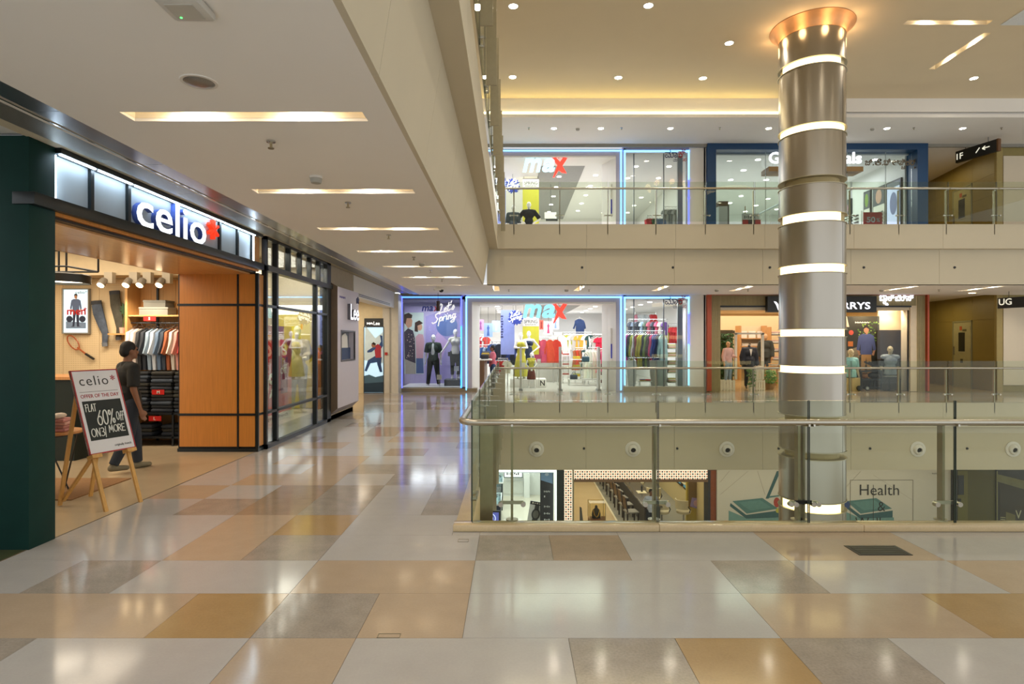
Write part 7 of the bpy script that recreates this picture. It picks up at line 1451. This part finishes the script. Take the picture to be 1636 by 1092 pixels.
ring.build('dial_ring', E('#c4d0ff', 1.2), p, smooth=False, recalc=False, kind='stuff'); MB().poly(f, [(c[0]-.01, c[1]), (c[0]+.01, c[1]), (c[0]+.01, c[1]+.12), (c[0]-.01, c[1]+.12)], .062, .065).build('hand', E('#e8ecff', 1.2), p)
# tilted watch poster and the black logo panel
ftp = TF((px(841, 20.9), 20.9, pz(838, 20.9)), (1, .0, -.17), (.17, 0, 1), (0, -1, 0)); wP, hP = .52, .86
p = thing('watch_poster', 'tilted white poster of a black wristwatch in the watch shop', 'poster', ftp.p(.25, 0)); MB().fbox(ftp, 0, wP, -.3, hP, -.02, 0).build('board', M('#c8cccc', .5), p); MB().fbox(ftp, 0, wP, .74, hP, 0, .004).build('print', M('#23282a', .5), p)
shape(ftp, p, 'printed_strap', [(.19, .74), (.33, .74), (.36, .2), (.33, -.2), (.19, -.2), (.16, .2)], M('#3a3e3e', .5), .004); shape(ftp, p, 'printed_watch', disc(.26, .42, .15, .2, 20), M('#2a2e2e', .5), .006); shape(ftp, p, 'printed_dial', disc(.26, .42, .10, .14, 20), M('#6a6c66', .5), .008)
text('print', '~~~~~~', ftp, .06, .78, WHITE, w=.4, h=.05, depth=.002, c=.005, parent=p)
f = FR(20.7); p = poster('logo_panel', 'black panel with blue picture and white watch logos in the watch shop', f, px(863, 20.7), px(884, 20.7), Z+.3, pz(754, 20.7), M('#22262a', .35), 0, .04); a, b = px(864, 20.7), px(883, 20.7)
shape(f, p, 'print', [(a, pz(754.5, 20.7)), (b, pz(754.5, 20.7)), (b, pz(772, 20.7)), (a+.2, pz(769, 20.7)), (a, pz(766, 20.7))], M('#7fa4cc', .5), .041); shape(f, p, 'print', disc((a+b)/2, pz(757, 20.7), .07, .05), M('#c8d8ee', .5), .044)
for s, y in (('~~~~~~~', 784), ('~~', 792), ('~~~~~', 808), ('~~~~~', 819), ('~~~~', 829)): text('print', s, f, a+.1, pz(y+1.5, 20.7), M('#c4c8c8', .5), w=.22 if len(s) > 3 else .06, h=.06, depth=.002, c=.043, parent=p)
# ---- jeweller with copper lattice
COP = M('#9a5a3a', .35, .6)
def lattice_mat():
    m = bpy.data.materials.new('copper_lattice'); m.use_nodes = True; nt = m.node_tree; n = nt.nodes; l = nt.links; b = n['Principled BSDF']
    g = n.new('ShaderNodeNewGeometry'); sx = n.new('ShaderNodeSeparateXYZ'); cx = n.new('ShaderNodeCombineXYZ'); l.new(g.outputs['Position'], sx.inputs[0]); l.new(sx.outputs[0], cx.inputs[0]); l.new(sx.outputs[2], cx.inputs[1]); mp = n.new('ShaderNodeMapping'); mp.inputs['Scale'].default_value = (9, 9, 9); mp.inputs['Rotation'].default_value = (0, 0, .785); l.new(cx.outputs[0], mp.inputs[0])
    v = n.new('ShaderNodeTexVoronoi'); v.voronoi_dimensions = '2D'; v.inputs['Randomness'].default_value = 0; v.inputs['Scale'].default_value = 1; l.new(mp.outputs[0], v.inputs['Vector'])
    r = n.new('ShaderNodeValToRGB'); r.color_ramp.interpolation = 'CONSTANT'; e = r.color_ramp.elements; e[0].color = lin('#3a2418'); e[1].position = .26; e[1].color = lin('#fff0e2'); q = e.new(.50); q.color = lin('#c07a58'); l.new(v.outputs['Distance'], r.inputs[0])
    l.new(r.outputs[0], b.inputs['Base Color']); l.new(r.outputs[0], b.inputs['Emission Color']); b.inputs['Emission Strength'].default_value = .75; return m
LAT = lattice_mat(); LATD = M('#8a4a2a', .4, .5, noise=.6, scale=60)
js = thing('jeweller_shopfront', 'jeweller shop front framed by a backlit copper lattice on the floor below', 'shopfront', (4.2, FY, Z))
def jb(nm, x0, x1, z0, z1, c0, c1, mat): return MB().fbox(ff, l_(x0), l_(x1), z0, z1, c0, c1).build(nm, mat, js, smooth=False)
jb('lattice_pier', 901, 914, Z, vz(750), -.3, .1, LAT); jb('pier_edge', 914, 916.5, Z, vz(750), -.3, .12, BRONZE); jb('lattice_header', 916.5, 1129, vz(764), vz(750), -.3, .1, LAT); jb('beam', 916.5, 1129, vz(768), vz(764), -.3, .14, wood('#6f5236', .4, False))
jb('lattice_pier', 1133, 1144, Z, vz(750), -.3, .12, LATD); jb('pier_edge', 1129, 1133, Z, vz(750), -.3, .14, DARK)
JW = M('#d6c08a', .5, noise=.04)
xa, xb = l_(902), l_(1144)
S_(MB().box(xa, 3.85, FY, 30, Z-.2, Z), 'floor', M('#d3b98f', .25, noise=.06, scale=1.5)); S_(MB().box(3.85, xb, FY, 30, Z-.2, Z), 'floor', M('#8f8a7c', .5, noise=.08)); S_(MB().box(3.83, 3.90, FY, 30, Z, Z+.006), 'trim_22', M('#ede0c0', .4))
S_(MB().box(xa, xb, 30, 30.1, Z, -1.9), 'wall_back', JW); S_(MB().box(xa, xa+.1, FY+.3, 30, Z, -1.9), 'wall_left', JW); S_(MB().box(xb-.1, xb, FY+.3, 30, Z, -1.9), 'wall_right', JW); S_(MB().box(xa, xb, FY+.3, 30, -2.0, -1.9), 'ceiling', JW)
t = thing('long_counter', 'long dark jewellery counter running back through the jeweller', 'counter', (4.95, 25.5, Z)); MB().box(4.72, 5.28, 21.3, 29.4, Z, Z+.72).build('body', M('#3a332c', .35), t); MB().box(4.66, 5.34, 21.2, 29.5, Z+.72, Z+.76).build('top', M('#544d44', .2), t); MB().box(4.66, 4.70, 21.2, 29.5, Z+.76, Z+.775).build('edge_strip', CHROME, t)
DKC, CRC = M('#2b221c', .5), M('#cfc09a', .6)
ch = thing('dining_chair', 'dark framed chair with striped back at the long jewellery counter, nearest the entrance', 'chair', (0, 0, 0), 'chairs along the jewellery counter')
for x in (-.2, .2):
    for y in (-.2, .2): MB().bar((x, y, 0), (x, y, .44), .04, .04).build('leg', DKC, ch)
MB().box(-.23, .23, -.23, .23, .43, .48).build('seat', M('#8f887c', .7), ch, bevel=.015)
for x in (-.21, .21): MB().bar((x, -.2, .46), (x, -.27, 1.0), .035, .04).build('back_post', DKC, ch)
MB().add([(-.19, -.22, .55), (.19, -.22, .55), (.19, -.275, 1.0), (-.19, -.275, 1.0), (-.19, -.20, .55), (.19, -.20, .55), (.19, -.25, 1.0), (-.19, -.25, 1.0)], [(0, 1, 2, 3), (7, 6, 5, 4), (0, 4, 5, 1), (1, 5, 6, 2), (2, 6, 7, 3), (3, 7, 4, 0)]).build('backrest', M('#6a5238', .6, noise=.4, scale=30), ch)
ORD = ('nearest the entrance', 'second from the entrance', 'third from the entrance', 'fourth from the entrance', 'fifth from the entrance', 'sixth from the entrance', 'farthest from the entrance')
for k in range(7):
    o = ch if k == 0 else copy_tree(ch); o.location = (4.32, 21.7+.98*k, Z); o.rotation_euler = (0, 0, -PI/2+.15); o['label'] = 'dark framed chair with striped back at the long jewellery counter, ' + ORD[k]
oc = thing('tub_chair', 'x', 'chair', (0, 0, 0), 'cream tub chairs'); MB().cyl((0, 0, .0), (0, 0, .03), .24, n=20).build('base', CHROME, oc); MB().cyl((0, 0, .03), (0, 0, .42), .03).build('column', CHROME, oc); MB().cyl((0, 0, .42), (0, 0, .52), .25, .27, 20).build('seat', CRC, oc, bevel=.02)
MB().lathe([(.25, .60), (.29, .60), (.30, .92), (.26, .92)], (0, 0, 0), 16, PI*.1, PI*.9, closed=True).build('backrest', CRC, oc); MB().tube([(-.25, 0, .48), (-.31, .02, .6), (-.27, .1, .72)], .018, 6).build('arm', BLACK, oc); MB().tube([(.25, 0, .48), (.31, .02, .6), (.27, .1, .72)], .018, 6).build('arm', BLACK, oc)
for k, (x, y, r, l) in enumerate(((5.42, 21.6, 2.6, 'cream tub chair right beside the standing man'), (5.55, 23.4, 2.9, 'cream tub chair behind the counter, further back'), (5.5, 26.0, 2.7, 'cream tub chair far back beyond the counter'), (6.2, 21.6, 2.2, 'cream tub chair against the wall displays at the right'))):
    o = oc if k == 0 else copy_tree(oc); o.location = (x, y, Z); o.rotation_euler = (0, 0, r); o['label'] = l
for k, (y, l) in enumerate(((23.2, 'nearest'), (25.6, 'middle'), (27.8, 'farthest'))):
    t = thing('jewel_tray', 'pale jewellery tray on the long counter, '+l, 'tray', (5, y, Z+.76)); MB().box(4.85, 5.2, y-.2, y+.2, Z+.76, Z+.78).build('tray', CRC, t); MB().lathe([(0, 0), (.05, 0), (.03, .04), (.04, .2), (0, .26)], (5.05, y+.05, Z+.78), 12).build('bust', BLACK, t)
figure('person', 'man with dark hair in a grey blue shirt standing in the jeweller', 'person', (px(1040, 20.5), 20.5, Z), .1, 1.56, False, ('behind', 'behind'), ('stand', 'stand'), M('#7a5038', .6), (('shirt', M('#a9b0c0', .8), {'sleeve': .3, 'hem': .5}), ('trousers', M('#20222a', .9))), M('#120e0c', .7), M('#1a1a1a', .5), .013, eyes=True)
t = thing('necklace_case', 'glass case with a gold necklace on a dark bust near the jeweller entrance', 'display case', (px(953, 21.2), 21.2, Z)); a, b = px(941, 21.2), px(966, 21.2); MB().box(a, b, 21.0, 21.5, Z, pz(832, 21.2)).build('plinth', M('#3a2a20', .5), t); MB().box(a, b, 21.0, 21.5, pz(832, 21.2), pz(828, 21.2)).build('base_tray', M('#8a5030', .5), t)
MB().box(a, b, 21.0, 21.5, pz(828, 21.2), pz(801, 21.2)).build('glass_cover', glass('#f4f0dc', .8, 'case_glass'), t, smooth=False)
for x in (a, b):
    for y in (21.0, 21.5): MB().box(x-.008, x+.008, y-.008, y+.008, pz(828, 21.2), pz(801, 21.2)).build('corner_edge', M('#8a8462', .3), t)
cx, zb = px(953, 21.2), pz(828, 21.2); MB().lathe([(0, 0), (.15, 0), (.16, .14), (.13, .28), (.05, .36), (.045, .44), (0, .46)], (cx, 21.28, zb), 16, sy=.5).build('bust', M('#2a241a', .6), t); MB().tube([(cx-.11, 21.19, zb+.30), (cx-.07, 21.17, zb+.14), (cx, 21.16, zb+.06), (cx+.07, 21.17, zb+.14), (cx+.11, 21.19, zb+.30)], .018, 8).build('necklace', M('#d0a848', .25, 1), t)
ft2 = TF((px(925, 21.4), 21.3, pz(838, 21.4)), (1, 0, 0), (.0, .25, 1), (0, -1, .25)); p = thing('floor_stand', 'narrow dark leaning leaflet stand left of the necklace case', 'stand', (px(928, 21.4), 21.3, Z)); MB().poly(ft2, [(0, -.8), (.22, -.8), (.10, .62), (.03, .66)], -.02, 0).build('board', M('#55564e', .4), p)
# wall displays on the right of the jeweller
rj = RF(xb-.1)
for k, (ya, yb, l) in enumerate(((22.6, 23.3, 'nearest'), (23.6, 24.3, 'second'), (24.6, 25.3, 'third'), (25.6, 26.4, 'fourth'), (26.7, 27.5, 'farthest'))):
    t = thing('wall_display', 'lit blue wall showcase on the right jeweller wall, '+l, 'display', (xb-.1, ya, Z+.9), 'blue wall showcases'); MB().fbox(rj, -yb, -ya, Z+.9, Z+2.3, 0, .09).build('frame', M('#2a2620', .4), t, smooth=False); MB().fbox(rj, -yb+.06, -ya-.06, Z+.98, Z+2.22, .09, .10).build('panel', E('#4f8fa8', .5), t, smooth=False); MB().lathe([(0, 0), (.07, 0), (.05, .1), (.08, .3), (0, .4)], (xb-.24, (ya+yb)/2, Z+1.2), 10).build('bust', CRC, t); MB().fbox(rj, -yb+.06, -ya-.06, Z+1.17, Z+1.2, .1, .22).build('shelf', CRC, t)
f = FR(21.9); p = poster('wall_poster', 'brown and violet poster on the yellow wall at the right of the jeweller', f, px(1100, 21.9), px(1121, 21.9), Z+.55, -2.2, M('#7a6234', .5), 0, .03); shape(f, p, 'print', [(px(1102, 21.9), pz(808, 21.9)), (px(1120, 21.9), pz(814, 21.9)), (px(1120, 21.9), pz(796, 21.9)), (px(1105, 21.9), pz(794, 21.9))], M('#9a8ac0', .5), .031); shape(f, p, 'print', disc(px(1112, 21.9), pz(803, 21.9), .1, .12), M('#c8a0b0', .5), .034)
MB().box(px(1096, 22), xb-.1, 21.93, 22.05, Z, -2.0).build('partition', M('#c9b04a', .5, noise=.05), None, 'yellow partition wall carrying the brown poster in the jeweller', 'partition')
# ---- hoarding with printed boxes and lettering
hb = poster('printed_hoarding', 'large taupe hoarding printed with teal boxes and Health and Wellness on the floor below', FR(19.9), px(1145.5, 19.9), px(1523, 19.9), Z, -1.88, M('#c4bcad', .6, noise=.03, scale=1.2), -.1, 0)
f = FR(19.9)
def HP(nm, pts, h, c): return shape(f, hb, nm, [(px(x, 19.9), pz(y, 19.9)) for x, y in pts], M(h, .6, noise=.1), c, .002)
TE1, TE2, TE3 = '#4f7470', '#35585a', '#6a8c86'
for dx in (0, 182):
    HP('printed_box', [(1164+dx, 815), (1190+dx, 826), (1246+dx, 826), (1246+dx, 846), (1164+dx, 846)], TE3, .001); HP('printed_box_side', [(1167+dx, 803), (1192+dx, 822), (1244+dx, 815), (1244+dx, 826), (1192+dx, 828), (1166+dx, 808)], TE2, .003); HP('printed_lid', [(1170+dx, 800), (1218+dx, 795), (1243+dx, 812), (1193+dx, 820)], TE1, .005)
    HP('printed_lid_panel', [(1180+dx, 802), (1214+dx, 798), (1232+dx, 810), (1198+dx, 815)], '#5c827c', .007)
HP('printed_strip', [(1223, 796), (1241, 752), (1247, 752), (1228, 796)], TE2, .002); HP('printed_strip', [(1228, 795), (1247, 792), (1247, 790), (1229, 792)], TE1, .004)
HP('printed_capsule', disc(1241, 802, 5, 8, 14, .4), '#a03a2a', .006); HP('printed_capsule', disc(1350, 806, 8, 7, 14), '#2f4470', .006); HP('printed_capsule', disc(1243, 815, 4, 4, 10), '#b0a83a', .007)
for k, (x0, y0, x1, y1) in enumerate(((1150, 790, 1195, 752), (1210, 752, 1222, 790), (1340, 790, 1375, 752), (1395, 758, 1460, 800), (1150, 770, 1165, 752))): HP('printed_line', [(x0, y0), (x1, y1), (x1+.5, y1), (x0+.5, y0)], '#8a8272', .001)
for q in ([(1358, 766), (1458.5, 766), (1458.5, 766.6), (1358, 766.6)], [(1358, 766), (1358.6, 766), (1358.6, 846), (1358, 846)], [(1458, 766), (1458.6, 766), (1458.6, 846), (1458, 846)]): HP('printed_outline', q, '#6a6252', .009)
HP('panel_joint', [(1394.6, 774), (1395.4, 774), (1395.4, 846), (1394.6, 846)], '#3a362c', .009)
BK = M('#1f1d18', .5)
P19 = lambda x, y: (px(x, 19.9), pz(y, 19.9))
for s, x0, x1, y0, y1 in (('Health', 1373.5, 1436, 773.5, 790.5), ('&', 1402, 1414, 801, 816), ('Wellness', 1366, 1445, 826, 843)): text('print', s, f, px(x0, 19.9), pz(y1, 19.9), BK, w=px(x1, 19.9)-px(x0, 19.9), h=pz(y0, 19.9)-pz(y1, 19.9), depth=.002, c=.012, parent=hb, bold=-.005)
text('print', 'FUTURE OF', f, px(1489, 19.9), pz(757, 19.9), BK, w=.4, h=.045, depth=.002, c=.01, parent=hb)
S_(MB().box(px(1523, 19.9), px(1592, 19.9), 19.95, 20.08, Z, -1.85), 'wall_back', M('#565019', .5, noise=.1)); S_(MB().box(px(1522.5, 19.8), px(1530, 19.8), 19.8, 19.95, Z, -1.85), 'trim_23', M('#1c1a0c', .5))
dq = struct('door_5', (px(1538, 19.95), 19.95, Z)); MB().box(px(1530, 19.9), px(1547, 19.9), 19.92, 19.95, Z, pz(752, 19.9)).build('leaf', M('#6a6426', .5), dq); MB().box(px(1531, 19.9), px(1540, 19.9), 19.90, 19.92, pz(790, 19.9), pz(759, 19.9)).build('window_pane', M('#12120c', .25), dq); MB().box(px(1531.5, 19.9), px(1535.5, 19.9), 19.90, 19.92, pz(801, 19.9), pz(796, 19.9)).build('plate', M('#2c2a14', .5), dq)
hb2 = poster('dark_poster', 'dark photographic poster with white lettering at the far right below', f, px(1592, 19.9), px(1700, 19.9), Z, -1.85, M('#232114', .5, noise=.3, scale=4), -.1, 0)
def DP(nm, pts, h, c): return shape(f, hb2, nm, [(px(x, 19.9), pz(y, 19.9)) for x, y in pts], M(h, .6, noise=.2, scale=5), c, .002)
DP('print', [(1592, 752), (1594, 752), (1594, 846), (1592, 846)], '#7d7a4c', .001); DP('printed_beam', [(1594, 757), (1700, 783), (1700, 800), (1594, 769)], '#77744a', .001); DP('printed_stone', [(1597, 771), (1640, 783), (1640, 840), (1597, 840)], '#37301c', .002); DP('printed_corner', [(1607, 817), (1622, 822), (1622, 835), (1607, 835)], '#6f6838', .004)
text('print', 'V', f, px(1622, 19.9), pz(828, 19.9), M('#c4c09a', .5), w=.2, h=.28, depth=.002, c=.01, parent=hb2)
for k in range(3): DP('printed_rule', [(1598, 825+3.2*k), (1606, 826+3.2*k), (1606, 827.2+3.2*k), (1598, 826.2+3.2*k)], '#a8a478', .006)
